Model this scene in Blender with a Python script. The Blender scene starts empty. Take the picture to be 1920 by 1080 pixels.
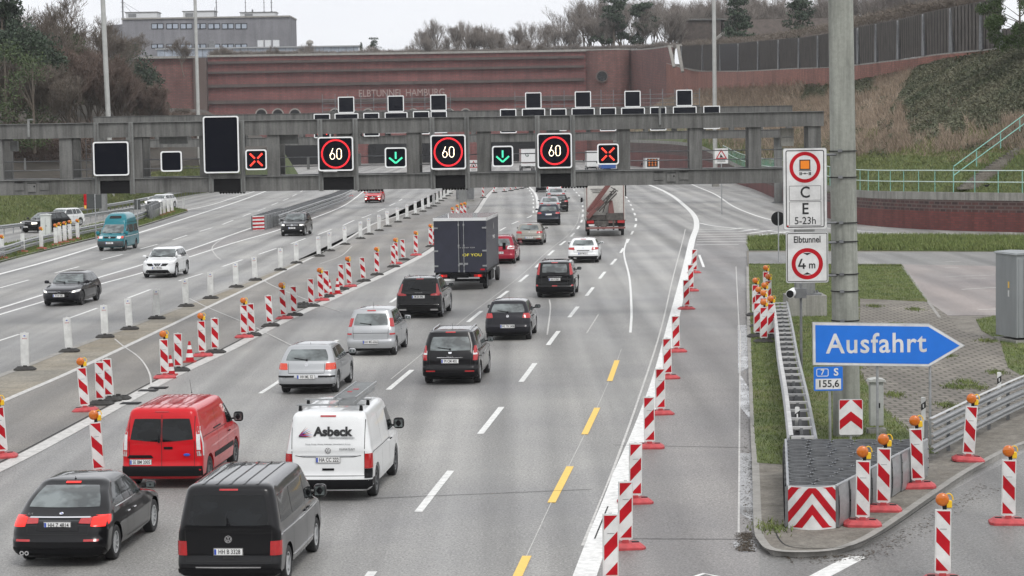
import bpy, bmesh, math, random
import numpy as np
from mathutils import Vector, Matrix
from mathutils.bvhtree import BVHTree
random.seed(7); RNG = np.random.default_rng(11)
C = bpy.context.scene.collection
PI = math.pi
HAZE = 0.00012
# ---------------------------------------------------------------- camera
F_PX = 4300.0; CAM_H = 7.8
TH = math.atan(300.0/F_PX); PH = math.radians(0.93)
cF = Vector((0, math.cos(TH), -math.sin(TH)))
cU0 = Vector((0, math.sin(TH), math.cos(TH))); cR0 = Vector((1, 0, 0))
cR = cR0*math.cos(PH) - cU0*math.sin(PH); cU = cU0*math.cos(PH) + cR0*math.sin(PH)
cam_data = bpy.data.cameras.new('camera'); cam = bpy.data.objects.new('camera', cam_data); C.objects.link(cam)
M = Matrix.Identity(4)
for i in range(3):
    M[i][0] = cR[i]; M[i][1] = cU[i]; M[i][2] = -cF[i]
M[2][3] = CAM_H
cam.matrix_world = M
cam_data.sensor_width = 36.0; cam_data.lens = 36.0*F_PX/1920.0
cam_data.clip_start = 0.5; cam_data.clip_end = 4000
bpy.context.scene.camera = cam
# ---------------------------------------------------------------- sky, sun, exposure
world = bpy.data.worlds.new('World'); bpy.context.scene.world = world; world.use_nodes = True
nt = world.node_tree; nt.nodes.clear()
o_ = nt.nodes.new('ShaderNodeOutputWorld'); bg = nt.nodes.new('ShaderNodeBackground')
sky = nt.nodes.new('ShaderNodeTexSky'); sky.sky_type = 'NISHITA'; sky.sun_disc = False
sky.sun_elevation = math.radians(52); sky.sun_rotation = math.radians(160)
sky.dust_density = 4.0; sky.air_density = 1.0
hs = nt.nodes.new('ShaderNodeHueSaturation'); hs.inputs['Saturation'].default_value = 0.10
mixn = nt.nodes.new('ShaderNodeMix'); mixn.data_type = 'RGBA'; mixn.inputs['Factor'].default_value = 0.72
tc = nt.nodes.new('ShaderNodeTexCoord'); mp = nt.nodes.new('ShaderNodeMapping'); mp.inputs['Scale'].default_value = (1, 1, 5)
nz = nt.nodes.new('ShaderNodeTexNoise'); nz.inputs['Scale'].default_value = 3.0; nz.inputs['Detail'].default_value = 6
cr = nt.nodes.new('ShaderNodeValToRGB')
cr.color_ramp.elements[0].position = .3; cr.color_ramp.elements[0].color = (7.9, 8.1, 8.6, 1)
cr.color_ramp.elements[1].position = .75; cr.color_ramp.elements[1].color = (9.8, 9.9, 10.1, 1)
nt.links.new(tc.outputs['Generated'], mp.inputs['Vector']); nt.links.new(mp.outputs['Vector'], nz.inputs['Vector'])
nt.links.new(nz.outputs['Fac'], cr.inputs['Fac'])
nt.links.new(sky.outputs['Color'], hs.inputs['Color']); nt.links.new(hs.outputs['Color'], mixn.inputs['A'])
nt.links.new(cr.outputs['Color'], mixn.inputs['B']); nt.links.new(mixn.outputs['Result'], bg.inputs['Color'])
bg.inputs['Strength'].default_value = 0.10
nt.links.new(bg.outputs['Background'], o_.inputs['Surface'])
sd = bpy.data.lights.new('sun', 'SUN'); sd.energy = 0.9; sd.angle = math.radians(18); sd.color = (1.0, .97, .93)
sun = bpy.data.objects.new('sun', sd); C.objects.link(sun)
sun.rotation_euler = (math.radians(38), 0, math.radians(20))
vs = bpy.context.scene.view_settings
vs.view_transform = 'Standard'; vs.look = 'None'; vs.gamma = 1; vs.use_curve_mapping = False
vs.exposure = 0.58
# ---------------------------------------------------------------- pixel <-> world
def ray(px, py): return cF + cR*((px-960)/F_PX) - cU*((py-540)/F_PX)
def g(px, py, z=0.0):
    d = ray(px, py); t = (z-CAM_H)/d.z
    return Vector((d.x*t, d.y*t, z))
def at(px, py, Y):
    d = ray(px, py); t = Y/d.y
    return Vector((d.x*t, Y, CAM_H + d.z*t))
def fl(px, Y):                      # world x on the flat ground seen at column px at depth Y
    py = 240
    for _ in range(4):
        p = at(px, py, Y); py += p.z*F_PX/Y
    return at(px, py, Y).x
# ---------------------------------------------------------------- materials
MATS = {}
def P(name, col, rough=.6, metal=0., var=.12, scale=4., bump=0., coat=0., emit=0., detail=4, spec=.5, stretch=None, pos=False):
    if name in MATS: return MATS[name]
    m = bpy.data.materials.new(name); m.use_nodes = True; n = m.node_tree; b = n.nodes['Principled BSDF']
    b.inputs['Roughness'].default_value = rough; b.inputs['Metallic'].default_value = metal
    b.inputs['Coat Weight'].default_value = coat; b.inputs['Coat Roughness'].default_value = .04
    if coat >= 1: b.inputs['Coat IOR'].default_value = 1.29
    b.inputs['Specular IOR Level'].default_value = spec
    col4 = (*col, 1)
    if emit > 0:
        b.inputs['Emission Color'].default_value = col4; b.inputs['Emission Strength'].default_value = emit
    if var > 0 or bump > 0:
        t = n.nodes.new('ShaderNodeTexCoord'); no = n.nodes.new('ShaderNodeTexNoise')
        no.inputs['Scale'].default_value = scale; no.inputs['Detail'].default_value = detail; no.inputs['Roughness'].default_value = .65
        if stretch:
            mp = n.nodes.new('ShaderNodeMapping'); mp.inputs['Scale'].default_value = stretch
            n.links.new(t.outputs['Object'], mp.inputs['Vector']); n.links.new(mp.outputs['Vector'], no.inputs['Vector'])
        else: n.links.new(n.nodes.new('ShaderNodeNewGeometry').outputs['Position'] if pos else t.outputs['Object'], no.inputs['Vector'])
        r = n.nodes.new('ShaderNodeValToRGB'); e = r.color_ramp.elements
        e[0].position = .28; e[1].position = .72
        e[0].color = (*[max(0, c*(1-var)) for c in col], 1); e[1].color = (*[min(1, c*(1+var)) for c in col], 1)
        n.links.new(no.outputs['Fac'], r.inputs['Fac']); n.links.new(r.outputs['Color'], b.inputs['Base Color'])
        if bump > 0:
            bu = n.nodes.new('ShaderNodeBump'); bu.inputs['Strength'].default_value = bump; bu.inputs['Distance'].default_value = .05
            n.links.new(no.outputs['Fac'], bu.inputs['Height']); n.links.new(bu.outputs['Normal'], b.inputs['Normal'])
    else: b.inputs['Base Color'].default_value = col4
    MATS[name] = m; return m
class NG:                             # tiny node-graph helper for the richer surface materials
    def __init__(s, name, rough=.8):
        s.m = bpy.data.materials.new(name); s.m.use_nodes = True; s.n = s.m.node_tree
        s.b = s.n.nodes['Principled BSDF']; s.b.inputs['Roughness'].default_value = rough; MATS[name] = s.m
        s.t = s.n.nodes.new('ShaderNodeTexCoord')
    def L(s, a, b): s.n.links.new(a, b)
    def map(s, src='Object', scale=(1, 1, 1), rot=(0, 0, 0)):
        m = s.n.nodes.new('ShaderNodeMapping'); m.inputs['Scale'].default_value = scale; m.inputs['Rotation'].default_value = rot
        s.L(s.t.outputs[src], m.inputs['Vector']); return m.outputs['Vector']
    def noise(s, vec, scale, detail=5, rough=.6):
        n = s.n.nodes.new('ShaderNodeTexNoise'); n.inputs['Scale'].default_value = scale; n.inputs['Detail'].default_value = detail
        n.inputs['Roughness'].default_value = rough; s.L(vec, n.inputs['Vector']); return n.outputs['Fac']
    def ramp(s, fac, stops):
        r = s.n.nodes.new('ShaderNodeValToRGB'); e = r.color_ramp.elements
        while len(e) < len(stops): e.new(.5)
        for q, (p, c) in zip(e, stops): q.position = p; q.color = (*c, 1) if len(c) == 3 else c
        s.L(fac, r.inputs['Fac']); return r.outputs['Color']
    def mix(s, a, b, fac=1.0, mode='MULTIPLY'):
        m = s.n.nodes.new('ShaderNodeMix'); m.data_type = 'RGBA'; m.blend_type = mode
        if isinstance(fac, float): m.inputs['Factor'].default_value = fac
        else: s.L(fac, m.inputs['Factor'])
        for k, v in (('A', a), ('B', b)):
            if isinstance(v, tuple): m.inputs[k].default_value = (*v, 1)
            else: s.L(v, m.inputs[k])
        return m.outputs['Result']
    def out(s, col, bump=None, bs=.3, dist=.02, rough=None):
        s.L(col, s.b.inputs['Base Color'])
        if rough is not None: s.L(rough, s.b.inputs['Roughness'])
        if bump is not None:
            bu = s.n.nodes.new('ShaderNodeBump'); bu.inputs['Strength'].default_value = bs; bu.inputs['Distance'].default_value = dist
            s.L(bump, bu.inputs['Height']); s.L(bu.outputs['Normal'], s.b.inputs['Normal'])
        return s.m
G1 = lambda v: (v, v, v)
def asphalt(name, base, streak=.25, rot=-.085):
    k = NG(name, .62)
    o = k.map('Object'); st = k.map('Object', (1.0, .018, 1), (0, 0, -rot)); st2 = k.map('Object', (.35, .05, 1), (0, 0, -rot))
    fine = k.noise(o, 22., 4, .8); grain = k.noise(o, 8., 5, .85); big = k.noise(o, .12, 5, .6); s1 = k.noise(st, .75, 2, .5); s2 = k.noise(st2, .9, 4, .6)
    c = k.ramp(fine, [(.36, tuple(v*.5 for v in base)), (.5, base), (.64, tuple(v*1.55 for v in base))])
    c = k.mix(c, k.ramp(grain, [(.34, G1(.78)), (.66, G1(1.2))]))
    c = k.mix(c, k.ramp(big, [(.32, (.78, .78, .79)), (.68, (1.17, 1.16, 1.12))]))
    c = k.mix(c, k.ramp(s1, [(.36, G1(1-streak)), (.62, G1(1+streak*.4))]))
    c = k.mix(c, k.ramp(s2, [(.38, G1(.88)), (.62, G1(1.06))]))
    wv = k.n.nodes.new('ShaderNodeTexWave'); wv.inputs['Scale'].default_value = .1675; wv.inputs['Distortion'].default_value = 1.6; wv.inputs['Detail'].default_value = 2; wv.inputs['Detail Scale'].default_value = .6; k.L(k.map('Object', (1., .04, 1), (0, 0, -rot)), wv.inputs['Vector'])
    c = k.mix(c, k.ramp(wv.outputs['Fac'], [(.15, G1(1.05)), (.85, G1(.86))]))
    r = k.ramp(s2, [(.35, G1(.42)), (.65, G1(.72))])
    return k.out(c, fine, .35, .01, r)
ASPH = asphalt('asphalt', (.268, .264, .256), .3)
ASPH2 = asphalt('shoulder_asphalt', (.215, .205, .20), .15)
ASPH3 = asphalt('exit_asphalt', (.185, .182, .176), .2)
def ground_mat(name, cols, sc=(.25, 1.5, 9.), rough=.9, bs=.4):
    k = NG(name, rough); o = k.map('Object')
    a = k.noise(o, sc[0], 5); b = k.noise(o, sc[1], 5, .7); f = k.noise(o, sc[2], 4, .8)
    c = k.ramp(a, [(.32+.36*i/(len(cols)-1), q) for i, q in enumerate(cols)])
    c = k.mix(c, k.ramp(b, [(.3, G1(.72)), (.7, G1(1.22))])); c = k.mix(c, k.ramp(f, [(.3, G1(.6)), (.7, G1(1.35))]))
    return k.out(c, f, bs, .05)
STRIP_A = ground_mat('median_sand', [(.21, .18, .13), (.26, .235, .19), (.19, .18, .155)], (.15, .9, 9))
STRIP_B = asphalt('median_asphalt', (.185, .174, .16), .12)
GRASS = ground_mat('grass_soil', [(.075, .10, .028), (.10, .125, .038), (.12, .105, .05)], (.3, 1.8, 9))
GRASSB = ground_mat('bank_grass', [(.055, .085, .022), (.085, .115, .034), (.10, .095, .045)], (.1, .7, 5))
SCRUB = ground_mat('dry_scrub', [(.12, .095, .06), (.16, .115, .075), (.085, .075, .045)], (.1, .8, 6))
SOIL = ground_mat('woodland_soil', [(.035, .03, .022), (.055, .044, .033)], (.1, .7, 5))
DIRT = ground_mat('dirty_paving', [(.13, .115, .095), (.19, .175, .15), (.10, .088, .07)], (.4, 2.5, 12))
def brick(name, c1, c2, mortar, bw=.5, bh=.16, msize=.012, off=.5, dirt=.3):
    k = NG(name, .85); v = k.map('UV')
    br = k.n.nodes.new('ShaderNodeTexBrick'); br.inputs['Scale'].default_value = 1
    br.inputs['Brick Width'].default_value = bw; br.inputs['Row Height'].default_value = bh; br.inputs['Mortar Size'].default_value = msize
    br.inputs['Color1'].default_value = (*c1, 1); br.inputs['Color2'].default_value = (*c2, 1); br.inputs['Mortar'].default_value = (*mortar, 1)
    br.offset = off; k.L(v, br.inputs['Vector'])
    n = k.noise(v, .12, 6, .65); n2 = k.noise(k.map('UV', (2.2, .25, 1)), .5, 5)
    c = k.mix(br.outputs['Color'], k.ramp(n, [(.3, G1(1-dirt)), (.7, G1(1+dirt*.5))]))
    c = k.mix(c, k.ramp(n2, [(.35, G1(1-dirt*.7)), (.6, G1(1.05))]))
    return k.out(c)
BRICK = brick('red_clinker_brick', (.27, .078, .073), (.20, .058, .055), (.15, .078, .073), .9, .36, .10)
BRICKD = brick('brown_brick', (.25, .088, .078), (.175, .063, .056), (.11, .08, .07), .9, .36, .08)
BRICKR = brick('ramp_wall_brick', (.185, .05, .042), (.13, .036, .034), (.10, .05, .045), .42, .17, .02, dirt=.35)
BRICKK = brick('dark_clinker_band', (.11, .045, .04), (.045, .026, .026), (.12, .09, .08), .6, .26, .05, dirt=.3)
BRICKU = brick('upper_wall_brick', (.32, .125, .09), (.23, .09, .065), (.16, .10, .085), .5, .2, .02, dirt=.35)
PAVE = brick('grey_block_paving', (.235, .21, .18), (.185, .165, .142), (.085, .08, .06), .42, .42, .045, .5, .3)
def concrete(name, base, sc=1.0, streak=.35):
    k = NG(name, .85); o = k.map('Object', (sc, sc, sc)); v = k.map('Object', (1.6*sc, 1.6*sc, .12*sc))
    a = k.noise(o, .6, 6, .65); b = k.noise(v, 2.2, 5, .7); f = k.noise(o, 14, 4, .7)
    c = k.ramp(a, [(.3, tuple(x*.78 for x in base)), (.7, tuple(x*1.18 for x in base))])
    c = k.mix(c, k.ramp(b, [(.36, G1(1-streak)), (.6, G1(1.08))])); c = k.mix(c, k.ramp(f, [(.3, G1(.86)), (.7, G1(1.1))]))
    return k.out(c, f, .2, .01)
GANT = concrete('weathered_gantry_paint', (.142, .142, .136), 1.0, .42)
GANTL = concrete('light_gantry_steel', (.20, .205, .20), 1.0, .2)
CONC = concrete('weathered_concrete', (.27, .265, .24), 1.0, .35)
POLE = concrete('mossy_concrete', (.29, .30, .265), .8, .38)
OFFICE = concrete('office_concrete', (.20, .20, .215), .15, .15)
FENCE = concrete('dark_fence_boards', (.105, .093, .083), 1.5, .5)
KERB = concrete('kerb_stone', (.27, .26, .24), 2., .1)
WHITEP = P('white_road_paint', (.66, .66, .64), .55, var=.30, scale=6, detail=8)
WORN = P('worn_road_paint', (.47, .46, .44), .6, var=.35, scale=5, detail=8)
YELP = P('yellow_road_paint', (.78, .50, .085), .5, var=.08, scale=8)
BLKG = P('matt_black', (.009, .009, .010), .6, var=.1, spec=.2)
WSTEEL = P('weathered_white_steel', (.46, .46, .45), .5, .1, var=.2, scale=3)
SCREEN = P('dark_display', (.0045, .0055, .010), .3, var=.0, spec=.15)
FRAME = P('white_frame', (.78, .79, .79), .4, var=.06, scale=6)
GALV = P('galvanised_steel', (.36, .37, .375), .45, .55, var=.18, scale=3, stretch=(1, 1, 3))
MASTM = P('pale_mast', (.40, .405, .39), .6, .1, var=.12, scale=1.5)
GALVD = P('dull_steel', (.17, .175, .18), .55, .4, var=.25, scale=3)
REDREF = P('red_reflective', (.40, .008, .016), .4, var=.28, scale=2.2, detail=8, spec=.2, pos=True)
WHREF = P('white_reflective', (.62, .62, .61), .35, var=.22, scale=2.2, detail=8, pos=True)
WHBACK = P('white_plastic', (.60, .605, .59), .45, var=.26, scale=2.5, detail=8, pos=True)
REDPL = P('faded_red_plastic', (.40, .05, .055), .55, var=.28, scale=6)
BLKRUB = P('recycled_rubber', (.032, .03, .028), .8, var=.45, scale=14, bump=.3)
AMBER = P('amber_lens', (.52, .125, .004), .18, var=.12, scale=20, coat=.6)
YELPL = P('yellow_plastic', (.78, .48, .015), .35, var=.08)
RUB = P('tyre_rubber', (.022, .022, .023), .75, var=.2, scale=12)
ALLOY = P('alloy', (.58, .59, .60), .35, .45, var=.1)
ALLOYD = P('dark_alloy', (.10, .10, .105), .35, .7, var=.1)
CHROME = P('chrome', (.75, .75, .76), .12, 1., var=0)
def glass(name, col, rough=.05, spec=.6):
    k = NG(name, rough); o = k.map('Object', (1.2, 1.2, 2.2)); a = k.noise(o, 1.4, 3, .5)
    c = k.ramp(a, [(.4, tuple(v*.5 for v in col)), (.62, tuple(v*1.7 for v in col))])
    k.b.inputs['Specular IOR Level'].default_value = spec; return k.out(c)
GLASS = glass('car_glass', (.032, .036, .038))
GLASSL = glass('light_car_glass', (.10, .115, .115), .06, .9)
GLASSK = glass('tinted_glass', (.006, .007, .008), .05, .3)
PLAST = P('black_plastic', (.007, .007, .008), .5, var=.12, spec=.15)
UNDER = P('wheel_well', (.008, .008, .008), .9, var=0)
TAIL = P('red_lens', (.38, .012, .014), .12, var=.15, scale=14, coat=.7)
TAILO = P('orange_red_lens', (.62, .05, .018), .15, var=.1, scale=14, coat=.6)
TAILLIT = P('lit_brake_lens', (.85, .02, .012), .2, var=0, emit=.35)
CLEARL = P('clear_lens', (.62, .62, .62), .12, var=.15, scale=16, coat=.8)
HEADLIT = P('lit_headlamp', (1, .93, .80), .2, var=0, emit=1.6)
SEAM = P('panel_gap', (.012, .012, .012), .8, var=0)
PLATE = P('plate_white', (.74, .74, .73), .4, var=.03)
EUBLUE = P('plate_blue', (.02, .07, .42), .4, var=0)
INK = P('black_print', (.012, .012, .013), .5, var=0)
def paint(name, col, metal=0., rough=.35, coat=1.): return P(name, col, rough, metal, var=.05, scale=2, coat=coat, spec=.12)
PK = paint('black_paint', (.0045, .0045, .005), 0, .25); PKM = paint('dark_grey_paint', (.0065, .0065, .0075), .0, .3)
PWH = paint('white_paint', (.70, .71, .71)); PSIL = paint('silver_paint', (.40, .41, .42), .45, .35)
PRED = paint('red_paint', (.50, .008, .014)); PREDD = paint('dark_red_paint', (.27, .012, .03), .1)
PTEAL = paint('teal_paint', (.012, .155, .19)); PBEI = paint('greybeige_paint', (.25, .24, .215), .4, .35)
PBLUE = paint('navy_paint', (.02, .024, .035), .1); PANTH = paint('anthracite_paint', (.012, .012, .016), .1, .3); POFF = PWH
# ---------------------------------------------------------------- mesh building
class MB:
    def __init__(s): s.v = []; s.f = []; s.mi = []; s.mats = []; s.uv = None
    def _m(s, m):
        if m not in s.mats: s.mats.append(m)
        return s.mats.index(m)
    def add(s, vs, fs, m=None):
        o = len(s.v); s.v += [tuple(v) for v in vs]; k = s._m(m)
        for f in fs: s.f.append(tuple(i+o for i in f)); s.mi.append(k)
        return s
    def box(s, c, d, m=None, rz=0., rx=0., ry=0., taper=1.0):
        x, y, z = d[0]/2, d[1]/2, d[2]/2; t = taper
        vs = [(-x, -y, -z), (x, -y, -z), (x, y, -z), (-x, y, -z), (-x*t, -y*t, z), (x*t, -y*t, z), (x*t, y*t, z), (-x*t, y*t, z)]
        if rz or rx or ry:
            R = Matrix.Rotation(rz, 3, 'Z') @ Matrix.Rotation(ry, 3, 'Y') @ Matrix.Rotation(rx, 3, 'X'); vs = [R @ Vector(v) for v in vs]
        vs = [(v[0]+c[0], v[1]+c[1], v[2]+c[2]) for v in vs]
        return s.add(vs, [(0, 3, 2, 1), (4, 5, 6, 7), (0, 1, 5, 4), (1, 2, 6, 5), (2, 3, 7, 6), (3, 0, 4, 7)], m)
    def tube(s, p0, p1, r0, m=None, r1=None, n=8, cap=True):
        r1 = r0 if r1 is None else r1; p0 = Vector(p0); p1 = Vector(p1); d = (p1-p0).normalized()
        u = d.orthogonal().normalized(); w = d.cross(u); vs = []
        for p, r in ((p0, r0), (p1, r1)):
            for i in range(n): a = 2*PI*i/n; vs.append(p + (u*math.cos(a)+w*math.sin(a))*r)
        fs = [(i, (i+1) % n, n+(i+1) % n, n+i) for i in range(n)]
        if cap: fs += [tuple(range(n-1, -1, -1)), tuple(range(n, 2*n))]
        return s.add(vs, fs, m)
    def path(s, pts, r, m=None, n=6):
        for a, b in zip(pts[:-1], pts[1:]): s.tube(a, b, r, m, n=n)
        return s
    def prism(s, poly, z0, z1, m=None, ax='z'):       # polygon (2D) extruded; ax z: (x,y), y: (x,z) extruded along y, x: (y,z) extruded along x
        n = len(poly)
        f3 = {'z': lambda p, t: (p[0], p[1], t), 'y': lambda p, t: (p[0], t, p[1]), 'x': lambda p, t: (t, p[0], p[1])}[ax]
        vs = [f3(p, z0) for p in poly] + [f3(p, z1) for p in poly]
        fs = [tuple(range(n-1, -1, -1)), tuple(range(n, 2*n))] + [(i, (i+1) % n, n+(i+1) % n, n+i) for i in range(n)]
        return s.add(vs, fs, m)
    def lathe(s, prof, m=None, n=20, ax='z', c=(0, 0, 0)):  # prof: (r, h)
        vs = []; k = len(prof)
        for i in range(n):
            a = 2*PI*i/n; ca, sa = math.cos(a), math.sin(a)
            for r, h in prof:
                p = (r*ca, r*sa, h) if ax == 'z' else (r*ca, h, r*sa) if ax == 'y' else (h, r*ca, r*sa)
                vs.append((p[0]+c[0], p[1]+c[1], p[2]+c[2]))
        fs = [(i*k+j, ((i+1) % n)*k+j, ((i+1) % n)*k+j+1, i*k+j+1) for i in range(n) for j in range(k-1)]
        return s.add(vs, fs, m)
    def ell(s, c, d, m=None, nu=12, nv=8, p=1.0, rz=0.):   # superellipsoid
        pw = lambda q: math.copysign(abs(q)**p, q); vs = []
        for j in range(nv+1):
            b = -PI/2 + PI*j/nv
            for i in range(nu):
                a = 2*PI*i/nu
                x, y, z = pw(math.cos(b))*pw(math.cos(a))*d[0]/2, pw(math.cos(b))*pw(math.sin(a))*d[1]/2, pw(math.sin(b))*d[2]/2
                vs.append((x*math.cos(rz)-y*math.sin(rz)+c[0], x*math.sin(rz)+y*math.cos(rz)+c[1], z+c[2]))
        fs = [(j*nu+i, j*nu+(i+1) % nu, (j+1)*nu+(i+1) % nu, (j+1)*nu+i) for j in range(nv) for i in range(nu)]
        return s.add(vs, fs, m)
    def rrect(s, c, w, h, r, y0, y1, m=None, n=4):          # rounded rectangle in XZ extruded along Y
        poly = []
        for (sx, sz, a0) in ((1, 1, 0), (-1, 1, PI/2), (-1, -1, PI), (1, -1, 1.5*PI)):
            for i in range(n+1):
                a = a0 + PI/2*i/n; poly.append((c[0]+sx*(w/2-r)+r*math.cos(a), c[1]+sz*(h/2-r)+r*math.sin(a)))
        return s.prism(poly, y0, y1, m, 'y')
    def build(s, name, m=None, parent=None, smooth=None, bevel=0.):
        me = bpy.data.meshes.new(name); me.from_pydata(s.v, [], s.f)
        mats = [x or m for x in s.mats]
        for x in mats: me.materials.append(x)
        me.polygons.foreach_set('material_index', s.mi)
        bm = bmesh.new(); bm.from_mesh(me); bmesh.ops.recalc_face_normals(bm, faces=bm.faces)
        if bevel > 0:
            ed = [e for e in bm.edges if len(e.link_faces) == 2 and e.calc_face_angle(0) > .6]
            bmesh.ops.bevel(bm, geom=ed, offset=bevel, segments=1, affect='EDGES')
        bm.to_mesh(me); bm.free()
        if smooth is not None:
            me.shade_smooth(); me.set_sharp_from_angle(angle=math.radians(smooth))
        o = bpy.data.objects.new(name, me); C.objects.link(o)
        if parent: o.parent = parent
        return o
def E(name, loc=(0, 0, 0), rz=0., label=None, cat=None, group=None):
    o = bpy.data.objects.new(name, None); C.objects.link(o); o.location = loc; o.rotation_euler = (0, 0, rz); o.empty_display_size = .2
    return tag(o, label, cat, group)
def tag(o, label=None, cat=None, group=None, kind=None):
    if label: o['label'] = label
    if cat: o['category'] = cat
    if group: o['group'] = group
    if kind: o['kind'] = kind
    return o
def copy_tree(o, loc=None, rz=None, label=None, parent=None):
    c = o.copy(); C.objects.link(c)
    if parent: c.parent = parent
    if loc is not None: c.location = loc
    if rz is not None: c.rotation_euler = (0, 0, rz)
    if label: c['label'] = label
    for ch in list(o.children): copy_tree(ch, parent=c)
    return c
def mesh_np(name, V, F, m, parent=None, smooth=False, mi=None):  # V (n,3), F (k,3|4)
    me = bpy.data.meshes.new(name); k = F.shape[1]
    me.vertices.add(len(V)); me.vertices.foreach_set('co', V.astype(np.float32).ravel())
    me.loops.add(F.size); me.loops.foreach_set('vertex_index', F.astype(np.int32).ravel())
    me.polygons.add(len(F)); me.polygons.foreach_set('loop_start', np.arange(0, F.size, k, dtype=np.int32))
    if not isinstance(m, (list, tuple)): m = [m]
    for x in m: me.materials.append(x)
    if mi is not None: me.polygons.foreach_set('material_index', mi.astype(np.int32))
    me.update(); me.validate()
    if smooth: me.shade_smooth()
    o = bpy.data.objects.new(name, me); C.objects.link(o)
    if parent: o.parent = parent
    return o
def text(body, size, m, loc, rot, parent, name='lettering', sx=1., ext=.002, bold=0., align='CENTER', sp=1.):
    cu = bpy.data.curves.new(name, 'FONT'); cu.body = body; cu.size = size; cu.extrude = ext; cu.offset = bold; cu.resolution_u = 3
    cu.align_x = align; cu.align_y = 'CENTER'; cu.space_character = sp
    t = bpy.data.objects.new(name, cu); me = bpy.data.meshes.new_from_object(t)
    bpy.data.objects.remove(t); bpy.data.curves.remove(cu); me.materials.clear(); me.materials.append(m); me.name = name
    me.transform(Matrix.Diagonal((sx, 1, 1, 1)))
    o = bpy.data.objects.new(name, me); C.objects.link(o); o.location = loc; o.rotation_euler = rot
    if parent: o.parent = parent
    return o
FACE = (PI/2, 0, 0)        # text standing up, read from -Y
ORD = ['nearest', 'second', 'third', 'fourth', 'fifth', 'sixth', 'seventh', 'eighth', 'ninth', 'tenth', 'eleventh', 'twelfth', 'thirteenth', 'fourteenth', 'fifteenth',
       'sixteenth', 'seventeenth', 'eighteenth', 'nineteenth', 'twentieth', 'twenty-first', 'twenty-second', 'twenty-third', 'twenty-fourth', 'twenty-fifth', 'twenty-sixth',
       'twenty-seventh', 'twenty-eighth', 'twenty-ninth', 'thirtieth', 'thirty-first', 'thirty-second', 'thirty-third', 'thirty-fourth']
def flat(name, pts, m, z=0., kind='structure', uvs=1.):
    me = bpy.data.meshes.new(name); bm = bmesh.new()
    vs = [bm.verts.new((p[0], p[1], z)) for p in pts]; f = bm.faces.new(vs); f.normal_update()
    if f.normal.z < 0: f.normal_flip()
    uv = bm.loops.layers.uv.new('UVMap')
    bmesh.ops.triangulate(bm, faces=bm.faces)
    for f in bm.faces:
        for l in f.loops: l[uv].uv = (l.vert.co.x*uvs, l.vert.co.y*uvs)
    bm.to_mesh(me); bm.free(); me.materials.append(m)
    o = bpy.data.objects.new(name, me); C.objects.link(o)
    return tag(o, kind=kind) if kind else o
def slab(name, pts, m, z0, z1, kind='structure', side=None):
    me = bpy.data.meshes.new(name); bm = bmesh.new(); n = len(pts)
    a = [bm.verts.new((p[0], p[1], z0)) for p in pts]; b = [bm.verts.new((p[0], p[1], z1)) for p in pts]
    t = bm.faces.new(b)
    for i in range(n): q = bm.faces.new((a[i], a[(i+1) % n], b[(i+1) % n], b[i])); q.material_index = 1 if side else 0
    bmesh.ops.recalc_face_normals(bm, faces=bm.faces); t.normal_update()
    if t.normal.z < 0: bmesh.ops.reverse_faces(bm, faces=bm.faces)
    uv = bm.loops.layers.uv.new('UVMap'); bmesh.ops.triangulate(bm, faces=[t])
    for f in bm.faces:
        for l in f.loops: l[uv].uv = (l.vert.co.x, l.vert.co.y+l.vert.co.z)
    bm.to_mesh(me); bm.free(); me.materials.append(m)
    if side: me.materials.append(side)
    o = bpy.data.objects.new(name, me); C.objects.link(o)
    return tag(o, kind=kind) if kind else o
def resample(pts, step):
    out = [Vector(pts[0])]; acc = 0.
    for a, b in zip(pts[:-1], pts[1:]):
        a = Vector(a); b = Vector(b); L = (b-a).length; t = step-acc
        while t < L: out.append(a.lerp(b, t/L)); t += step
        acc = L-(t-step)
    return out
def smoothline(pts, n=6):               # Catmull-Rom through 2D/3D points
    P_ = [Vector(p) for p in pts]; P_ = [P_[0]*2-P_[1]] + P_ + [P_[-1]*2-P_[-2]]; out = []
    for i in range(1, len(P_)-2):
        a, b, c, d = P_[i-1:i+3]
        for k in range(n):
            t = k/n; out.append(.5*((2*b)+(c-a)*t+(2*a-5*b+4*c-d)*t*t+(3*b-a-3*c+d)*t*t*t))
    out.append(P_[-2]); return out
def ribbon(mb, pts, w, z, m, w2=None):
    vs = []; n = len(pts)
    for i, p in enumerate(pts):
        d = (pts[min(i+1, n-1)]-pts[max(i-1, 0)]); nn = Vector((-d.y, d.x)).normalized(); ww = w if w2 is None else w+(w2-w)*i/(n-1)
        vs += [(p.x+nn.x*ww/2, p.y+nn.y*ww/2, z), (p.x-nn.x*ww/2, p.y-nn.y*ww/2, z)]
    mb.add(vs, [(2*i, 2*i+1, 2*i+3, 2*i+2) for i in range(n-1)], m)
def line_at(pts, s):
    for a, b in zip(pts[:-1], pts[1:]):
        L = (b-a).length
        if s <= L: return a.lerp(b, s/L)
        s -= L
    return pts[-1]
def dashes(mb, pts, s0, on, per, w, z, m, end=None):
    T = sum((b-a).length for a, b in zip(pts[:-1], pts[1:])); T = T if end is None else min(T, end); s = s0
    while s < T:
        a = max(s, 0); b = min(s+on, T)
        if b-a > .5: ribbon(mb, [line_at(pts, a+(b-a)*k/4) for k in range(5)], w, z, m)
        s += per
def ext(l, Y=14.):
    a, b = l[0], l[1]; d = (a-b)/abs(a.y-b.y); n = max(2, int((a.y-Y)/8)); return [a+d*(a.y-Y)*(1-i/n) for i in range(n)]+l
def G2(pxs, z=0.): return [g(x, y, z).xy for x, y in pxs]
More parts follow.
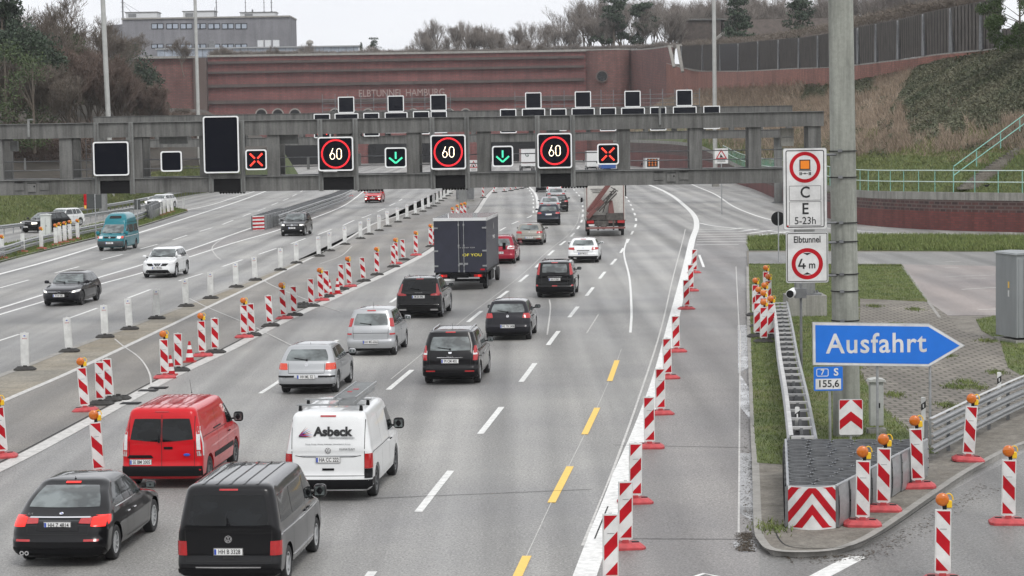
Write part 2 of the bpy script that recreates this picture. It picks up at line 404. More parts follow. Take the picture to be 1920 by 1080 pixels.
# ================================================================ SETTING: ground, roads, markings
flat('ground', [(-1500, -60), (1500, -60), (1500, 3000), (-1500, 3000)], SOIL, -.10)
flat('motorway', [(-75, 15), (70, 15), (70, 565), (-75, 565)], ASPH, 0.)
# median strip between the two carriageways
kerbL = smoothline(G2([(-260, 800), (0, 705), (130, 655), (245, 612), (350, 572), (445, 536), (560, 490), (650, 457), (725, 423), (790, 396), (830, 376), (850, 362), (868, 345), (890, 325)]), 5)
kerbR = smoothline(G2([(-240, 985), (0, 878), (180, 783), (310, 712), (430, 655), (520, 608), (640, 552), (735, 508), (810, 468), (855, 430), (893, 398), (912, 370), (930, 352), (950, 335)]), 5)
midl = smoothline(G2([(-260, 870), (0, 755), (150, 690), (320, 610), (420, 562), (540, 505), (640, 455), (700, 420), (760, 400), (810, 380), (840, 362), (862, 350)]), 5)
kerbL, kerbR, midl = ext(kerbL), ext(kerbR), ext(midl)
flat('median_strip', kerbL + midl[::-1], STRIP_A, .004)
flat('median_pavement', midl + kerbR[::-1], STRIP_B, .005)
mb = MB(); ribbon(mb, kerbL, .28, .012, KERB); ribbon(mb, midl, .22, .012, WORN); ribbon(mb, kerbR, .42, .010, WORN)
ribbon(mb, [p+Vector((-.28, 0)) for p in kerbR], .05, .013, SEAM)
tag(mb.build('median_edge_stones', KERB), kind='structure')
# right hard shoulder, exit road, ramp road
sh_l = [(1085, 1100), (1150, 930), (1200, 806), (1240, 696), (1275, 575), (1302, 452), (1312, 436)]
sh_r = [(1445, 430), (1402, 460), (1400, 500), (1404, 620), (1412, 760), (1420, 960), (1424, 1100)]
flat('hard_shoulder', G2(sh_l + sh_r), ASPH2, .004)
flat('exit_road', G2([(1424, 1100), (1424, 1012), (1445, 1042), (1560, 1044), (1625, 1022), (1700, 972), (1800, 912), (1940, 838), (2150, 760), (2300, 1100)]), ASPH3, .005)
m_white = MB(); m_yel = MB(); m_worn = MB()
lineB = smoothline(G2([(640, 1160), (700, 1070), (815, 921), (917, 793), (987, 703), (1038, 633), (1077, 583), (1109, 543), (1134, 510), (1158, 482), (1173, 459), (1184, 439), (1192, 422), (1192, 408), (1187, 394), (1182, 383), (1172, 366), (1158, 350), (1140, 336)]), 5)
s0 = (g(783, 960).xy-lineB[0]).length; per = 11.9
dashes(m_white, lineB, s0-per*2, 5.6, per, .17, .008, WHITEP)
lineA = smoothline(G2([(285, 1110), (440, 978), (620, 822), (752, 711), (822, 652), (892, 592), (948, 549), (990, 515), (1040, 468), (1070, 444), (1084, 427), (1091, 413), (1093, 395), (1091, 377), (1087, 368), (1080, 360), (1072, 352), (1055, 338)]), 5)
dashes(m_white, lineA, (g(727, 731).xy-lineA[0]).length-per*3, 5.6, per, .17, .008, WHITEP)
ribbon(m_worn, [p+Vector((-.32, 0)) for p in lineA[15:60]], .035, .008, WORN)
line0 = smoothline(G2([(380, 850), (488, 738), (522, 716), (700, 590), (800, 520), (900, 455), (960, 420), (996, 405), (1000, 394), (1000, 382), (1000, 372), (997, 364), (992, 356), (980, 345)]), 5)
dashes(m_white, line0, (g(488, 738).xy-line0[0]).length, 5.6, per, .15, .008, WHITEP)
ribbon(m_white, smoothline(G2([(1007, 398), (1008, 385), (1007, 373), (1002, 361), (990, 349), (975, 340)]), 4), .28, .009, WHITEP)
ribbon(m_worn, smoothline(G2([(1182, 624), (1184, 580), (1180, 520), (1170, 475), (1176, 448)]), 6), .10, .009, WHITEP)
ribbon(m_worn, smoothline(G2([(1026, 628), (1032, 580), (1030, 562)]), 4), .06, .009, WORN)
ribbon(m_worn, G2([(1100, 625), (1122, 590)]), .05, .009, WORN)
BANDM = P('dark_band', (.075, .058, .053), .85, var=.3, scale=.6, stretch=(1, 1, .2)); edge2 = smoothline(G2([(1092, 1024), (1150, 880), (1200, 740), (1240, 615), (1262, 520), (1280, 452), (1285, 430)]), 5); ribbon(m_worn, edge2, .06, .009, WORN)
lineY = smoothline(G2([(940, 1130), (978, 1062), (1050, 908), (1108, 790), (1150, 695), (1165, 655)]), 5)
for a, b in (((966, 1090), (988, 1043)), ((1034, 943), (1069, 875)), ((1096, 815), (1120, 765)), ((1143, 715), (1157, 676))):
    ribbon(m_yel, G2([a, b]), .17, .010, YELP)
ribbon(m_worn, lineY, .018, .008, WORN)
lineR = smoothline(G2([(1082, 1120), (1118, 1020), (1160, 905), (1204, 800), (1238, 700), (1263, 600), (1285, 510), (1298, 450), (1306, 425), (1302, 405), (1284, 386), (1255, 364), (1215, 346), (1150, 325)]), 6)
ribbon(m_white, lineR, .42, .009, WHITEP)
ribbon(m_white, smoothline(G2([(1310, 418), (1340, 424), (1400, 430), (1470, 436), (1560, 447)]), 5), .22, .009, WHITEP)
ribbon(m_white, smoothline(G2([(1270, 332), (1300, 347), (1340, 364), (1370, 384), (1400, 398), (1445, 412), (1520, 424), (1610, 433), (1760, 441), (1930, 447)]), 5), .22, .009, WHITEP)
for i, (a, b, c, d) in enumerate([(1309, 430.5, 1372, 430.5), (1308, 435, 1388, 434.5), (1308, 440, 1402, 438.5), (1307, 444.5, 1418, 442.5), (1307, 449, 1438, 447.5), (1306, 453.5, 1403, 453), (1306, 459, 1385, 458.5)]):
    ribbon(m_white, G2([(a, b), (c, d)]), .30, .009, WHITEP)
for a, b, c, d in [(1370, 430, 1392, 427.5), (1388, 434, 1422, 429.5), (1402, 438, 1450, 431.5), (1418, 442, 1480, 434), (1438, 447.5, 1500, 438)]:
    ribbon(m_white, G2([(a, b), (c, d)]), .34, .0095, WHITEP)
dg = smoothline(G2([(1311, 478), (1330, 530), (1345, 575), (1361, 622)]), 8); dashes(m_white, dg, 8, .34, .62, .18, .009, WHITEP); dashes(m_white, dg, 0, 12, 99, .14, .009, WHITEP, 12)
WETA = NG('wet_asphalt', .2); _f = WETA.noise(WETA.map('Object', (1, .35, 1)), 1.6, 6, .7); WETA = WETA.out(WETA.mix(WETA.ramp(WETA.noise(WETA.map('Object'), 22., 4, .8), [(.36, G1(.16)), (.64, G1(.34))]), (1., 1., 1.), 0.), None, rough=WETA.ramp(_f, [(.42, G1(.06)), (.6, G1(.34))]))
for a in ([(1383, 610), (1400, 610), (1404, 690), (1384, 700)], [(1386, 700), (1406, 730), (1409, 790), (1385, 760)], [(1385, 850), (1412, 850), (1420, 985), (1384, 960)], [(1374, 1018), (1392, 1011), (1412, 1013), (1423, 1022), (1418, 1033), (1398, 1037), (1380, 1031)]): flat('wet_patch', [g(*p).xy for p in a], WETA, .0085)
ribbon(m_white, G2([(1280, 1090), (1320, 1076), (1352, 1083)]), .10, .009, WHITEP)
ribbon(m_white, G2([(1530, 1085), (1608, 1044)]), .35, .010, WHITEP)
# left carriageway
l1 = ext(smoothline(G2([(-200, 566), (0, 514), (117, 482), (250, 440), (330, 415), (440, 380), (505, 356), (560, 335)]), 6)); ribbon(m_white, l1, .30, .008, WHITEP)
ribbon(m_white, smoothline(G2([(350, 394), (400, 383), (450, 367), (490, 355), (540, 338)]), 5), .22, .008, WHITEP)
l2 = smoothline(G2([(-150, 572), (0, 540), (103, 510), (248, 465), (350, 428), (430, 405), (510, 384), (560, 365), (590, 350), (625, 335)]), 6)
for a, b, c, d in [(0, 540, 54, 525), (103, 512, 148, 500), (190, 487, 230, 477), (263, 467, 296, 458), (324, 450, 351, 441), (374, 434, 398, 427), (417, 421, 437, 413), (455, 406, 470, 400), (483, 396, 498, 390), (509, 385, 521, 380), (531, 376, 541, 372), (548, 368, 556, 364), (563, 360, 570, 356)]:
    ribbon(m_white, G2([(a, b), (c, d)]), .15, .008, WHITEP)
l3 = ext(smoothline(G2([(-200, 638), (0, 578), (80, 553), (180, 522), (268, 496), (350, 470), (430, 442), (478, 425)]), 6)); ribbon(m_white, l3, .20, .008, WHITEP)
l4 = ext(smoothline(G2([(-200, 653), (0, 590), (80, 566), (180, 535), (268, 511), (355, 482), (440, 455), (520, 432), (590, 408), (640, 388), (665, 372), (690, 352)]), 6)); ribbon(m_white, l4, .20, .008, WHITEP)
for a, b, c, d in [(-20, 645, 36, 627), (118, 601, 182, 578), (240, 559, 282, 543), (335, 527, 380, 513), (417, 500, 455, 487), (485, 477, 518, 466), (546, 457, 573, 447), (596, 440, 622, 430), (643, 423, 664, 413), (678, 409, 696, 402), (708, 397, 722, 391), (730, 386, 741, 381), (748, 377, 754, 373)]:
    ribbon(m_white, G2([(a, b), (c, d)]), .15, .008, WHITEP)
mb5 = MB(); ribbon(mb5, smoothline(G2([(478, 427), (428, 443), (399, 462), (404, 478), (414, 487)]), 5), .07, .009, WORN)
for path in ([(215, 636), (232, 650), (262, 672), (280, 700), (284, 728)], [(490, 524), (520, 540), (595, 570), (640, 585)], [(355, 560), (390, 577), (450, 602)], [(480, 615), (510, 630), (560, 655)], [(600, 495), (640, 480), (660, 462)]):
    ribbon(mb5, smoothline(G2(path), 5), .06, .016, WORN)
tag(mb5.build('cable_scars', WORN), kind='structure')
tag(m_white.build('lane_markings', WHITEP), kind='structure'); tag(m_yel.build('temporary_markings', YELP), kind='structure'); tag(m_worn.build('worn_markings', WORN), kind='structure')
# dark wedge between l3 and l4
flat('gore_asphalt', l3 + l4[::-1], ASPH2, .005)
# transverse joints and patches
mb = MB()
for a, b in (((700, 935), (1110, 918)), ((1020, 592), (1125, 590)), ((1180, 1011), (1420, 1012)), ((1150, 835), (1400, 840)), ((1115, 1011), (1140, 950))): ribbon(mb, G2([a, b]), .03, .011, SEAM)
for p in ((245, 757), (278, 733), (297, 728)): mb.box((*g(*p).xy, .02), (.55, .42, .02), BLKG, rz=-.08)
for a, b in (((1388, 620), (1385, 1000)), ((1380, 500), (1386, 620))): ribbon(mb, G2([a, b]), .04, .011, WORN)
tag(mb.build('road_joints', SEAM), kind='structure')
# ---- island on the right
ZI = .12
isl = [(1402, 500), (1405, 620), (1411, 760), (1417, 880), (1421, 985), (1430, 1014), (1450, 1030), (1500, 1034), (1560, 1030), (1610, 1014), (1660, 985), (1740, 930), (1830, 872), (1940, 822), (2200, 740), (2200, 470), (1850, 470), (1400, 470)]
isl = [g(x, y, ZI).xy for x, y in isl]
slab('traffic_island', isl, DIRT, -.02, ZI, side=KERB)
mb = MB(); ribbon(mb, [p for p in smoothline(isl[:15], 4)], .16, ZI+.004, KERB); ribbon(mb, [p+Vector((.32, .25)) for p in smoothline(isl[4:12], 4)], .03, ZI+.004, SEAM)
tag(mb.build('kerb', KERB), kind='structure')
GI = lambda l, z=ZI: [g(x, y, z).xy for x, y in l]
gr1 = GI([(1404, 495), (1408, 640), (1414, 800), (1420, 868), (1480, 872), (1760, 850), (1700, 800), (1640, 750), (1612, 690), (1612, 560), (1740, 566), (1690, 496)])
flat('grass_verge', gr1, GRASS, ZI+.006)
flat('block_paving', GI([(1600, 575), (1740, 566), (1775, 590), (1800, 620), (1880, 640), (1940, 690), (1940, 745), (1850, 790), (1740, 845), (1660, 770), (1612, 700)]), PAVE, ZI+.010)
gr2 = GI([(1880, 590), (1830, 600), (1840, 620), (1875, 640), (1890, 690), (1940, 720), (1940, 560)]); flat('grass_patch', gr2, GRASS, ZI+.014)
flat('service_road', GI([(1404, 473), (1940, 473), (1940, 502), (1700, 499), (1404, 496)]), ASPH3, ZI+.006)
flat('slab_yard', GI([(1692, 496), (1760, 592), (1940, 592), (1940, 500)]), asphalt('slab_asphalt', (.235, .205, .195), .1), ZI+.009)
mb = MB()
for a, b in (((1772, 491), (1800, 491)), ((1772, 502), (1798, 502)), ((1774, 519), (1866, 516)), ((1812, 522), (1848, 522)), ((1803, 543), (1890, 538)), ((1834, 581), (1872, 580))): ribbon(mb, GI([a, b]), .16, ZI+.013, WORN)
ribbon(mb, GI([(1692, 500), (1742, 568), (1762, 596)]), .12, ZI+.016, KERB)
tag(mb.build('yard_markings', WORN), kind='structure')
gr3 = GI([(1404, 450), (1404, 471), (1940, 474), (1940, 449), (1740, 447), (1560, 446), (1440, 449)], .06); slab('grass_ridge', gr3, GRASSB, -.02, ZI+.05)
# ---- left gore and left ramp road
gore = G2([(-200, 552), (0, 492), (117, 462), (250, 429), (352, 397), (330, 392), (290, 398), (250, 408), (180, 422), (90, 445), (0, 462), (-200, 500)]); slab('left_verge', gore, GRASSB, -.02, .08)
mb = MB(); ribbon(mb, smoothline([p for p in gore[:5]], 4), .18, .086, KERB); tag(mb.build('verge_kerb', KERB), kind='structure')
# ================================================================ terrain banks
def noise2(x, y, s=1.): return (math.sin(x*1.3*s+y*.7*s)+math.sin(x*.53*s-y*1.9*s+2)+math.sin(x*2.9*s+y*2.3*s+5)*.5)/2.5
def bank(name, bot, top, m, nu=60, nv=14, amp=.3, prof=lambda t: t, mi=None):
    V = []; b = smoothline(bot, 6); t = smoothline(top, 6)
    def samp(L, u):
        x = u*(len(L)-1); i = min(int(x), len(L)-2); return L[i].lerp(L[i+1], x-i)
    for i in range(nu+1):
        p, q = samp(b, i/nu), samp(t, i/nu)
        for j in range(nv+1):
            v = j/nv; r = p.lerp(q, v); r.z = p.z+(q.z-p.z)*prof(v)
            if 0 < j < nv: r.z += amp*noise2(r.x, r.y, .35)
            V.append(tuple(r))
    F = [(i*(nv+1)+j, (i+1)*(nv+1)+j, (i+1)*(nv+1)+j+1, i*(nv+1)+j+1) for i in range(nu) for j in range(nv)]
    V = np.array(V); F = np.array(F)
    ms = m if isinstance(m, list) else [m]; idx = None
    if mi: idx = np.array([mi((k // nv+.5)/nu, (k % nv+.5)/nv) for k in range(len(F))])
    o = tag(mesh_np(name, V, F, ms, smooth=True, mi=idx), kind='structure')
    return V.reshape(nu+1, nv+1, 3)
# the overpass the picture is taken from, and a bank added behind it; both unseen, built to darken reflections in paint and glass
ov = E('overpass', (0, -8, 0), 0, 'concrete overpass with railing from which the motorway is seen', 'bridge')
mb = MB(); mb.box((0, 0, 5.5), (120, 10, 1.1), CONC); mb.build('deck', CONC, ov)
for s in (-58, 58): mb = MB(); mb.box((s, 0, 2.4), (2, 9, 5.1), CONC); mb.build('abutment', CONC, ov)
mb = MB(); mb.tube((-58, 4.7, 7.05), (58, 4.7, 7.05), .04, GALV); mb.tube((-58, 4.7, 6.5), (58, 4.7, 6.5), .03, GALV)
for i in range(59): mb.box((-58+2*i, 4.7, 6.5), (.05, .05, 1.1), GALV)
mb.build('railing', GALV, ov)
bank('reflection_bank', [Vector((-150+30*i, -70+6*(i % 2), -.1)) for i in range(11)], [Vector((-150+30*i, -100, 17+4*(i % 3))) for i in range(11)], SOIL, 40, 8, 1.0)  # unseen dark slope, added only for what paint and glass reflect
ramp_px = [(1150, 306), (1185, 311), (1300, 327), (1390, 347), (1470, 379), (1530, 402), (1605, 420), (1750, 431), (1930, 436), (2150, 440)]
ramp_top = [262, 262, 269, 311, 330, 342, 356, 360, 362, 362]
rb = [g(x, y) for x, y in ramp_px]; rt = []
for p, (x, y), t in zip(rb, ramp_px, ramp_top):
    q = at(x, t, p.y); rt.append(Vector((p.x, p.y, q.z)))
def wall_strip(name, base, tops, thick, m, parent=None, off=0., band=None, n=5, kind=None):
    b = smoothline(base, n); t = smoothline(tops, n); vs = []; uv = []; fs = []; s = 0.; rows = [0., 1.] if not band else [0., band, 1.]
    for i, (p, q) in enumerate(zip(b, t)):
        if i: s += (b[i].xy-b[i-1].xy).length
        for r in rows: w = p.lerp(q, r); vs.append((p.x, p.y-off, w.z)); uv.append((s, w.z))
        vs.append((p.x, p.y+thick, q.z)); uv.append((s, q.z+thick))
    k = len(rows)+1; mi = []
    for i in range(len(b)-1):
        for j in range(k-1): fs.append((i*k+j, (i+1)*k+j, (i+1)*k+j+1, i*k+j+1)); mi.append(1 if (band and j == 1) else 0)
    me = bpy.data.meshes.new(name); me.from_pydata(vs, [], fs); L = me.uv_layers.new(name='UVMap')
    for l in me.loops: L.data[l.index].uv = uv[l.vertex_index]
    ms = m if isinstance(m, list) else [m]
    for x in ms: me.materials.append(x)
    if len(ms) > 1: me.polygons.foreach_set('material_index', mi)
    o = bpy.data.objects.new(name, me); C.objects.link(o)
    if parent: o.parent = parent
    return o, b, t
def coping(name, t, h, d, m, parent, off=.06):
    mb = MB(); vs = []
    for q in t: vs += [(q.x, q.y-off, q.z+.003), (q.x, q.y-off, q.z+h), (q.x, q.y+d, q.z+h), (q.x, q.y+d, q.z+.003)]
    mb.add(vs, [(4*i+a, 4*(i+1)+a, 4*(i+1)+(a+1) % 4, 4*i+(a+1) % 4) for i in range(len(t)-1) for a in range(4)], m)
    return mb.build(name, m, parent)
rw = E('retaining_wall', (0, 0, 0), 0, 'low curved red clinker retaining wall with a grey concrete coping beside the ramp', 'wall')
_, rwb, rwt = wall_strip('brick_face', rb, [q-Vector((0, 0, .55)) for q in rt], .4, [BRICKR, BRICKK], rw, band=.62)
coping('coping', [q-Vector((0, 0, .55)) for q in rwt][:len(rwt)] if False else [Vector((b_.x, b_.y, t_.z)) for b_, t_ in zip(rwb, rwt)], .55, .5, CONC, rw)
# upper brick wall line (world): pixel, depth, bottom y, top y
up = [(1247, 505, 192, 118), (1300, 470, 178, 133), (1345, 420, 172, 134), (1400, 360, 170, 134), (1480, 310, 166, 130), (1560, 275, 160, 127), (1605, 255, 156, 123), (1700, 228, 138, 112), (1755, 215, 122, 104), (1840, 202, 104, 96), (1925, 192, 93, 88), (2050, 185, 80, 76)]
ub = [at(x, yb, Y) for x, Y, yb, yt in up]; ut = []
for (x, Y, yb, yt), b_ in zip(up, ub): q = at(x, yt, Y); ut.append(Vector((b_.x, b_.y, q.z)))
def mi_r(u, v):
    n = noise2(u*22, v*7)
    if v < .20+.06*n: return 0
    if v < .34+.1*n: return 0 if u < .55 else 1
    return 1
BR = bank('right_bank', [q+Vector((0, .45, -.1)) for q in rwt[::5]] if len(rwt[::5]) > 3 else rt, [p-Vector((0, .0, 0)) for p in ub], [GRASSB, SCRUB], 90, 22, .35, lambda t: t*(1+.25*(1-t)), mi_r)
bank('right_plateau', [Vector((p.x, p.y+.3, q.z-.15)) for p, q in zip(ub, ut)], [Vector((p.x+150, p.y+260, q.z+2)) for p, q in zip(ub, ut)], SOIL, 40, 6, .4)
# left bank
lb = [g(-260, 458), g(-100, 438), g(0, 426), g(120, 408), g(230, 388), g(330, 370), g(410, 357), g(470, 345), g(560, 327)]
lt = [at(x, y, Y) for x, y, Y in ((-260, 335, 215), (-100, 333, 222), (0, 332, 230), (120, 327, 240), (230, 318, 255), (330, 304, 285), (410, 292, 315), (470, 284, 350), (520, 270, 410))]
BL = bank('left_bank', lb, lt, [GRASSB, SOIL], 70, 14, .25, lambda t: t, lambda u, v: 0 if v < .72+.1*noise2(u*30, v*9) else 1)
bank('left_woodland_floor', lt, [at(x, 190+i*2, p.y+70) for i, (p, x) in enumerate(zip(lt, (-330, -120, 10, 110, 190, 250, 300, 350, 385)))], SOIL, 50, 8, .5)
# plateau behind the portal
flat('hilltop', [(-260, 546), (210, 546), (400, 1200), (-500, 1200)], SOIL, 21.5)
# ================================================================ tunnel portal building (Y = 540)
YB = 540.
def seg_wall(name, x0, x1, yt0, yt1, yb, Y0, Y1, m, parent):
    a = at(x0, yb, Y0); b = at(x1, yb, Y1); ta = at(x0, yt0, Y0); tb = at(x1, yt1, Y1)
    return wall_strip(name, [Vector((ta.x, Y0, -1)), Vector(((ta.x+tb.x)/2, (Y0+Y1)/2, -1)), Vector((tb.x, Y1, -1))], [Vector((ta.x, Y0, ta.z)), Vector(((ta.x+tb.x)/2, (Y0+Y1)/2, (ta.z+tb.z)/2)), Vector((tb.x, Y1, tb.z))], 3., m, parent, n=2), ta, tb
port = E('tunnel_portal', (0, YB, 0), 0, 'long red brick tunnel portal building with dark horizontal bands and raised lettering', 'building')
def local(o, root): o.location = -Vector(root.location); o.parent = root; return o
(wr, _, _), tA, tB = seg_wall('main_wall', 389, 1106, 107, 96, 300, YB, YB, BRICK, None); local(wr, port)
(w2, _, _), tC, tD = seg_wall('side_wall', 250, 366, 111, 108, 300, YB-4, YB-1.5, BRICKD, None); local(w2, port)
mb = MB(); mb.box(((at(377, 108, YB).x), -1.2, 12.5), (3.0, 4, 25.6), BRICKD); mb.build('corner_pier', BRICKD, port)
mb = MB()
for y0, y1, h in ((118, 107, .55), (136.5, 124.5, .5), (162, 149, .7), (192, 183, .8)):
    a = at(390, y0, YB); b = at(1095, y1, YB); mb.box(((a.x+b.x)/2, -.45, (a.z+b.z)/2), ((b.x-a.x), .9, h), BANDM, ry=-math.atan2(b.z-a.z, b.x-a.x))
mb.build('horizontal_band', BANDM, port)
mb = MB(); a, b = tA, tB; mb.box(((a.x+b.x)/2, 1.2, (a.z+b.z)/2+.2), (b.x-a.x, 3.4, .5), KERB, ry=-math.atan2(b.z-a.z, b.x-a.x))
a, b = tC, tD; mb.box(((a.x+b.x)/2, -2.2, (a.z+b.z)/2+.2), (b.x-a.x, 3.4, .5), KERB, rz=math.atan2(2.5, b.x-a.x)); mb.build('roof_edge', KERB, port)
for x in (490, 521, 553, 628, 659, 690, 775, 806, 842, 873, 948):
    c = at(x, 214.5, YB); mb = MB(); r = 1.15
    mb.prism([(c.x+r*math.cos(t*PI/12), c.z+r*math.sin(t*PI/12)) for t in range(13)] + [(c.x-r, c.z-1.6), (c.x+r, c.z-1.6)], -.12, .5, BLKG, 'y')
    mb.tube((c.x, -.08, c.z), (c.x, -.04, c.z), r+.3, KERB, n=24); mb.build('arched_window', BLKG, port)
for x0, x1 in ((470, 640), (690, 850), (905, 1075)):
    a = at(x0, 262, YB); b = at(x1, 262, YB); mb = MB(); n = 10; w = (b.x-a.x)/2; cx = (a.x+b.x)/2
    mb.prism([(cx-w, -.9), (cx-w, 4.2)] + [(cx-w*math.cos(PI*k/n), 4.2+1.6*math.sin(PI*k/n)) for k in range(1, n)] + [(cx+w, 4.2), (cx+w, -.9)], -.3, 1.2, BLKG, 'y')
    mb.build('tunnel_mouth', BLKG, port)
c0 = at(753, 174.5, YB-1); t = text('ELBTUNNEL HAMBURG', 2.35, P('letter_metal', (.30, .24, .22), .4, var=0), (c0.x, -1.0, c0.z), FACE, port, 'lettering', sx=.88, ext=.06, bold=.0)
t.rotation_euler = (PI/2, 0, 0)
w_ = (at(832, 174, YB).x-at(672, 174, YB).x); bb = t.dimensions.x; t.scale = (w_/max(bb, .1), 1, 1)
tw = E('round_tower', (at(1142, 100, YB-3).x, YB+1, 0), 0, 'round red brick tower with a porthole window at the right end of the tunnel portal', 'tower')
r = (at(1184, 100, YB).x-at(1098, 100, YB).x)/2; zt = at(1140, 94, YB-4).z; ns = 48
me_v = []; uvv = []
for i in range(ns+1):
    a = PI+PI*i/ns; me_v += [(r*math.cos(a), r*math.sin(a), -1), (r*math.cos(a), r*math.sin(a), zt)]; uvv += [(a*r, -1), (a*r, zt)]
me = bpy.data.meshes.new('tower_wall'); me.from_pydata(me_v, [], [(2*i, 2*i+2, 2*i+3, 2*i+1) for i in range(ns)]); L = me.uv_layers.new(name='UVMap')
for l in me.loops: L.data[l.index].uv = uvv[l.vertex_index]
me.materials.append(BRICKD); o = bpy.data.objects.new('tower_wall', me); C.objects.link(o); o.parent = tw
mb = MB(); mb.lathe([(0, zt+.3), (r+.15, zt+.3), (r+.15, zt), (0, zt)], KERB, 40); mb.build('tower_roof', KERB, tw)
pc = at(1129, 143, YB-r); mb = MB(); dx = pc.x-tw.location.x; dy = -math.sqrt(max(r*r-dx*dx, 0))
mb.tube((dx, dy-.7, pc.z), (dx, dy+.9, pc.z), 1.45, BRICKK, n=28); mb.tube((dx, dy-.76, pc.z), (dx, dy-.68, pc.z), 1.15, GLASSK, n=28); mb.build('porthole', BRICKK, tw)
sw = E('brick_side_wall', (0, 0, 0), 0, 'red brick wall curving up from the round tower to the white angled frame', 'wall')
pts = [(1180, 540, 95), (1215, 520, 93), (1240, 508, 90), (1262, 495, 86)]
bs = [Vector((at(x, y, Y).x, Y, -1)) for x, Y, y in pts]; ts = [at(x, y, Y) for x, Y, y in pts]; wall_strip('brick_face', bs, ts, 2, BRICKD, sw)
_, sb, st_ = None, None, None
coping('coping', smoothline(ts, 4), .3, 1.4, KERB, sw)
pr = [(1265, 84, 1281, 134), (1279, 84, 1265, 100)]
vf = E('angled_frame', (0, 0, 0), 0, 'white angled V-shaped concrete frame where brick wall meets dark fence', 'structure frame')
mb = MB()
for (a, b), (c, d) in (((1255, 87), (1264, 126)), ((1271, 86), (1280, 135))):
    p, q = at(a, b, 466), at(c, d, 464); mb.tube(p, q, .42, KERB, n=4)
mb.tube(at(1251, 87, 466), at(1262, 86, 466), .3, KERB, n=4); mb.tube(at(1267, 86, 466), at(1278, 84, 466), .3, KERB, n=4); mb.build('frame_bars', P('white_concrete', (.6, .6, .57), .7, var=.1), vf)
uw = E('boundary_wall', (0, 0, 0), 0, 'long orange-red brick boundary wall running up the top of the right bank', 'wall')
_, uwb, uwt = wall_strip('brick_face', [b_-Vector((0, .1, .8)) for b_ in ub], ut, .4, BRICKU, uw); coping('coping', uwt, .14, .45, KERB, uw)
# dark fence with buttress slivers above the boundary wall
fpx = [(1281, 470, 84), (1320, 440, 83), (1352, 415, 82), (1388, 375, 80), (1426, 345, 76), (1464, 320, 73), (1502, 300, 70), (1538, 285, 65), (1576, 268, 58), (1612, 252, 50), (1648, 240, 43), (1688, 230, 36), (1735, 218, 24), (1787, 210, 13), (1843, 202, 2), (1882, 197, -4), (1930, 191, 50), (1990, 187, 45)]
fen = E('boundary_fence', (0, 0, 0), 0, 'tall dark vertical-board fence with pale buttress wedges on top of the boundary wall', 'fence')
def wall_at(px):
    Q = [(u_[0], b_) for u_, b_ in zip(up, ut)]
    for (x0, p0), (x1, p1) in zip(Q[:-1], Q[1:]):
        if x0 <= px <= x1: return p0.lerp(p1, (px-x0)/(x1-x0))
    return Q[-1][1]
for i in range(len(fpx)-1):
    (xa, _, ya), (xb, _, yb) = fpx[i], fpx[i+1]; p, q = wall_at(xa), wall_at(xb); p = p+Vector((0, .5, .14)); q = q+Vector((0, .5, .14))
    za, zb = at(xa, ya, p.y).z, at(xb, yb, q.y).z
    if i >= 15: za = zb = p.z+1.6
    d = (q-p).normalized(); nrm = Vector((d.y, -d.x, 0)).normalized(); nrm = -nrm if nrm.y > 0 else nrm
    mb = MB(); L = (q.xy-p.xy).length; k = max(6, int(L/.5))
    for j in range(k):           # corrugated boards
        a = p.lerp(q, j/k); b = p.lerp(q, (j+.86)/k); z0 = min(a.z, b.z); z1 = za+(zb-za)*(j+.5)/k; o_ = nrm*(.05 if j % 2 else 0)
        mb.add([a+o_, b+o_, Vector((b.x, b.y, z1))+o_, Vector((a.x, a.y, z1))+o_, a+o_+Vector((0, .1, 0)), b+o_+Vector((0, .1, 0)), Vector((b.x, b.y+.1, z1))+o_, Vector((a.x, a.y+.1, z1))+o_],
               [(0, 1, 2, 3), (4, 5, 6, 7), (3, 2, 6, 7), (0, 3, 7, 4), (1, 2, 6, 5)], FENCE)
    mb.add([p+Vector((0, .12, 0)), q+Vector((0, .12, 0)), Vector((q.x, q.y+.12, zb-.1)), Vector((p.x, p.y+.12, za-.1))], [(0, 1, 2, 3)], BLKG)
    mb.build('fence_panel', FENCE, fen)
    mb = MB(); w = min(L*.16, 1.1); h = (za-p.z)*.97
    mb.add([p+nrm*.25-d*.05, p+nrm*.25+d*w, Vector((p.x, p.y, p.z+h))+nrm*.2, p-nrm*.1, p-nrm*.1+d*w*.9, Vector((p.x, p.y, p.z+h))-nrm*.1], [(0, 1, 2), (3, 4, 5), (0, 2, 5, 3), (1, 2, 5, 4)], GALVD)
    mb.build('buttress', CONC if i % 2 else GALVD, fen)
# railings on the retaining wall and up the stairs
RAILC = P('green_railing_paint', (.20, .42, .36), .45, var=.2); RAILW = P('pale_railing', (.50, .60, .56), .45, var=.15)
ral = E('wall_railing', (0, 0, 0), 0, 'pale green two-bar railing along the top of the curved retaining wall', 'railing')
q0 = resample([Vector((b_.x, b_.y+.15, t_.z+.55)) for b_, t_ in zip(rwb, rwt) if t_.y < 330 and b_.x > 20], 1.9)
mb = MB(); H_ = 1.55
for h in (H_, H_*.48): mb.path([p+Vector((0, 0, h)) for p in q0], .035, RAILW)
mb.build('rail', RAILW, ral)
for p in q0[:98]: mbp = MB(); mbp.tube(p, p+Vector((0, 0, H_)), .03, RAILC, n=5); mbp.build('post', RAILC, ral)
strl = E('stair_railing', (0, 0, 0), 0, 'sloping green handrail climbing the ivy bank on the far right', 'railing')
mb = MB(); d0 = 164
for y0, y1 in ((312, 208), (329, 225)):
    for off in (0,): mb.tube(at(1788, y0, d0), at(1930, y1, d0+5), .04, RAILC, n=6)
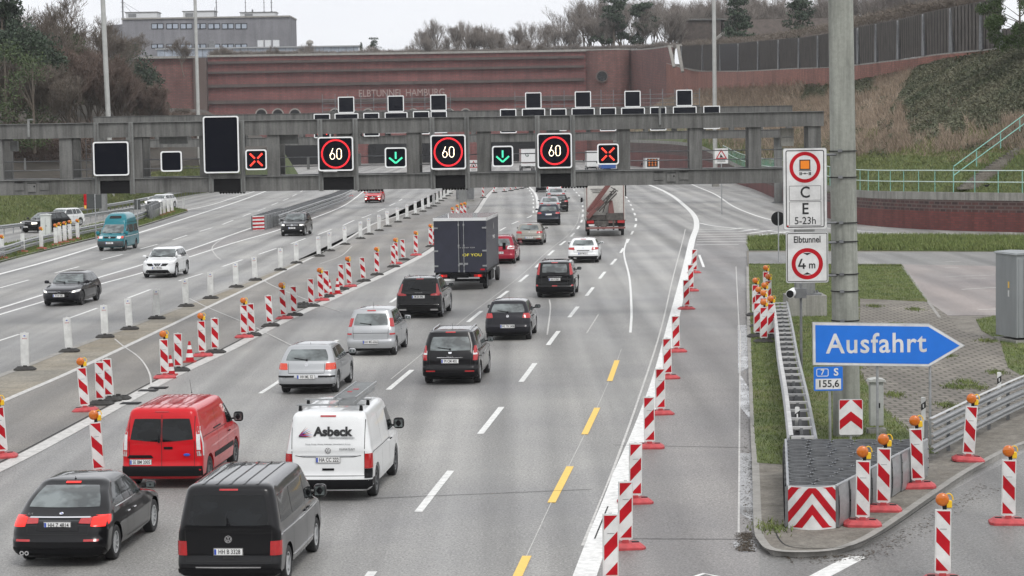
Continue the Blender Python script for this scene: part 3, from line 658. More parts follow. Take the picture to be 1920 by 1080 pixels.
for x, y, t in ((1788, 350, 314), (1831, 312, 283), (1876, 278, 249), (1912, 246, 222)):
    k = (x-1788)/142; mb.tube(at(x, y, d0+5*k), at(x, t, d0+5*k), .04, RAILC, n=6)
mb.build('handrail', RAILC, strl)
# stairs under it (concrete steps)
mb = MB()
for k in range(26):
    u = k/25; p = at(1800+150*u, 350-108*u, d0+.6+5*u); mb.box((p.x+.8, p.y+.6, p.z-.12), (1.6, 1.1, .16), DIRT)
tag(mb.build('stairs', DIRT), 'overgrown dirt-covered steps beside the sloping handrail', 'stairs')
# ================================================================ GANTRIES
def truss(name, Y, x0, x1, ztop, zbot, ch, depth, posts, pw, label, legs, col=GANT, hang=(), base_h=0.):
    r = E(name, ((x0+x1)/2, Y, 0), 0, label, 'gantry', 'sign gantries spanning the motorway'); X = r.location.x; W = x1-x0
    for nm, z in (('top_chord', ztop-ch/2), ('bottom_chord', zbot+ch/2)):
        mb = MB(); mb.box((0, .16, z), (W, .32, ch), col); mb.box((0, depth, z), (W, .32, ch), col)
        mb.box((0, .13, z+ch/2+.012), (W, .42, .02), GANTL); mb.box((0, depth, z+ch/2+.012), (W, .42, .02), GANTL); mb.build(nm, col, r)
    for i, x in enumerate(posts):
        mb = MB(); hh = ztop-zbot-2*ch-.004; mb.box((x-X, .19, (ztop+zbot)/2), (pw, .22, hh), col); mb.box((x-X+.05, depth, (ztop+zbot)/2), (pw, .22, hh), GANT)
        for z in (ztop-ch*.5, zbot+ch*.5): mb.box((x-X+.02, depth/2+.08, z), (.2, depth-.5, .2), col)
        mb.build('truss_post', col, r)
    for x, lz in legs:
        mb = MB(); mb.box((x-X, depth/2, (zbot+lz)/2), (.75, .7, zbot-lz-.01), GANTL); mb.box((x-X, depth/2, lz+.03), (1.2, 1.2, .06), GALVD)
        for i in range(8): a = PI/4*i; mb.tube((x-X+.5*math.cos(a), depth/2+.5*math.sin(a), lz+.06), (x-X+.5*math.cos(a), depth/2+.5*math.sin(a), lz+.16), .04, GALVD, n=6)
        if lz > .3: mb.box((x-X, depth/2, lz/2), (1.55, 1.7, lz-.01), CONC)
        mb.build('leg', GANTL, r)
    return r
Y1 = 91.; pz = lambda y, x=700, Y=Y1: at(x, y, Y).z
z1t, z1b = pz(222.7), pz(355.2)
X1 = lambda px: at(px, 280, Y1).x
gp = [X1(p) for p in (-140, -8, 122, 254, 385, 512, 643, 774, 906, 1037, 1170, 1305, 1416, 1528)]
g1 = truss('sign_gantry', Y1, X1(-330), X1(1545), z1t, z1b, .575, 1.7, gp, .5, 'nearest weathered grey box gantry carrying the sixty signs and lane signals', [(X1(1512), .95)])
R1 = g1.location
def part_at(root, mb, name, m, **k): return mb.build(name, m, root, **k)
for px in (182, 247, 395, 455, 601, 667, 811, 876, 1008, 1074):
    mb = MB(); x = X1(px)-R1.x; mb.box((x, -.07, (z1t+z1b)/2+.0), (.19, .10, z1t-z1b+.06), GANTL); mb.box((x, -.16, (z1t+z1b)/2), (.05, .08, z1t-z1b), GANT); part_at(g1, mb, 'sign_hanger', GANTL)
for px, h in ((54, 22), (1237, 18)):
    mb = MB(); a = at(px, 228 if px < 100 else 205, Y1); mb.box((a.x-R1.x, -.06, a.z-.28), (.09, .08, .66), GANTL); mb.box((a.x-R1.x+.08, -.06, a.z+.08), (.22, .1, .06), GANTL); part_at(g1, mb, 'bracket', GANTL)
mb = MB()
for yy in (293, 310, 326):
    z = pz(yy); mb.tube((X1(-100)-R1.x, .9, z), (X1(1480)-R1.x, .9, z), .022, GALVD, n=5)
mb.build('walkway_rail', GALVD, g1)
mb = MB(); z = z1b+.50
for s in range(60): x = X1(-100)+(X1(1500)-X1(-100))*s/59-R1.x; mb.box((x, .95, z), (.04, 1.2, .04), GALVD)
mb.box((0, .95, z+.04), (X1(1500)-X1(-200), 1.1, .02), GALVD); mb.build('walkway_grating', GALVD, g1)
for a, b in ((185, 243), (398, 452), (604, 664), (815, 872), (1012, 1070)):     # dark service trays below the large signs
    mb = MB(); xa, xb = X1(a)-R1.x, X1(b)-R1.x; zz = pz(347, (a+b)/2); mb.box(((xa+xb)/2, -.03, z1b+.26), (xb-xa, .05, .5), BLKG); mb.box(((xa+xb)/2, -.05, z1b+.62), (xb-xa, .16, .20), GANT); mb.build('service_tray', GANT, g1)
for px in (40, 1240):
    mb = MB(); x = X1(px+18)-R1.x; z = z1b+.29
    mb.box((x, -.03, z), (.34, .05, .34), GANT); mb.box((x-.5, -.02, z+.05), (.36, .03, .3), GANT); mb.box((x+.5, -.02, z+.05), (.36, .03, .3), GANT)
    for q in (-.5, 0, .5): mb.box((x+q, -.05, z+(.22 if q else .18)), (.36, .05, .02), BLKG)
    mb.tube((x+.1, -.03, z+.05), (x+.1, -.08, z+.05), .03, BLKG); mb.build('splice_plate', GANT, g1)
for px in (430, 690, 850, 1075):
    mb = MB()
    for k in range(9): a = X1(px-20+k*5.5)-R1.x; mb.ell((a, .3, z1b-.02), (.12, .3, .14), BLKG, 6, 4)
    mb.build('cable_bundle', BLKG, g1)
for px, py, w, h, d in ((27, 274, .30, .42, .2), (1475, 257, .52, .72, .4), (440, 262, .9, .55, .3), (540, 258, .8, .5, .3), (325, 258, 1.1, .5, .3), (660, 300, .7, .5, .3), (47, 308, .07, .5, .1), (578, 306, .1, .5, .1)):
    mb = MB(); a = at(px, py, Y1+.7); mb.box((a.x-R1.x, .7, a.z), (w, d, h), CONC if px == 1475 else GANTL); mb.box((a.x-R1.x, .7-d/2-.01, a.z), (w*.8, .02, h*.06), GALVD); mb.build('equipment_box', GANTL, g1, bevel=.01)
# ladder cage left
mb = MB(); z0, z1 = pz(335), pz(262)
for i in range(9): z = z0+(z1-z0)*i/8; mb.tube((X1(150)-R1.x, 1.3, z), (X1(172)-R1.x, 1.3, z), .015, GALVD, n=4)
for px in (150, 161, 172): mb.tube((X1(px)-R1.x, 1.3, z0-.2), (X1(px)-R1.x, 1.3, z1+.2), .02, GALVD, n=4)
mb.build('ladder', GALVD, g1)
# second gantry, far
Y2 = 225.; X2 = lambda px: at(px, 230, Y2).x; z2t, z2b = at(830, 208.5, Y2).z, at(830, 268, Y2).z
g2 = truss('sign_gantry', Y2, X2(175), X2(1486), z2t, z2b, .78, 2.2, [X2(p) for p in range(185, 1486, 54)], .42, 'far weathered grey gantry carrying two rows of dark displays behind the nearest gantry',
           [(fl(190, Y2), .0), (fl(868, Y2), .0), (fl(1462, Y2), .0)])
R2 = g2.location
for a, b in ((607, 640), (832, 850), (640, 840)):
    pass
for xa, xb in ((605, 845), (966, 1312)):
    mb = MB()
    for yy in (180, 188, 196, 203):
        p, q = at(xa, yy-(xa-840)*.016, Y2+1), at(xb, yy-(xb-840)*.016, Y2+1); mb.tube((p.x-R2.x, 1, p.z-.15), (q.x-R2.x, 1, p.z-.15), .035, GALVD, n=4)
    n = int((xb-xa)/22)
    for i in range(n+1):
        p = at(xa+(xb-xa)*i/n, 215, Y2+1); mb.tube((p.x-R2.x, 1, z2t-.1), (p.x-R2.x, 1, z2t+1.85), .05, GALVD, n=4)
    mb.box(((at(xa, 200, Y2).x+at(xb, 200, Y2).x)/2-R2.x, .9, z2t+.12), (at(xb, 200, Y2).x-at(xa, 200, Y2).x, 1.2, .14), GANT)
    mb.build('upper_walkway', GALVD, g2)
# ---- displays
def ledring(mb, cx, cz, r, y, m, rows=3, n=64, s=.0135):
    for k in range(rows):
        rr = r-k*s*1.7
        for i in range(n):
            a = 2*PI*(i+.5*(k % 2))/n; mb.add([(cx+rr*math.cos(a)+u*s*.78, y, cz+rr*math.sin(a)+v*s*.78) for u, v in ((-1, -1), (1, -1), (1, 1), (-1, 1))], [(0, 1, 2, 3)], m)
LEDR = P('red_led', (1., .03, .04), .4, var=0, emit=1.0); LEDR2 = P('orange_red_led', (1., .06, .035), .4, var=0, emit=.95)
LEDG = P('green_led', (.06, .62, .36), .4, var=0, emit=.75); LEDW = P('warm_white_led', (1., .86, .62), .4, var=0, emit=2.2)
def ledbar(mb, p, q, m, y, w=3, s=.017):
    p = Vector(p); q = Vector(q); d = (q-p); L = d.length; n = max(2, int(L/(s*2.1))); d.normalize(); nn = Vector((-d.y, d.x))
    for i in range(n):
        for k in range(w):
            c = p+d*(L*(i+.5)/n)+nn*(k-(w-1)/2)*s*2.1; mb.add([(c.x+u*s, y, c.y+v*s) for u, v in ((-1, -1), (1, -1), (1, 1), (-1, 1))], [(0, 1, 2, 3)], m)
def display(rect, Y, label, group, kind='blank', dep=.35, nm='display_panel', cat='display', bw=.052):
    x0, y0, x1, y1 = rect; p = at(x0, y1, Y-.3); q = at(x1, y0, Y-.3); w = q.x-p.x; h = q.z-p.z; cx, cz = (p.x+q.x)/2, (p.z+q.z)/2
    r = E(nm, (cx, Y-.3, cz-h/2), 0, label, cat, group); z = h/2
    mb = MB(); mb.rrect((0, z), w-.03, h-.03, .09, 0., dep, GANT); mb.build('housing', GANTL, r)
    mb = MB(); n = 5
    outer = []; inner = []
    for (sx, sz, a0) in ((1, 1, 0), (-1, 1, PI/2), (-1, -1, PI), (1, -1, 1.5*PI)):
        for i in range(n+1):
            a = a0+PI/2*i/n; R_ = min(.1, w*.12)
            outer.append((sx*(w/2-R_)+R_*math.cos(a), z+sz*(h/2-R_)+R_*math.sin(a))); ri = max(R_-bw*.6, .01); inner.append((sx*(w/2-bw-ri)+ri*math.cos(a), z+sz*(h/2-bw-ri)+ri*math.sin(a)))
    k = len(outer); vs = [(x, -.06, zz) for x, zz in outer]+[(x, -.06, zz) for x, zz in inner]+[(x, .02, zz) for x, zz in outer]+[(x, 0., zz) for x, zz in inner]
    fs = []
    for i in range(k): j = (i+1) % k; fs += [(i, j, k+j, k+i), (i, 2*k+i, 2*k+j, j), (k+i, k+j, 3*k+j, 3*k+i)]
    mb.add(vs, fs, FRAME); mb.build('frame', FRAME, r)
    mb = MB(); mb.rrect((0, z), w-bw*1.2, h-bw*1.2, .05, -.02, 0., SCREEN); mb.build('screen', SCREEN, r)
    mb = MB(); y = -.024
    if kind == '60':
        ledring(mb, 0, z, w*.405, y, LEDR, 3, 86)
        mb.build('led_ring', LEDR, r); mb = MB(); s = w*.0085
        # digits 6 and 0 as dotted strokes
        def arc(cx_, cz_, rx, rz_, a0, a1, n_):
            for i in range(n_):
                a = a0+(a1-a0)*i/(n_-1); u, v = cx_+rx*math.cos(a), cz_+rz_*math.sin(a); mb.add([(u+p_*s, y, v+q_*s) for p_, q_ in ((-1, -1), (1, -1), (1, 1), (-1, 1))], [(0, 1, 2, 3)], LEDW)
        hh = w*.155
        arc(-w*.095, z-hh*.42, w*.065, hh*.55, 0, 2*PI, 20); ledbar(mb, (-w*.155, z-hh*.30), (-w*.075, z+hh), LEDW, y, 1, s); mb.build('led_digit', LEDW, r); mb = MB()
        arc(w*.095, z+hh*.45, w*.065, hh*.5, 0, PI, 10); arc(w*.095, z-hh*.45, w*.065, hh*.5, PI, 2*PI, 10)
        for sx in (-1, 1): ledbar(mb, (w*.095+sx*w*.065, z-hh*.5), (w*.095+sx*w*.065, z+hh*.5), LEDW, y, 1, s)
        mb.build('led_digit', LEDW, r)
    elif kind == 'X':
        a = w*.29; b = w*.06; s = w*.0125; z = z if h < w*1.2 else h*.34
        for sx in (-1, 1):
            for sz in (-1, 1): ledbar(mb, (sx*b, z+sz*b), (sx*a, z+sz*a), LEDR2, y, 3, s)
        mb.build('led_cross', LEDR2, r)
    elif kind == 'D':
        z = z if h < w*1.2 else h*.36; h = min(h, w*1.1); s = w*.013; ledbar(mb, (0, z+h*.28), (0, z-h*.06), LEDG, y, 3, s); ledbar(mb, (-w*.3, z+h*.0), (0, z-h*.27), LEDG, y, 3, s); ledbar(mb, (w*.3, z+h*.0), (0, z-h*.27), LEDG, y, 3, s); mb.build('led_arrow', LEDG, r)
    return r
GD = 'displays on the nearest gantry'
display((176, 265, 241, 330), Y1, 'large blank black square display, leftmost on the nearest gantry', GD)
display((302, 283, 341, 322), Y1, 'small blank black display between the leftmost square and the tall panel', GD)
display((383, 217, 447, 325), Y1, 'tall blank black rectangular display on the nearest gantry', GD, cat='display')
display((461, 280, 500, 319), Y1, 'small display with red cross beside the tall blank panel', GD, 'X', nm='lane_signal', cat='lane signal')
display((597, 256, 662, 321), Y1, 'display reading 60 in a red ring, left of the two green arrows', GD, '60', nm='speed_display', cat='speed sign')
display((722, 276, 762, 315), Y1, 'green down arrow signal between the left and middle 60 displays', GD, 'D', nm='lane_signal', cat='lane signal')
display((808, 252, 873, 318), Y1, 'display reading 60 in a red ring, between the two green arrows', GD, '60', nm='speed_display', cat='speed sign')
display((923, 273, 962, 313), Y1, 'green down arrow signal between the middle and right 60 displays', GD, 'D', nm='lane_signal', cat='lane signal')
display((1008, 249, 1072, 316), Y1, 'display reading 60 in a red ring, right of the two green arrows', GD, '60', nm='speed_display', cat='speed sign')
display((1120, 269, 1160, 309), Y1, 'small display with red cross right of the three 60 displays', GD, 'X', nm='lane_signal', cat='lane signal')
G2N = 'displays on the far gantry'; low = [(589, 213, 619, 259, 'X'), (628, 212, 672, 250, 0), (682, 211, 711, 256, 'X'), (722, 210, 764, 250, 0), (775, 208, 805, 252, 0), (808, 208, 838, 250, 0), (938, 204, 968, 250, 'X'), (979, 203, 1022, 245, 0), (1032, 203, 1062, 246, 0), (1072, 202, 1115, 240, 0), (1125, 201, 1155, 246, 'D'), (1165, 201, 1209, 240, 0), (1219, 200, 1249, 245, 'X'), (1262, 199, 1306, 240, 0), (1319, 198, 1350, 242, 0)]
for i, (a, b, c, d, k) in enumerate(low):
    display((a, b, c, d), Y2, ('%s from the left in the far gantry lower row' % ('first' if i == 0 else ORD[i])) + (', red cross' if k == 'X' else ', green arrow' if k == 'D' else ', dark'), G2N, k or 'blank', nm='display_panel', cat='display', bw=.09)
for i, (a, b) in enumerate(((634, 181), (727, 179), (807, 177), (985, 173), (1078, 171), (1171, 170), (1268, 168))):
    display((a, b, a+30, b+31), Y2, '%s dark square from the left in the raised upper row of the far gantry' % ('first' if i == 0 else ORD[i]), G2N, nm='display_panel', cat='display', bw=.09)
# ---- lamp posts
def mast(px, py, px2, py2, Y, r0, r1, label):
    b = Vector((fl(px2, Y) if False else at(px2, py2, Y).x, Y, 0)); a = at(px2, py2, Y); t = at(px, py-60, Y)
    r = E('lamp_post', (a.x, Y, 0), 0, label, 'lamp post', 'tall light masts'); mb = MB(); mb.tube((0, 0, 0), (t.x-a.x, 0, t.z), r0, MASTM, r1, n=14)
    mb.build('mast', MASTM, r, smooth=40)
    m2 = MB(); m2.tube((0, 0, 0), (0, 0, .5), r0*1.6, CONC, n=12); m2.build('base', CONC, r); return r
mast(190, 0, 206, 222, 245, .30, .24, 'tall grey mast in front of the left trees'); mast(364, 0, 372, 216, 300, .26, .20, 'tall slim mast in front of the left end of the brick portal'); mast(1338, 0, 1340, 195, 290, .30, .22, 'tall mast in front of dark fence above the right bank')
# ================================================================ RIGHT FOREGROUND: pole and signs
YP = 56.; pb = Vector((fl(1588, YP), YP, ZI))
pole = E('concrete_pole', pb, 0, 'thick weathered concrete pole carrying two white signs', 'pole')
tp = at(1576, -20, YP); mb = MB(); H_ = 22
dxp = (tp.x-pb.x)/(tp.z-pb.z); mb.tube((0, 0, 0), (dxp*H_, 0, H_), .335, POLE, .26, n=40); mb.build('shaft', POLE, pole, smooth=40)
mb = MB()
for yy in (283, 332, 417, 452, 513, 545, 600):
    mb = MB(); z = at(1585, yy, YP).z-ZI; c = dxp*z; mb.lathe([(.333, z-.012), (.348, z-.012), (.348, z+.012), (.333, z+.012)], BLKG, 32, c=(c, 0, 0))
    mb.box((c-.12, -.345, z+.01), (.10, .06, .07), GALVD); mb.build('strap', BLKG, pole)
def signboard(name, rect, Y, label, cat, drawer, bord=.02, r=.05, posts=None, fr=WHREF, group=None, thick=.03):
    x0, y0, x1, y1 = rect; p = at(x0, y1, Y); q = at(x1, y0, Y); w = q.x-p.x; h = q.z-p.z
    o = E(name, ((p.x+q.x)/2, Y, p.z), 0, label, cat, group)
    mb = MB(); mb.rrect((0, h/2), w, h, r, 0, thick, GALV); mb.build('back_plate', GALV, o)
    drawer(o, w, h); return o
def rframe(mb, cx, cz, w, h, r, t, y, m):
    n = 5; O = []; I = []
    for (sx, sz, a0) in ((1, 1, 0), (-1, 1, PI/2), (-1, -1, PI), (1, -1, 1.5*PI)):
        for i in range(n+1):
            a = a0+PI/2*i/n; O.append((cx+sx*(w/2-r)+r*math.cos(a), y, cz+sz*(h/2-r)+r*math.sin(a))); ri = max(r-t, .001)
            I.append((cx+sx*(w/2-t-ri)+ri*math.cos(a), y, cz+sz*(h/2-t-ri)+ri*math.sin(a)))
    k = len(O); mb.add(O+I, [(i, (i+1) % k, k+(i+1) % k, k+i) for i in range(k)], m)
def ringf(mb, cx, cz, r0, r1, y, m, n=48):
    vs = [(cx+r*math.cos(2*PI*i/n), y, cz+r*math.sin(2*PI*i/n)) for r in (r0, r1) for i in range(n)]
    mb.add(vs, [(i, (i+1) % n, n+(i+1) % n, n+i) for i in range(n)], m)
def qd(mb, x0, z0, x1, z1, y, m): mb.add([(x0, y, z0), (x1, y, z0), (x1, y, z1), (x0, y, z1)], [(0, 1, 2, 3)], m)
ORNG = P('orange_reflective', (.80, .22, .01), .4, var=.05)
def drawA(o, w, h):
    mb = MB(); mb.rrect((0, h/2), w-.02, h-.02, .05, -.004, -.001, WHREF); mb.build('sign_face', WHREF, o)
    mb = MB(); y = -.007; rframe(mb, 0, h/2, w*.88, h*.95, .05, .022, y, INK)
    cz = h*.765; ringf(mb, 0, cz, w*.355, w*.272, y, REDREF); s = w
    qd(mb, -.125*s, cz-.06*s, .125*s, cz+.175*s, y, INK); qd(mb, -.10*s, cz-.035*s, .10*s, cz+.15*s, y-.002, ORNG)
    qd(mb, -.14*s, cz-.085*s, .14*s, cz-.07*s, y, INK)
    for q in (-.125, -.095, .085, .115): qd(mb, q*s, cz-.18*s, (q+.022)*s, cz-.11*s, y, INK)
    qd(mb, -.07*s, cz-.15*s, .07*s, cz-.138*s, y, INK); mb.ell((0, y, cz-.143*s), (.04*s, .004, .04*s), INK, 10, 6)
    rframe(mb, 0, h*.448, w*.73, h*.182, .02, .010, y, INK); rframe(mb, 0, h*.195, w*.73, h*.30, .02, .010, y, INK); mb.build('symbols', INK, o)
    text('C', w*.36, INK, (0, y, h*.452), FACE, o, sx=.92, bold=.006); text('E', w*.36, INK, (0, y, h*.25), FACE, o, sx=.92, bold=.006)
    text('5-23h', w*.235, INK, (0, y, h*.105), FACE, o, sx=.92, bold=.002)
    mb = MB(); ringf(mb, -w*.40, h*.045, .022, .001, -.008, REDREF, 12); mb.build('sticker', REDREF, o)
signboard('road_sign', (1469, 277, 1550, 431), YP-.42, 'tall white sign with orange tanker symbol and the letters C and E, upper on pole', 'sign', drawA)
def drawB(o, w, h):
    mb = MB(); mb.rrect((0, h/2), w-.02, h-.02, .05, -.004, -.001, WHREF); mb.build('sign_face', WHREF, o)
    mb = MB(); y = -.007; rframe(mb, 0, h/2, w*.95, h*.955, .04, .018, y, INK); cz = h*.375; ringf(mb, 0, cz, w*.37, w*.275, y, REDREF)
    for sg in (1, -1): mb.add([(-.10*w, y, cz+sg*.255*w), (.10*w, y, cz+sg*.255*w), (0, y, cz+sg*.2*w)], [(0, 1, 2)], INK)
    mb.build('symbols', INK, o)
    text('Elbtunnel', w*.215, INK, (0, y, h*.845), FACE, o, sx=.80, bold=.004); m4 = MB(); u = w*.24; X4, Z4 = -w*.13, cz-u*.5; qd(m4, X4+.10*u, Z4, X4+.27*u, Z4+u*.55, y, INK); qd(m4, X4-.36*u, Z4+.20*u, X4+.40*u, Z4+.36*u, y-.001, INK); m4.add([(X4-.36*u, y-.002, Z4+.3*u), (X4-.18*u, y-.002, Z4+.3*u), (X4+.10*u, y-.002, Z4+u), (X4-.08*u, y-.002, Z4+u)], [(0, 1, 2, 3)], INK); m4.build('numeral', INK, o); text('m', w*.24, INK, (w*.115, y, cz-.035*w), FACE, o, sx=.9, bold=.004)
signboard('road_sign', (1474, 434, 1553, 531), YP-.42, 'white sign reading Elbtunnel 4 m, lower on the pole', 'sign', drawB)
mb = MB()
for yy in (290, 418, 455, 517):
    z = at(1550, yy, YP-.3); mb.tube((z.x-.35, YP-.37, z.z), (pb.x-.15, YP-.2, z.z), .03, GALVD)
tag(mb.build('sign_bracket', GALVD), 'dull steel brackets tying the two white signs to the pole', 'bracket')
# Ausfahrt arrow sign
YA = 54.; BL_ = P('sign_blue', (.010, .155, .62), .4, var=.07, scale=1.5)
P0 = [(1523, 604), (1742, 607), (1810, 648), (1742, 688), (1524, 685)]
pw_ = [at(x, y, YA) for x, y in P0]; c = Vector((sum(p.x for p in pw_)/5, YA, min(p.z for p in pw_)))
au = E('exit_sign', (c.x, YA, 0), 0, 'blue arrow-shaped exit sign with white lettering Ausfahrt on two posts', 'sign')
poly = [(p.x-c.x, p.z) for p in pw_]; cc = (sum(p[0] for p in poly)/5, sum(p[1] for p in poly)/5)
def inset(poly, t):
    out = []; n = len(poly)
    for i in range(n):
        p, a, b = Vector(poly[i]), Vector(poly[i-1]), Vector(poly[(i+1) % n]); d1 = (p-a).normalized(); d2 = (b-p).normalized()
        n1 = Vector((-d1.y, d1.x)); n2 = Vector((-d2.y, d2.x)); s = 1 if n1.dot(Vector(cc)-p) > 0 else -1; m_ = (n1+n2); m_ = m_/(1+n1.dot(n2)); out.append(tuple(p+m_*s*t))
    return out
mb = MB(); mb.prism(poly, 0, .05, GALV, 'y'); mb.build('back_plate', GALV, au, bevel=.004)
mb = MB(); mb.prism(inset(poly, .012), -.004, -.001, WHREF, 'y'); mb.build('border', WHREF, au); mb = MB(); mb.prism(inset(poly, .07), -.010, -.005, BL_, 'y'); mb.build('blue_face', BL_, au)
a = at(1643, 645, YA); t = text('Ausfahrt', .66, WHREF, (a.x-c.x, -.013, a.z), FACE, au, sx=1., bold=.009, sp=1.08); w_ = at(1738, 640, YA).x-at(1549, 640, YA).x; t.scale = (w_/t.dimensions.x, 1, 1)
for px in (1646, 1745):
    x = at(px, 700, YA).x-c.x; mb = MB(); mb.tube((x, .09, ZI), (x, .09, at(px, 612, YA).z), .032, GALV, n=10); mb.build('post', GALV, au, smooth=40)
# kilometre sign
def drawK(o, w, h):
    mb = MB(); mb.rrect((0, h/2), w, h, .03, -.004, -.001, BL_); qd(mb, -w*.44, h*.06, w*.44, h*.50, -.007, WHREF); rframe(mb, -w*.2, h*.76, w*.42, h*.33, .04, .018, -.007, WHREF); mb.build('sign_face', BL_, o)
    text('7', w*.26, WHREF, (-w*.2, -.008, h*.76), FACE, o, bold=.004); text('S', w*.36, WHREF, (w*.27, -.008, h*.76), FACE, o, bold=.006); text('155,6', w*.34, INK, (0, -.009, h*.28), FACE, o, bold=.004)
ks = signboard('kilometre_sign', (1526, 687, 1580, 733), YA-.05, 'small blue and white kilometre sign reading 7 S 155,6', 'sign', drawK, r=.03)
mb = MB(); x = at(1556, 740, YA).x-ks.location.x; mb.tube((x, .06, ZI-ks.location.z), (x, .06, .3), .035, GALV, n=10); mb.build('post', GALV, ks, smooth=40)
def drawC(o, w, h):
    mb = MB(); mb.rrect((0, h/2), w-.015, h-.015, .04, -.004, -.001, WHREF); mb.build('sign_face', WHREF, o)
    mb = MB(); y = -.007; e = .02; L_, R_ = -w/2+e, w/2-e; d = h*.25
    mb.add([(L_, y, h-e), (0, y, h-e-.005), (L_, y, h*.74)], [(0, 1, 2)], REDREF) if False else None
    def chev(z): mb.add([(L_, y, z-d), (0, y, z), (R_, y, z-d), (R_, y, z-d-h*.26), (0, y, z-h*.26), (L_, y, z-d-h*.26)], [(0, 1, 4, 5), (1, 2, 3, 4)], REDREF)
    chev(h*.66); mb.add([(L_, y, h-e), (-e*1.2, y, h-e), (L_, y, h*.68+e)], [(0, 1, 2)], REDREF); mb.add([(R_, y, h-e), (e*1.2, y, h-e), (R_, y, h*.68+e)], [(0, 1, 2)], REDREF); mb.build('chevrons', REDREF, o)
cs = signboard('chevron_sign', (1573, 748, 1618, 816), 52.5, 'red and white chevron board standing behind the crash cushion', 'sign', drawC)
mb = MB(); mb.tube((0, .05, -cs.location.z+ZI), (0, .05, .5), .03, GALV, n=10); mb.build('post', GALV, cs, smooth=40)
# ---- crash cushion
def cushion(A, B, C_, D, z, label, panel, ntub, name='crash_cushion', rr=.24):
    A, B, C_, D = [Vector(p) for p in (A, B, C_, D)]      # front-left, front-right, back-right, back-left on the ground
    o = E(name, (A.x, A.y, z[0]), 0, label, 'crash cushion'); L = lambda p, zz=0: (p.x-A.x, p.y-A.y, zz); h = z[1]-z[0]
    for p, q, sg in ((A, D, -1), (B, C_, 1)):             # overlapping side panels
        n = 9; d = (q-p); nn = Vector((d.y, -d.x)).normalized()*sg
        if (nn.x*sg) < 0: nn = -nn
        for k in range(n):
            a = p+d*(k/n); b = p+d*((k+1.15)/n) if k < n-1 else q; mb = MB(); o1 = nn*.06; o2 = nn*.02; ridge = [0, .5, .5, 1]
            zs = [0.02, .2, .4, .6, .78]; out = [0, .018, .024, .018, 0]; zs = [q_*h/.78 for q_ in zs]; vs = []
            for zz, e in zip(zs, out): vs += [L(a+o1+nn*e, zz), L(b+o2+nn*e, zz)]
            mb.add(vs, [(2*i, 2*i+1, 2*i+3, 2*i+2) for i in range(len(zs)-1)], GALV); mb.add([L(a+o1, zs[0]), L(a+o1, h), L(a-nn*.02, h), L(a-nn*.02, zs[0])], [(0, 1, 2, 3)], GALVD)
            for i_ in (1, 2, 3): mb.tube(L(b+o2+nn*.01-d.normalized()*.08, zs[i_]), L(b+o2+nn*.05-d.normalized()*.08, zs[i_]), .018, GALVD, n=6)
            mb.build('side_panel', GALV, o)
    flat_ = MB(); flat_.add([L(A, h*.74), L(B, h*.74), L(C_, h*.74), L(D, h*.74)], [(0, 1, 2, 3)], GALV); flat_.build('floor_plate', GALVD, o)
    n = ntub
    for k in range(n):
        t = (k+.5)/n; a = A.lerp(D, t); b = B.lerp(C_, t); w = (b-a).length; m_ = max(2, round(w/(2*rr*1.02)+.2)); 
        for j in range(m_):
            c = a.lerp(b, (j+.5)/m_); T2 = MB(); r_ = min(w/m_/2*.98, rr*1.15)
            vs = []
            for rad, zz in ((r_, h*.7), (r_, h+.02), (r_-.02, h+.02), (r_-.02, h*.7)): vs += [(c.x-A.x+rad*math.cos(2*PI*i/20), c.y-A.y+rad*.92*math.sin(2*PI*i/20), zz) for i in range(20)]
            T2.add(vs, [(q*20+i, q*20+(i+1) % 20, (q+1)*20+(i+1) % 20, (q+1)*20+i) for q in range(3) for i in range(20)], GALVD); T2.build('crush_tube', GALVD, o)
    mb = MB(); mb.tube(L(A, h), L(D, h), .03, GALV); mb.tube(L(B, h), L(C_, h), .03, GALV); mb.build('top_edge', GALV, o)
    panel(o, L(A), L(B), h); return o
def front_panel(o, a, b, h):
    a = Vector(a); b = Vector(b); n = 14; mb = MB(); w = (b-a).length; d = (b-a).normalized(); nn = Vector((d.y, -d.x, 0)); bul = .22
    def S(u, z, off=0): return a+d*(w*u)+nn*(bul*math.sin(PI*u)+off)+Vector((0, 0, z))
    for i in range(n): mb.add([S(i/n, .0), S((i+1)/n, .0), S((i+1)/n, h+.02), S(i/n, h+.02)], [(0, 1, 2, 3)], WHREF)
    mb.add([S(i/n, h+.02) for i in range(n+1)], [tuple(range(n+1))], GALVD); mb.build('nose_panel', WHREF, o)
    mb = MB()
    def chev(z0):
        for i in range(n):
            u0, u1 = i/n, (i+1)/n; f = lambda u: z0-abs(u-.5)*2*h*.75
            q = [S(u0, max(.03, min(h, f(u0)-h*.26)), .004), S(u1, max(.03, min(h, f(u1)-h*.26)), .004), S(u1, max(.03, min(h, f(u1))), .004), S(u0, max(.03, min(h, f(u0))), .004)]; mb.add(q, [(0, 1, 2, 3)], REDREF)
    for z0 in (h*.62, h*1.14, h*1.66): chev(z0)
    mb.build('chevron_stripes', REDREF, o)
cA, cB, cC, cD = [g(x, y, ZI).xy for x, y in ((1478, 990), (1567, 990), (1738, 893), (1474, 893))]
cushion(cA, cB, cC, cD, (ZI, ZI+.80), 'large grey crash cushion with red and white chevron nose on the right island', front_panel, 14)
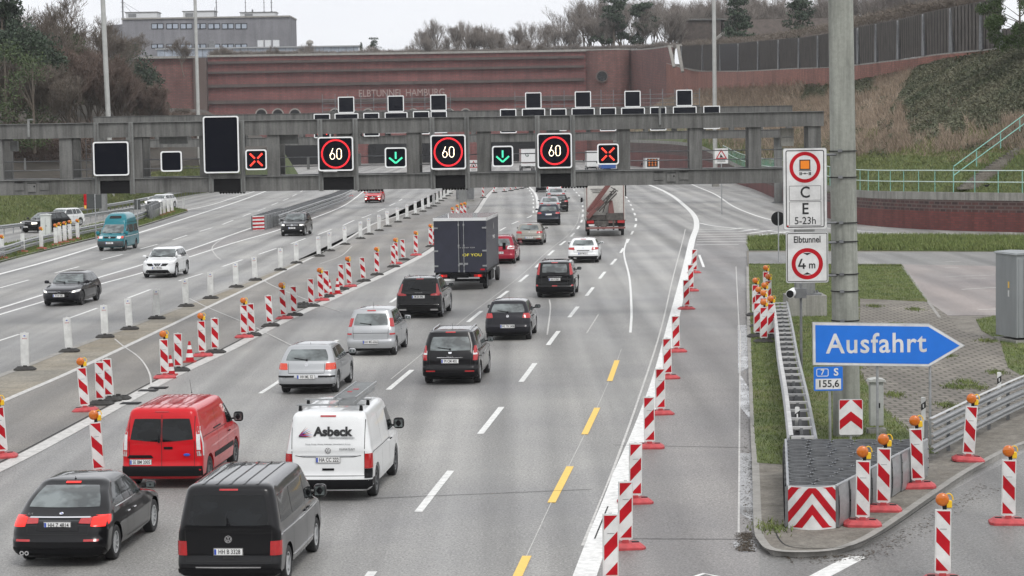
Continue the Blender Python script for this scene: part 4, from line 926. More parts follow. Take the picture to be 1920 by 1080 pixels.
# ---- guard rails
def wbeam(mb, pts, z, side, m=GALV, h=.31):
    prof = [(0, -.155), (.03, -.13), (.08, -.09), (.08, -.05), (.02, -.01), (.02, .01), (.08, .05), (.08, .09), (.03, .13), (0, .155)]; vs = []; n = len(pts)
    for i, p in enumerate(pts):
        d = (pts[min(i+1, n-1)]-pts[max(i-1, 0)]).normalized(); nn = Vector((d.y, -d.x))*side
        for o_, zz in prof: vs.append((p.x+nn.x*o_, p.y+nn.y*o_, z+zz*h/.31))
    k = len(prof); mb.add(vs, [(i*k+j, (i+1)*k+j, (i+1)*k+j+1, i*k+j+1) for i in range(n-1) for j in range(k-1)], m)
def rail(name, pxs, z, label, heights=(.62,), bh=.31, side=1, double=0., step=2., ground=0., pm=GALVD, topcap=False, group=None, m=GALV):
    pts = resample(smoothline([g(x, y, ground).xy for x, y in pxs], 6), .8); o = E(name, (pts[0].x, pts[0].y, ground), 0, label, 'guard rail', group); P0 = pts[0].copy(); pts = [p-P0 for p in pts]
    for hz in heights:
        mb = MB(); wbeam(mb, pts, hz, side, m, bh)
        if double: nrm = (pts[-1]-pts[0]).normalized(); q = Vector((nrm.y, -nrm.x))*(-side)*double; wbeam(mb, [p+q for p in pts], hz, -side, m)
        mb.build('beam', GALV, o, smooth=50)
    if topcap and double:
        mb = MB(); nrm = (pts[-1]-pts[0]).normalized(); q = Vector((nrm.y, -nrm.x))*(-side)*double*.5; ribbon(mb, [p+q for p in pts], double-.06, .45, PLAST); mb.build('shade_strip', PLAST, o)  # dark strip painted in for the shade between the rungs
    if topcap:
        mb = MB(); top = max(heights)+.17; ribbon(mb, [p for p in pts], .10, top, WSTEEL); mb.build('top_cap', WSTEEL, o)
    for p in resample(pts, step)[:95]:
        mb = MB(); top = max(heights)+.12; d = (pts[-1]-pts[0]).normalized(); q = Vector((d.y, -d.x))*(-side)*(double/2 if double else .1)
        mb.box((p.x+q.x, p.y+q.y, top/2), (.07, .10, top), pm)
        if double: mb.box((p.x+q.x, p.y+q.y, top+.0), (double, .09, .06), GALVD if not topcap else WSTEEL, rz=math.atan2(d.y, d.x)-PI/2)
        mb.build('rail_post', pm, o)
    return o
rail('guard_rail', [(1745, 868), (1800, 838), (1860, 806), (1935, 770), (2080, 715)], 0, 'triple-beam steel guard rail running from the crash cushion to the right edge', (.28, .56, .84), .21, 1, ground=ZI, topcap=True)
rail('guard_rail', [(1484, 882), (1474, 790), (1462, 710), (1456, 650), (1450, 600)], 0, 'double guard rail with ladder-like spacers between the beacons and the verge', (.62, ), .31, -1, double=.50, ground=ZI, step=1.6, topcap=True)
GL = 'guard rails on the left side'
rail('guard_rail', [(-120, 517), (0, 487), (60, 468), (150, 446), (200, 435), (235, 425), (275, 411)], 0, 'steel guard rail behind the white beacon backs on the left verge', (.34, .66), .25, 1, group=GL, ground=.08)
rail('guard_rail', [(-100, 452), (0, 441), (80, 430), (150, 419), (240, 405), (290, 394)], 0, 'dark far guard rail beside the dark car on the left', (.62,), .31, 1, group=GL, ground=.08, pm=GALV)
rail('guard_rail', [(130, 407), (175, 401), (250, 388), (320, 373), (370, 364), (420, 355)], 0, 'guard rail at the foot of the left grass bank', (.62,), .31, 1, group=GL, ground=0)
rail('guard_rail', [(522, 428), (560, 413), (600, 398), (640, 383), (660, 373)], 0, 'dark multi-beam guard rail dividing the oncoming lanes', (.3, .62, .95), .25, 1, double=1.2, ground=0, step=1.5)
rail('guard_rail', [(-60, 436), (0, 432)], 0, 'short rail piece at the left picture edge', (.62,), .31, 1, group=GL) if False else None
mb = MB()
def bands(o, a, b, h):
    a = Vector(a); b = Vector(b); d = (b-a); n = Vector((d.y, -d.x, 0)).normalized()
    mb = MB(); mb.add([a+n*.08, b+n*.08, b+n*.08+Vector((0, 0, h)), a+n*.08+Vector((0, 0, h))], [(0, 1, 2, 3)], WHREF); mb.build('nose_panel', WHREF, o)
    mb = MB()
    for k in range(4): z = h*(.04+.25*k); mb.add([a+n*.085+Vector((0, 0, z)), b+n*.085+Vector((0, 0, z)), b+n*.085+Vector((0, 0, z+h*.12)), a+n*.085+Vector((0, 0, z+h*.12))], [(0, 1, 2, 3)], REDREF)
    mb.build('red_bands', REDREF, o)
cushion(*[g(x, y).xy for x, y in ((473, 432), (495, 431), (545, 417), (522, 415))], (0, 1.15), 'grey crash cushion with red and white striped nose between the oncoming lanes', bands, 9, rr=.3)
def plainn(o, a, b, h):
    mb = MB(); a = Vector(a); b = Vector(b); mb.add([a, b, b+Vector((0, 0, h)), a+Vector((0, 0, h))], [(0, 1, 2, 3)], GALV); mb.build('end_plate', GALV, o)
cushion(*[g(x, y, .08).xy for x, y in ((277, 411), (283, 413), (302, 404), (292, 401))], (.08, 1.35), 'grey steel rail terminal behind the teal camper van', plainn, 5, name='rail_terminal', rr=.3)
# ---- cabinets, camera, pedestal, round sign, delineators
def cabinet(loc, w, d, h, label, m, rz=0, ribs=0, roof=True, name='utility_cabinet', base=True):
    o = E(name, loc, rz, label, 'cabinet'); mb = MB(); mb.box((0, 0, h/2+.1), (w, d, h-.2), m); mb.build('body', m, o, bevel=.008)
    if base: mb = MB(); mb.box((0, 0, .05), (w+.12, d+.12, .14), CONC); mb.build('plinth', CONC, o)
    if roof: mb = MB(); mb.prism([(-w/2-.06, h), (w/2+.06, h), (w/2+.02, h+.07), (0, h+.10), (-w/2-.02, h+.07)], -d/2-.06, d/2+.06, m, 'y'); mb.build('roof', m, o, bevel=.008)
    mb = MB(); mb.box((0, -d/2-.004, h*.5), (.012, .008, h*.8), SEAM); mb.box((.06, -d/2-.02, h*.55), (.03, .03, .12), BLKG); mb.build('door', m, o)
    if ribs:
        mb = MB()
        for k in range(ribs): mb.box((-w/2+w*(k+.5)/ribs, -d/2-.015, h/2+.05), (.05, .03, h-.35), m)
        mb.build('rib', m, o)
    return o
GREYC = P('grey_cabinet_paint', (.235, .25, .255), .5, var=.14, scale=2, stretch=(1, 1, .2))
p = g(1915, 640, ZI); cb = cabinet(p, 1.15, 1.6, 3.05, 'large grey ribbed steel cabinet at the right picture edge', GREYC, .25, 6)
mb = MB(); mb.box((-.583, -.2, 2.0), (.008, .1, .22), YELP); mb.box((-.583, -.2, 1.7), (.008, .1, .22), WHREF); mb.build('label_plate', YELP, cb)
p = g(1643, 812, ZI); cabinet(p, .33, .25, 1.28, 'small pale grey cabinet behind the chevron board and exit sign post', P('pale_cabinet', (.42, .43, .41), .5, var=.15))
p = g(872, 377); cabinet(p, 1.9, 1.2, 2.2, 'grey cabinet at the foot of the middle leg of the far gantry', GALVD)
p = g(245, 408); cabinet((*g(42, 415).xy, 0), .01, .01, .01, '', GALV) if False else None
p = g(87, 447, .08); cabinet(p, .72, .5, 1.75, 'tall white box behind the beacon backs in front of the dark car on the left', P('white_box_paint', (.58, .6, .58), .5, var=.08), roof=True)
cam_o = E('traffic_camera', (at(1478, 562, 70).x, 70, ZI), 0, 'white cylindrical traffic camera under the lower white sign', 'camera')
a = at(1484, 550, 70); ax = cam_o.location.x; mb = MB(); mb.tube((a.x-ax-.08, -.3, a.z-ZI), (a.x-ax+.10, .25, a.z-ZI+.03), .13, FRAME, n=16); mb.build('housing', FRAME, cam_o, smooth=40)
mb = MB(); mb.tube((a.x-ax-.083, -.31, a.z-ZI), (a.x-ax-.08, -.30, a.z-ZI), .115, BLKG, n=16); mb.build('lens', BLKG, cam_o)
mb = MB(); mb.tube((a.x-ax+.3, .1, 0), (a.x-ax+.3, .1, a.z-ZI+.3), .04, GALVD); mb.box((a.x-ax+.28, .05, a.z-ZI), (.35, .2, .3), GALVD); mb.build('mount', GALVD, cam_o)
rs = E('round_sign', (g(1460, 492, ZI).x, g(1460, 492, ZI).y, ZI), 0, 'dark back of a round sign on a thin post left of the white signs', 'sign')
zc = at(1460, 410, rs.location.y).z-ZI; mb = MB(); mb.tube((0, 0, 0), (0, 0, zc+.35), .035, GALV); mb.build('post', GALV, rs)
mb = MB(); mb.tube((0, .06, zc), (0, .09, zc), .39, BLKG, n=32); mb.build('disc', P('sign_back_grey', (.05, .055, .055), .5), rs)
def delin(px, py, label):
    o = E('delineator_post', g(px, py, ZI), 0, label, 'delineator post', 'white delineator posts on the right island'); mb = MB(); mb.prism([(-.055, -.04), (.055, -.04), (.03, .05), (-.03, .05)], 0, 1.0, WHBACK); mb.build('post_body', WHBACK, o)
    mb = MB(); mb.add([(-.057, -.043, .68), (.057, -.043, .76), (.057, -.043, .92), (-.057, -.043, .84)], [(0, 1, 2, 3)], INK); mb.build('black_band', INK, o)
    mb = MB(); mb.box((0, -.046, .80), (.03, .004, .09), WHREF); mb.build('reflector', WHREF, o)
delin(1495, 842, 'white delineator post between the ladder-like rail and crash cushion'); delin(1731, 822, 'white delineator post beside the tilted beacon and rail end'); delin(1873, 768, 'white delineator post behind the guard rail on the far right')
# crow on the wall top
bp = Vector(at(1850, 352, 160)); bird = MB(); bird.ell((0, 0, .14), (.34, .14, .15), BLKG, 10, 8); bird.ell((.17, 0, .22), (.12, .09, .10), BLKG, 8, 6); bird.tube((.22, 0, .22), (.30, 0, .20), .02, BLKG, .004, n=6)
bird.add([(-.15, -.04, .14), (-.15, .04, .14), (-.36, .04, .08), (-.36, -.04, .08), (-.15, 0, .17), (-.36, 0, .10)], [(0, 1, 2, 3), (0, 4, 5, 3), (1, 4, 5, 2)], BLKG); bird.tube((.02, .03, .08), (.02, .03, -.02), .008, BLKG, n=4); bird.tube((.02, -.03, .08), (.02, -.03, -.02), .008, BLKG, n=4)
bo = tag(bird.build('crow', BLKG, smooth=60), 'small black crow standing on the retaining wall under the railing', 'bird'); bo.location = bp
def tri_sign(px0, py0, px1, py1, Y, label):
    def dr(o, w, h):
        mb = MB(); mb.rrect((0, h/2), w-.02, h-.02, .04, -.004, -.001, WHREF); mb.build('sign_face', WHREF, o); mb = MB(); y = -.012
        c = [(0, .95), (-.42, .32), (.42, .32)]; i_ = [(0, .82), (-.30, .38), (.30, .38)]
        mb.add([(a*w, y, b*h) for a, b in c+i_], [(0, 1, 4, 3), (1, 2, 5, 4), (2, 0, 3, 5)], REDREF); mb.add([(-.12*w, y, .4*h), (.16*w, y, .4*h), (.05*w, y, .52*h), (-.06*w, y, .64*h)], [(0, 1, 2, 3)], INK)
        for k in range(2): qd(mb, -.3*w, (.12+.09*k)*h, .3*w, (.15+.09*k)*h, y, INK)
        mb.build('symbols', REDREF, o)
        m2 = MB(); m2.tube((0, .05, -o.location.z), (0, .05, .3), .05, GALV); m2.build('post', GALV, o)
    signboard('warning_sign', (px0, py0, px1, py1), Y, label, 'sign', dr, group='roadworks triangles')
tri_sign(1340, 278, 1365, 307, 200, 'white roadworks triangle board seen through the right end of the nearest gantry')
tri_sign(880, 300, 896, 322, 260, 'small roadworks triangle seen through the gantry beside the middle 60 display')
# ================================================================ VEHICLES
def lerp(a, b, t): return a+(b-a)*t
def slices_car(L, W, H, cowl, hood, ws0, ws1, rw0, rw1, tail, tum, nose=0., floor=.20):
    S = [(floor, .16, .22, .10), (floor+.07, .05, .06, .03), (.38, .01, .0, .0), (.52, .0, .0, .0), (.60, tail*.35+.02, .02, .0), (.70, tail*.8, .05, .0),
         (hood-.06, tail*.9+.01, .10+nose, .012), (hood, tail+.02, .24+nose, .02), (lerp(hood, cowl, .55), lerp(tail+.02, rw0, .5), lerp(.24, ws0, .5)+nose*.5, .03), (cowl, rw0, ws0, .05)]
    z1 = H-.07
    for t in (.3, .62, .88, 1.): S.append((lerp(cowl, z1, t), lerp(rw0, rw1, t**1.0), lerp(ws0, ws1, t), lerp(.05, tum, t**1.25)))
    av = min(1., (L-rw1-ws1)/2.2); S += [(H-.03, rw1+.10*av, ws1+.16*av, tum+.08), (H-.008, rw1+.30*av, ws1+.42*av, tum+.22), (H, rw1+.55*av, ws1+.7*av, tum+.42)]
    return S
def car_body(spec):
    L, W = spec['L'], spec['W']; S = spec['S']; rr, rf = spec.get('rr', .22), spec.get('rf', .42); bow = spec.get('bow', .05)
    T = []; 
    for i in range(len(S)-1):
        sub = 2 if i > 0 else 1
        p = [S[max(i-1, 0)], S[i], S[i+1], S[min(i+2, len(S)-1)]]
        for k in range(sub):
            t = k/sub; T.append([lerp(p[1][j], p[2][j], t) if sub == 1 or j == 0 else .5*((2*p[1][j])+(p[2][j]-p[0][j])*t*.6+(0)*t*t) if False else lerp(p[1][j], p[2][j], t) for j in range(4)])
    T.append(list(S[-1])); V = []; N = None; zc = spec.get('cowl', 1.)
    for (z, dr, df, dw) in T:
        xr, xf, hw = -L/2+dr, L/2-df, W/2-dw; k = min(1, (xf-xr)/3); up_ = min(1., max(0., (z-zc)/.2)); r1 = lerp(rr, .16, up_); r2 = lerp(rf, .20, up_); r1 = min(r1, hw*.9); r2 = min(r2, hw*.9)
        half = []; bf = spec.get('bowf', .16)*(1 if z < zc else .7)
        def bo(y, b_): return b_*(y/hw)**2
        for i in range(6): y = (hw-r1)*i/6; half.append((xr+bo(y, bow), y))
        for i in range(7): a = PI/2*i/6; y = hw-r1+r1*math.sin(a); half.append((xr+bo(hw-r1, bow)+r1-r1*math.cos(a), y))
        x0 = xr+bo(hw-r1, bow)+r1; x1 = xf-bo(hw-r2, bf)-r2
        for i in range(1, 16): t = i/16; half.append((lerp(x0, x1, t), hw-(.03*(2*t-1)**2 if z < zc+.01 else .02*(2*t-1)**4)))
        half[-16+0] = half[-16+0]
        for i in range(7): a = PI/2*i/6; half.append((xf-bo(hw-r2, bf)-r2+r2*math.sin(a), hw-r2+r2*math.cos(a)-.02*math.cos(a)))
        for i in range(1, 7): y = (hw-r2)*(1-i/6); half.append((xf-bo(y, bf), y))
        ring = half+[(x, -y) for x, y in reversed(half[1:-1])]; V += [(x, y, z) for x, y in ring]; N = len(ring)
    F = [(k*N+i, k*N+(i+1) % N, (k+1)*N+(i+1) % N, (k+1)*N+i) for k in range(len(T)-1) for i in range(N)]
    F.append(tuple(range(N-1, -1, -1))); o = (len(T)-1)*N; h = N//2
    F += [(o+i, o+i+1, o+N-i-1, o+(N-i) % N) for i in range(0, h)]
    return V, F
def arch_cut(V, F, spec):
    me = bpy.data.meshes.new('tmp'); me.from_pydata(V, [], F); bm = bmesh.new(); bm.from_mesh(me); bmesh.ops.remove_doubles(bm, verts=bm.verts, dist=1e-4); bmesh.ops.recalc_face_normals(bm, faces=bm.faces); bm.to_mesh(me); bm.free()
    me.materials.append(None); o = bpy.data.objects.new('tmp', me); C.objects.link(o); cuts = []
    mb = MB(); r = spec['r']+.055; W = spec['W']
    for x in (spec['xr'], spec['xf']):
        for s in (1, -1): mb.tube((x, s*(W/2-.30), spec['r']+.015), (x, s*(W/2+.3), spec['r']+.015), r, UNDER, n=26)
    c = mb.build('tmpcut', UNDER); md = o.modifiers.new('b', 'BOOLEAN'); md.operation = 'DIFFERENCE'; md.object = c; md.solver = 'EXACT'; md.material_mode = 'TRANSFER'
    dg = bpy.context.evaluated_depsgraph_get(); dg.update(); out = bpy.data.meshes.new_from_object(o.evaluated_get(dg))
    bpy.data.objects.remove(o); bpy.data.objects.remove(c); return out
WHEELS = {}
def wheel_meshes(r, rim, style):
    key = (r, rim.name, style)
    if key in WHEELS: return WHEELS[key]
    w = .105; mb = MB(); ri = r*.64
    mb.lathe([(ri, -w*.85), (r*.9, -w), (r*.975, -w*.85), (r, -w*.5), (r, w*.5), (r*.975, w*.85), (r*.9, w), (ri, w*.85)], RUB, 32, 'y')
    t = mb.build('tyre', RUB, smooth=35); mb = MB()
    mb.lathe([(0, -.02), (ri*.98, -.02), (ri*.98, .02), (0, .02)], BLKG, 24, 'y')
    mb.lathe([(ri*.90, w*.80), (ri*1.03, w*.86), (ri*1.03, w*.5), (ri*.90, .03)], rim, 28, 'y'); mb.lathe([(0, w*.62), (ri*.22, w*.62), (ri*.26, w*.3), (ri*.26, .02)], rim, 16, 'y')
    n = {'5': 5, '10': 10, 'cap': 7}[style]
    for i in range(n):
        a = 2*PI*i/n; sw_ = .16 if n == 5 else .07; d = Vector((math.cos(a), 0, math.sin(a))); q = Vector((-d.z, 0, d.x)); p0, p1 = d*ri*.15, d*ri*.98; vs = []
        for (p, ww, yy) in ((p0, ri*sw_, w*.6), (p1, ri*sw_*.8, w*.74)): vs += [p+q*ww+Vector((0, yy, 0)), p-q*ww+Vector((0, yy, 0)), p-q*ww*1.3+Vector((0, yy-.05, 0)), p+q*ww*1.3+Vector((0, yy-.05, 0))]
        mb.add(vs, [(0, 1, 5, 4), (1, 2, 6, 5), (3, 0, 4, 7)], rim)
    m = mb.build('rim', rim, smooth=40); WHEELS[key] = (t.data, m.data); bpy.data.objects.remove(t); bpy.data.objects.remove(m); return WHEELS[key]
def add_wheels(root, spec, rim=ALLOY, style='5', steer=0.):
    t, m = wheel_meshes(spec['r'], rim, style)
    for x in (spec['xf'], spec['xr']):
        for s in (1, -1):
            o = bpy.data.objects.new('wheel', t); C.objects.link(o); o.parent = root; o.location = (x, s*(spec['W']/2-.125), spec['r']); o.rotation_euler = (0, 0, (0 if s > 0 else PI)+(steer if x > 0 else 0))
            q = bpy.data.objects.new('rim', m); C.objects.link(q); q.parent = o
class Dec:
    def __init__(s, me):
        s.hx = max(v.co.x for v in me.vertices); s.hy = max(v.co.y for v in me.vertices)
        bm = bmesh.new(); bm.from_mesh(me); s.t = BVHTree.FromBMesh(bm); bm.free()
    def hit(s, pl, a, b):
        d, o = {'R': (Vector((1, 0, 0)), Vector((-9, a, b))), 'F': (Vector((-1, 0, 0)), Vector((9, a, b))), 'L': (Vector((0, -1, 0)), Vector((a, 9, b))), 'S': (Vector((0, 1, 0)), Vector((a, -9, b))), 'T': (Vector((0, 0, -1)), Vector((a, b, 9)))}[pl]
        h = s.t.ray_cast(o, d)
        if h[0] is None:
            o2 = o+d*(9-(s.hx if pl in 'RF' else s.hy if pl in 'LS' else 2.)); h = s.t.find_nearest(o2)
        n = h[1]; 
        if n.dot(d) > 0: n = -n
        return h[0], n
    def patch(s, mb, pl, q, m, off=.006, rnd=.22, nu=8, nv=6, th=.012):
        # q: corners (a,b) going bottom-left, bottom-right, top-right, top-left
        vs = []; 
        for j in range(nv+1):
            for i in range(nu+1):
                u, v = 2*i/nu-1, 2*j/nv-1; x = u*math.sqrt(1-rnd*v*v/2); y = v*math.sqrt(1-rnd*u*u/2); s_, t_ = (x+1)/2, (y+1)/2
                a = lerp(lerp(q[0][0], q[1][0], s_), lerp(q[3][0], q[2][0], s_), t_); b = lerp(lerp(q[0][1], q[1][1], s_), lerp(q[3][1], q[2][1], s_), t_)
                p, n = s.hit(pl, a, b); vs.append(p+n*off)
        F = [(j*(nu+1)+i, j*(nu+1)+i+1, (j+1)*(nu+1)+i+1, (j+1)*(nu+1)+i) for j in range(nv) for i in range(nu)]
        # skirt down to the surface
        edge = [i for i in range(nu+1)]+[(j*(nu+1)+nu) for j in range(1, nv+1)]+[nv*(nu+1)+i for i in range(nu-1, -1, -1)]+[j*(nu+1) for j in range(nv-1, 0, -1)]
        d = {'R': (1, 0, 0), 'F': (-1, 0, 0), 'L': (0, -1, 0), 'S': (0, 1, 0), 'T': (0, 0, -1)}[pl]; base = len(vs); vs += [vs[i]+Vector(d)*th for i in edge]; k = len(edge)
        F += [(edge[i], edge[(i+1) % k], base+(i+1) % k, base+i) for i in range(k)]
        mb.add(vs, F, m); return mb
    def line(s, mb, pl, pts, w, m, off=.004, sub=6):
        P_ = []
        for a, b in zip(pts[:-1], pts[1:]):
            for k in range(sub): P_.append((lerp(a[0], b[0], k/sub), lerp(a[1], b[1], k/sub)))
        P_.append(pts[-1]); vs = []
        for i, p in enumerate(P_):
            a = P_[max(i-1, 0)]; b = P_[min(i+1, len(P_)-1)]; d = Vector((b[0]-a[0], b[1]-a[1])).normalized(); n = Vector((-d.y, d.x))*w/2
            for sg in (1, -1): h, nn = s.hit(pl, p[0]+n.x*sg, p[1]+n.y*sg); vs.append(h+nn*off)
        mb.add(vs, [(2*i, 2*i+1, 2*i+3, 2*i+2) for i in range(len(P_)-1)], m)
def mirror_part(root, spec, s, m, x, z, sz=(.12, .24, .17)):
    W = spec['W']; mb = MB(); y = s*(W/2+.06); mb.ell((x, y, z), sz, m, 12, 8, .6); mb.tube((x+.03, s*(W/2-.14), z-.06), (x, y, z-.03), .025, PLAST, n=6)
    mb.box((x-sz[0]*.40, y, z), (.02, sz[1]*.74, sz[2]*.66), GLASSL); mb.build('side_mirror', m, root, smooth=50)
def plate(root, D, pl, z, txt, y=0., w=.52):
    p, n = D.hit(pl, y, z); s = -1 if pl == 'R' else 1; o = bpy.data.objects.new('licence_plate', None)
    mb = MB(); x = p.x+s*.022; mb.box((x, y, z), (.012, w, .115), PLATE); mb.box((x-s*.003, y, z), (.010, w+.02, .135), INK); mb.box((x+s*.002, y-s*(w/2-.024), z), (.012, .042, .105), EUBLUE)
    o = mb.build('licence_plate', PLATE, root, bevel=.002)
    if txt: text(txt, .118, INK, (x+s*.010, y+s*.022, z), (PI/2, 0, -PI/2 if s < 0 else PI/2), o, sx=.74, bold=.0015, ext=.001, sp=1.02)
def make_car(spec):
    """one vehicle: Empty at the ground under its centre, x forward"""
    name = spec.get('name', 'car'); root = E(name, (0, 0, 0), 0, spec['label'], spec.get('cat', 'car'), spec.get('group', 'cars on the motorway'))
    W, L, H = spec['W'], spec['L'], spec['H']; m = spec['paint']; V, F = car_body(spec); me = arch_cut(V, F, spec); me.materials.clear(); me.materials.append(m); me.materials.append(UNDER)
    me.shade_smooth(); me.set_sharp_from_angle(angle=math.radians(32)); body = bpy.data.objects.new('body', me); C.objects.link(body); body.parent = root; D = Dec(me)
    mb = MB(); spec['draw'](root, D, spec); add_wheels(root, spec, spec.get('rim', ALLOY), spec.get('rs', '5'))
    mb = MB(); mb.box((0, 0, spec.get('fl', .22)), (L-.5, W-.45, .10), UNDER); mb.build('underbody', UNDER, root)
    mz = spec.get('mz', spec['cowl']+.08); mx = spec.get('mx', L/2-spec['ws']-.12)
    for s in (1, -1): mirror_part(root, spec, s, spec.get('mm', m), mx, mz, spec.get('ms', (.12, .22, .15)))
    return root
def dp(root, D, pl, q, m, name, **k):  mb = MB(); D.patch(mb, pl, q, m, **k); return mb.build(name, m, root, smooth=40)
def both(root, D, pl, q, m, name, **k):    # rear/front patches mirrored in y
    dp(root, D, pl, q, m, name, **k); dp(root, D, pl, [(-a, b) for a, b in q], m, name, **k)
def seams(root, D, spec, doors, zb, zt, extra=()):
    mb = MB()
    for pl in ('L', 'S'):
        for x in doors: D.line(mb, pl, [(x, zb), (x, zt)], .012, SEAM)
        if doors: D.line(mb, pl, [(min(doors), zb), (max(doors), zb)], .012, SEAM)
        for e in extra: D.line(mb, pl, e, .012, SEAM)
    mb.build('door_gaps', SEAM, root)
def handles(root, D, xs, z, m):
    for pl in ('L', 'S'):
        for x in xs: p, n = D.hit(pl, x, z); mb = MB(); mb.box(p+n*.018, (.17, .03, .028), m); mb.build('door_handle', m, root, bevel=.005)
def windows(root, D, panes, m):
    for pl in ('L', 'S'):
        for q in panes: dp(root, D, pl, q, m, 'side_window', rnd=.10, off=.004)
def arches(root, spec, m=PLAST, w=.05):
    for x in (spec['xf'], spec['xr']):
        for s in (1, -1):
            mb = MB(); r = spec['r']+.055; vs = []; n = 18
            for i in range(n+1):
                a = PI*(i/n)*1.16-.08*PI; 
                for rr_, yy in ((r-.01, .0), (r+w, .0), (r+w, -.03), (r-.01, -.03)): vs.append((x+rr_*math.cos(a), s*(spec['W']/2+.012+yy-(.03 if abs(math.cos(a)) > .8 else 0)), spec['r']+.015+rr_*math.sin(a)))
            mb.add(vs, [(4*i+j, 4*i+(j+1) % 4, 4*(i+1)+(j+1) % 4, 4*(i+1)+j) for i in range(n) for j in range(4)], m); mb.build('wheel_arch', m, root)
def badge(root, D, pl, y, z, r, kind='ring', m=CHROME):
    p, n = D.hit(pl, y, z); s = -1 if pl == 'R' else 1; o = E('badge', p+Vector((s*.012, 0, 0))) ; o.parent = root; bpy.data.objects.remove(o)
    mb = MB(); vs = []; N = 24; yaw = math.asin(max(-1, min(1, n.z))); R_ = Matrix.Rotation(-yaw if s > 0 else yaw, 3, 'Y'); X0 = p+n*.012
    def put(a, b, t=0): v = R_ @ Vector((t*s, a, b)); return X0+v
    for rad in (r, r*.82):
        for i in range(N): vs.append(put(rad*math.cos(2*PI*i/N), rad*math.sin(2*PI*i/N)))
    mb.add(vs, [(i, (i+1) % N, N+(i+1) % N, N+i) for i in range(N)], m)
    if kind == 'vw':
        def st(a, b, c, d, w=.10):
            q = Vector((c-a, d-b)).normalized(); q = Vector((-q.y, q.x))*w*r; mb.add([put(a*r+q.x, b*r+q.y), put(c*r+q.x, d*r+q.y), put(c*r-q.x, d*r-q.y), put(a*r-q.x, b*r-q.y)], [(0, 1, 2, 3)], m)
        for t in ((-.38, .78, 0, .12), (.38, .78, 0, .12), (-.75, .35, -.32, -.72), (-.32, -.72, 0, -.02), (0, -.02, .32, -.72), (.32, -.72, .75, .35)): st(*t)
    elif kind == 'disc': mb.add([put(r*.8*math.cos(2*PI*i/N), r*.8*math.sin(2*PI*i/N), .001) for i in range(N)], [tuple(range(N))], PLATE); mb.add([put(0, 0, .003), put(r*.7, 0, .003), put(r*.5, r*.5, .003), put(0, r*.7, .003)], [(0, 1, 2, 3)], EUBLUE); mb.add([put(0, 0, .003), put(-r*.7, 0, .003), put(-r*.5, -r*.5, .003), put(0, -r*.7, .003)], [(0, 1, 2, 3)], EUBLUE)
    mb.build('badge', m, root)
def wiper(root, D, pl, p0, p1):
    a, n = D.hit(pl, *p0); b, n2 = D.hit(pl, *p1); mb = MB(); mb.tube(a+n*.02, b+n2*.02, .012, PLAST, n=5); mb.box(a+n*.02, (.04, .05, .05), PLAST); mb.build('wiper', PLAST, root)
def antenna(root, x, z, h=.22, lean=-.5, y=0):
    mb = MB(); mb.tube((x, y, z-.01), (x+h*lean, y, z+h), .006, PLAST, .003, n=5); mb.ell((x, y, z), (.08, .04, .03), PLAST, 8, 4); mb.build('antenna', PLAST, root)
def rails(root, spec, m, x0, x1, z, y, r=.018):
    for s in (1, -1): mb = MB(); mb.path([(x0, s*y, z-.02), (x0+.1, s*y, z+.05), (x1-.15, s*y, z+.05), (x1, s*y, z-.03)], r, m); mb.build('roof_rail', m, root)
def S_hatch(L, W, H, **k):
    d = dict(L=L, W=W, H=H, cowl=k.get('cowl', .93), r=k.get('r', .31), xf=L/2-k.get('fo', .84), xr=-L/2+k.get('ro', .80), ws=k.get('ws0', 1.0))
    d['S'] = slices_car(L, W, H, d['cowl'], k.get('hood', .80), k.get('ws0', 1.0), k.get('ws1', 1.75), k.get('rw0', .20), k.get('rw1', .62), k.get('tail', .07), k.get('tum', .22), k.get('nose', 0.))
    d.update({a: b for a, b in k.items() if a in ('rr', 'rf', 'bow', 'bowf', 'paint', 'label', 'draw', 'rim', 'rs', 'mm', 'name', 'cat', 'txt', 'gl', 'opt', 'ms', 'mz', 'mx')}); return d
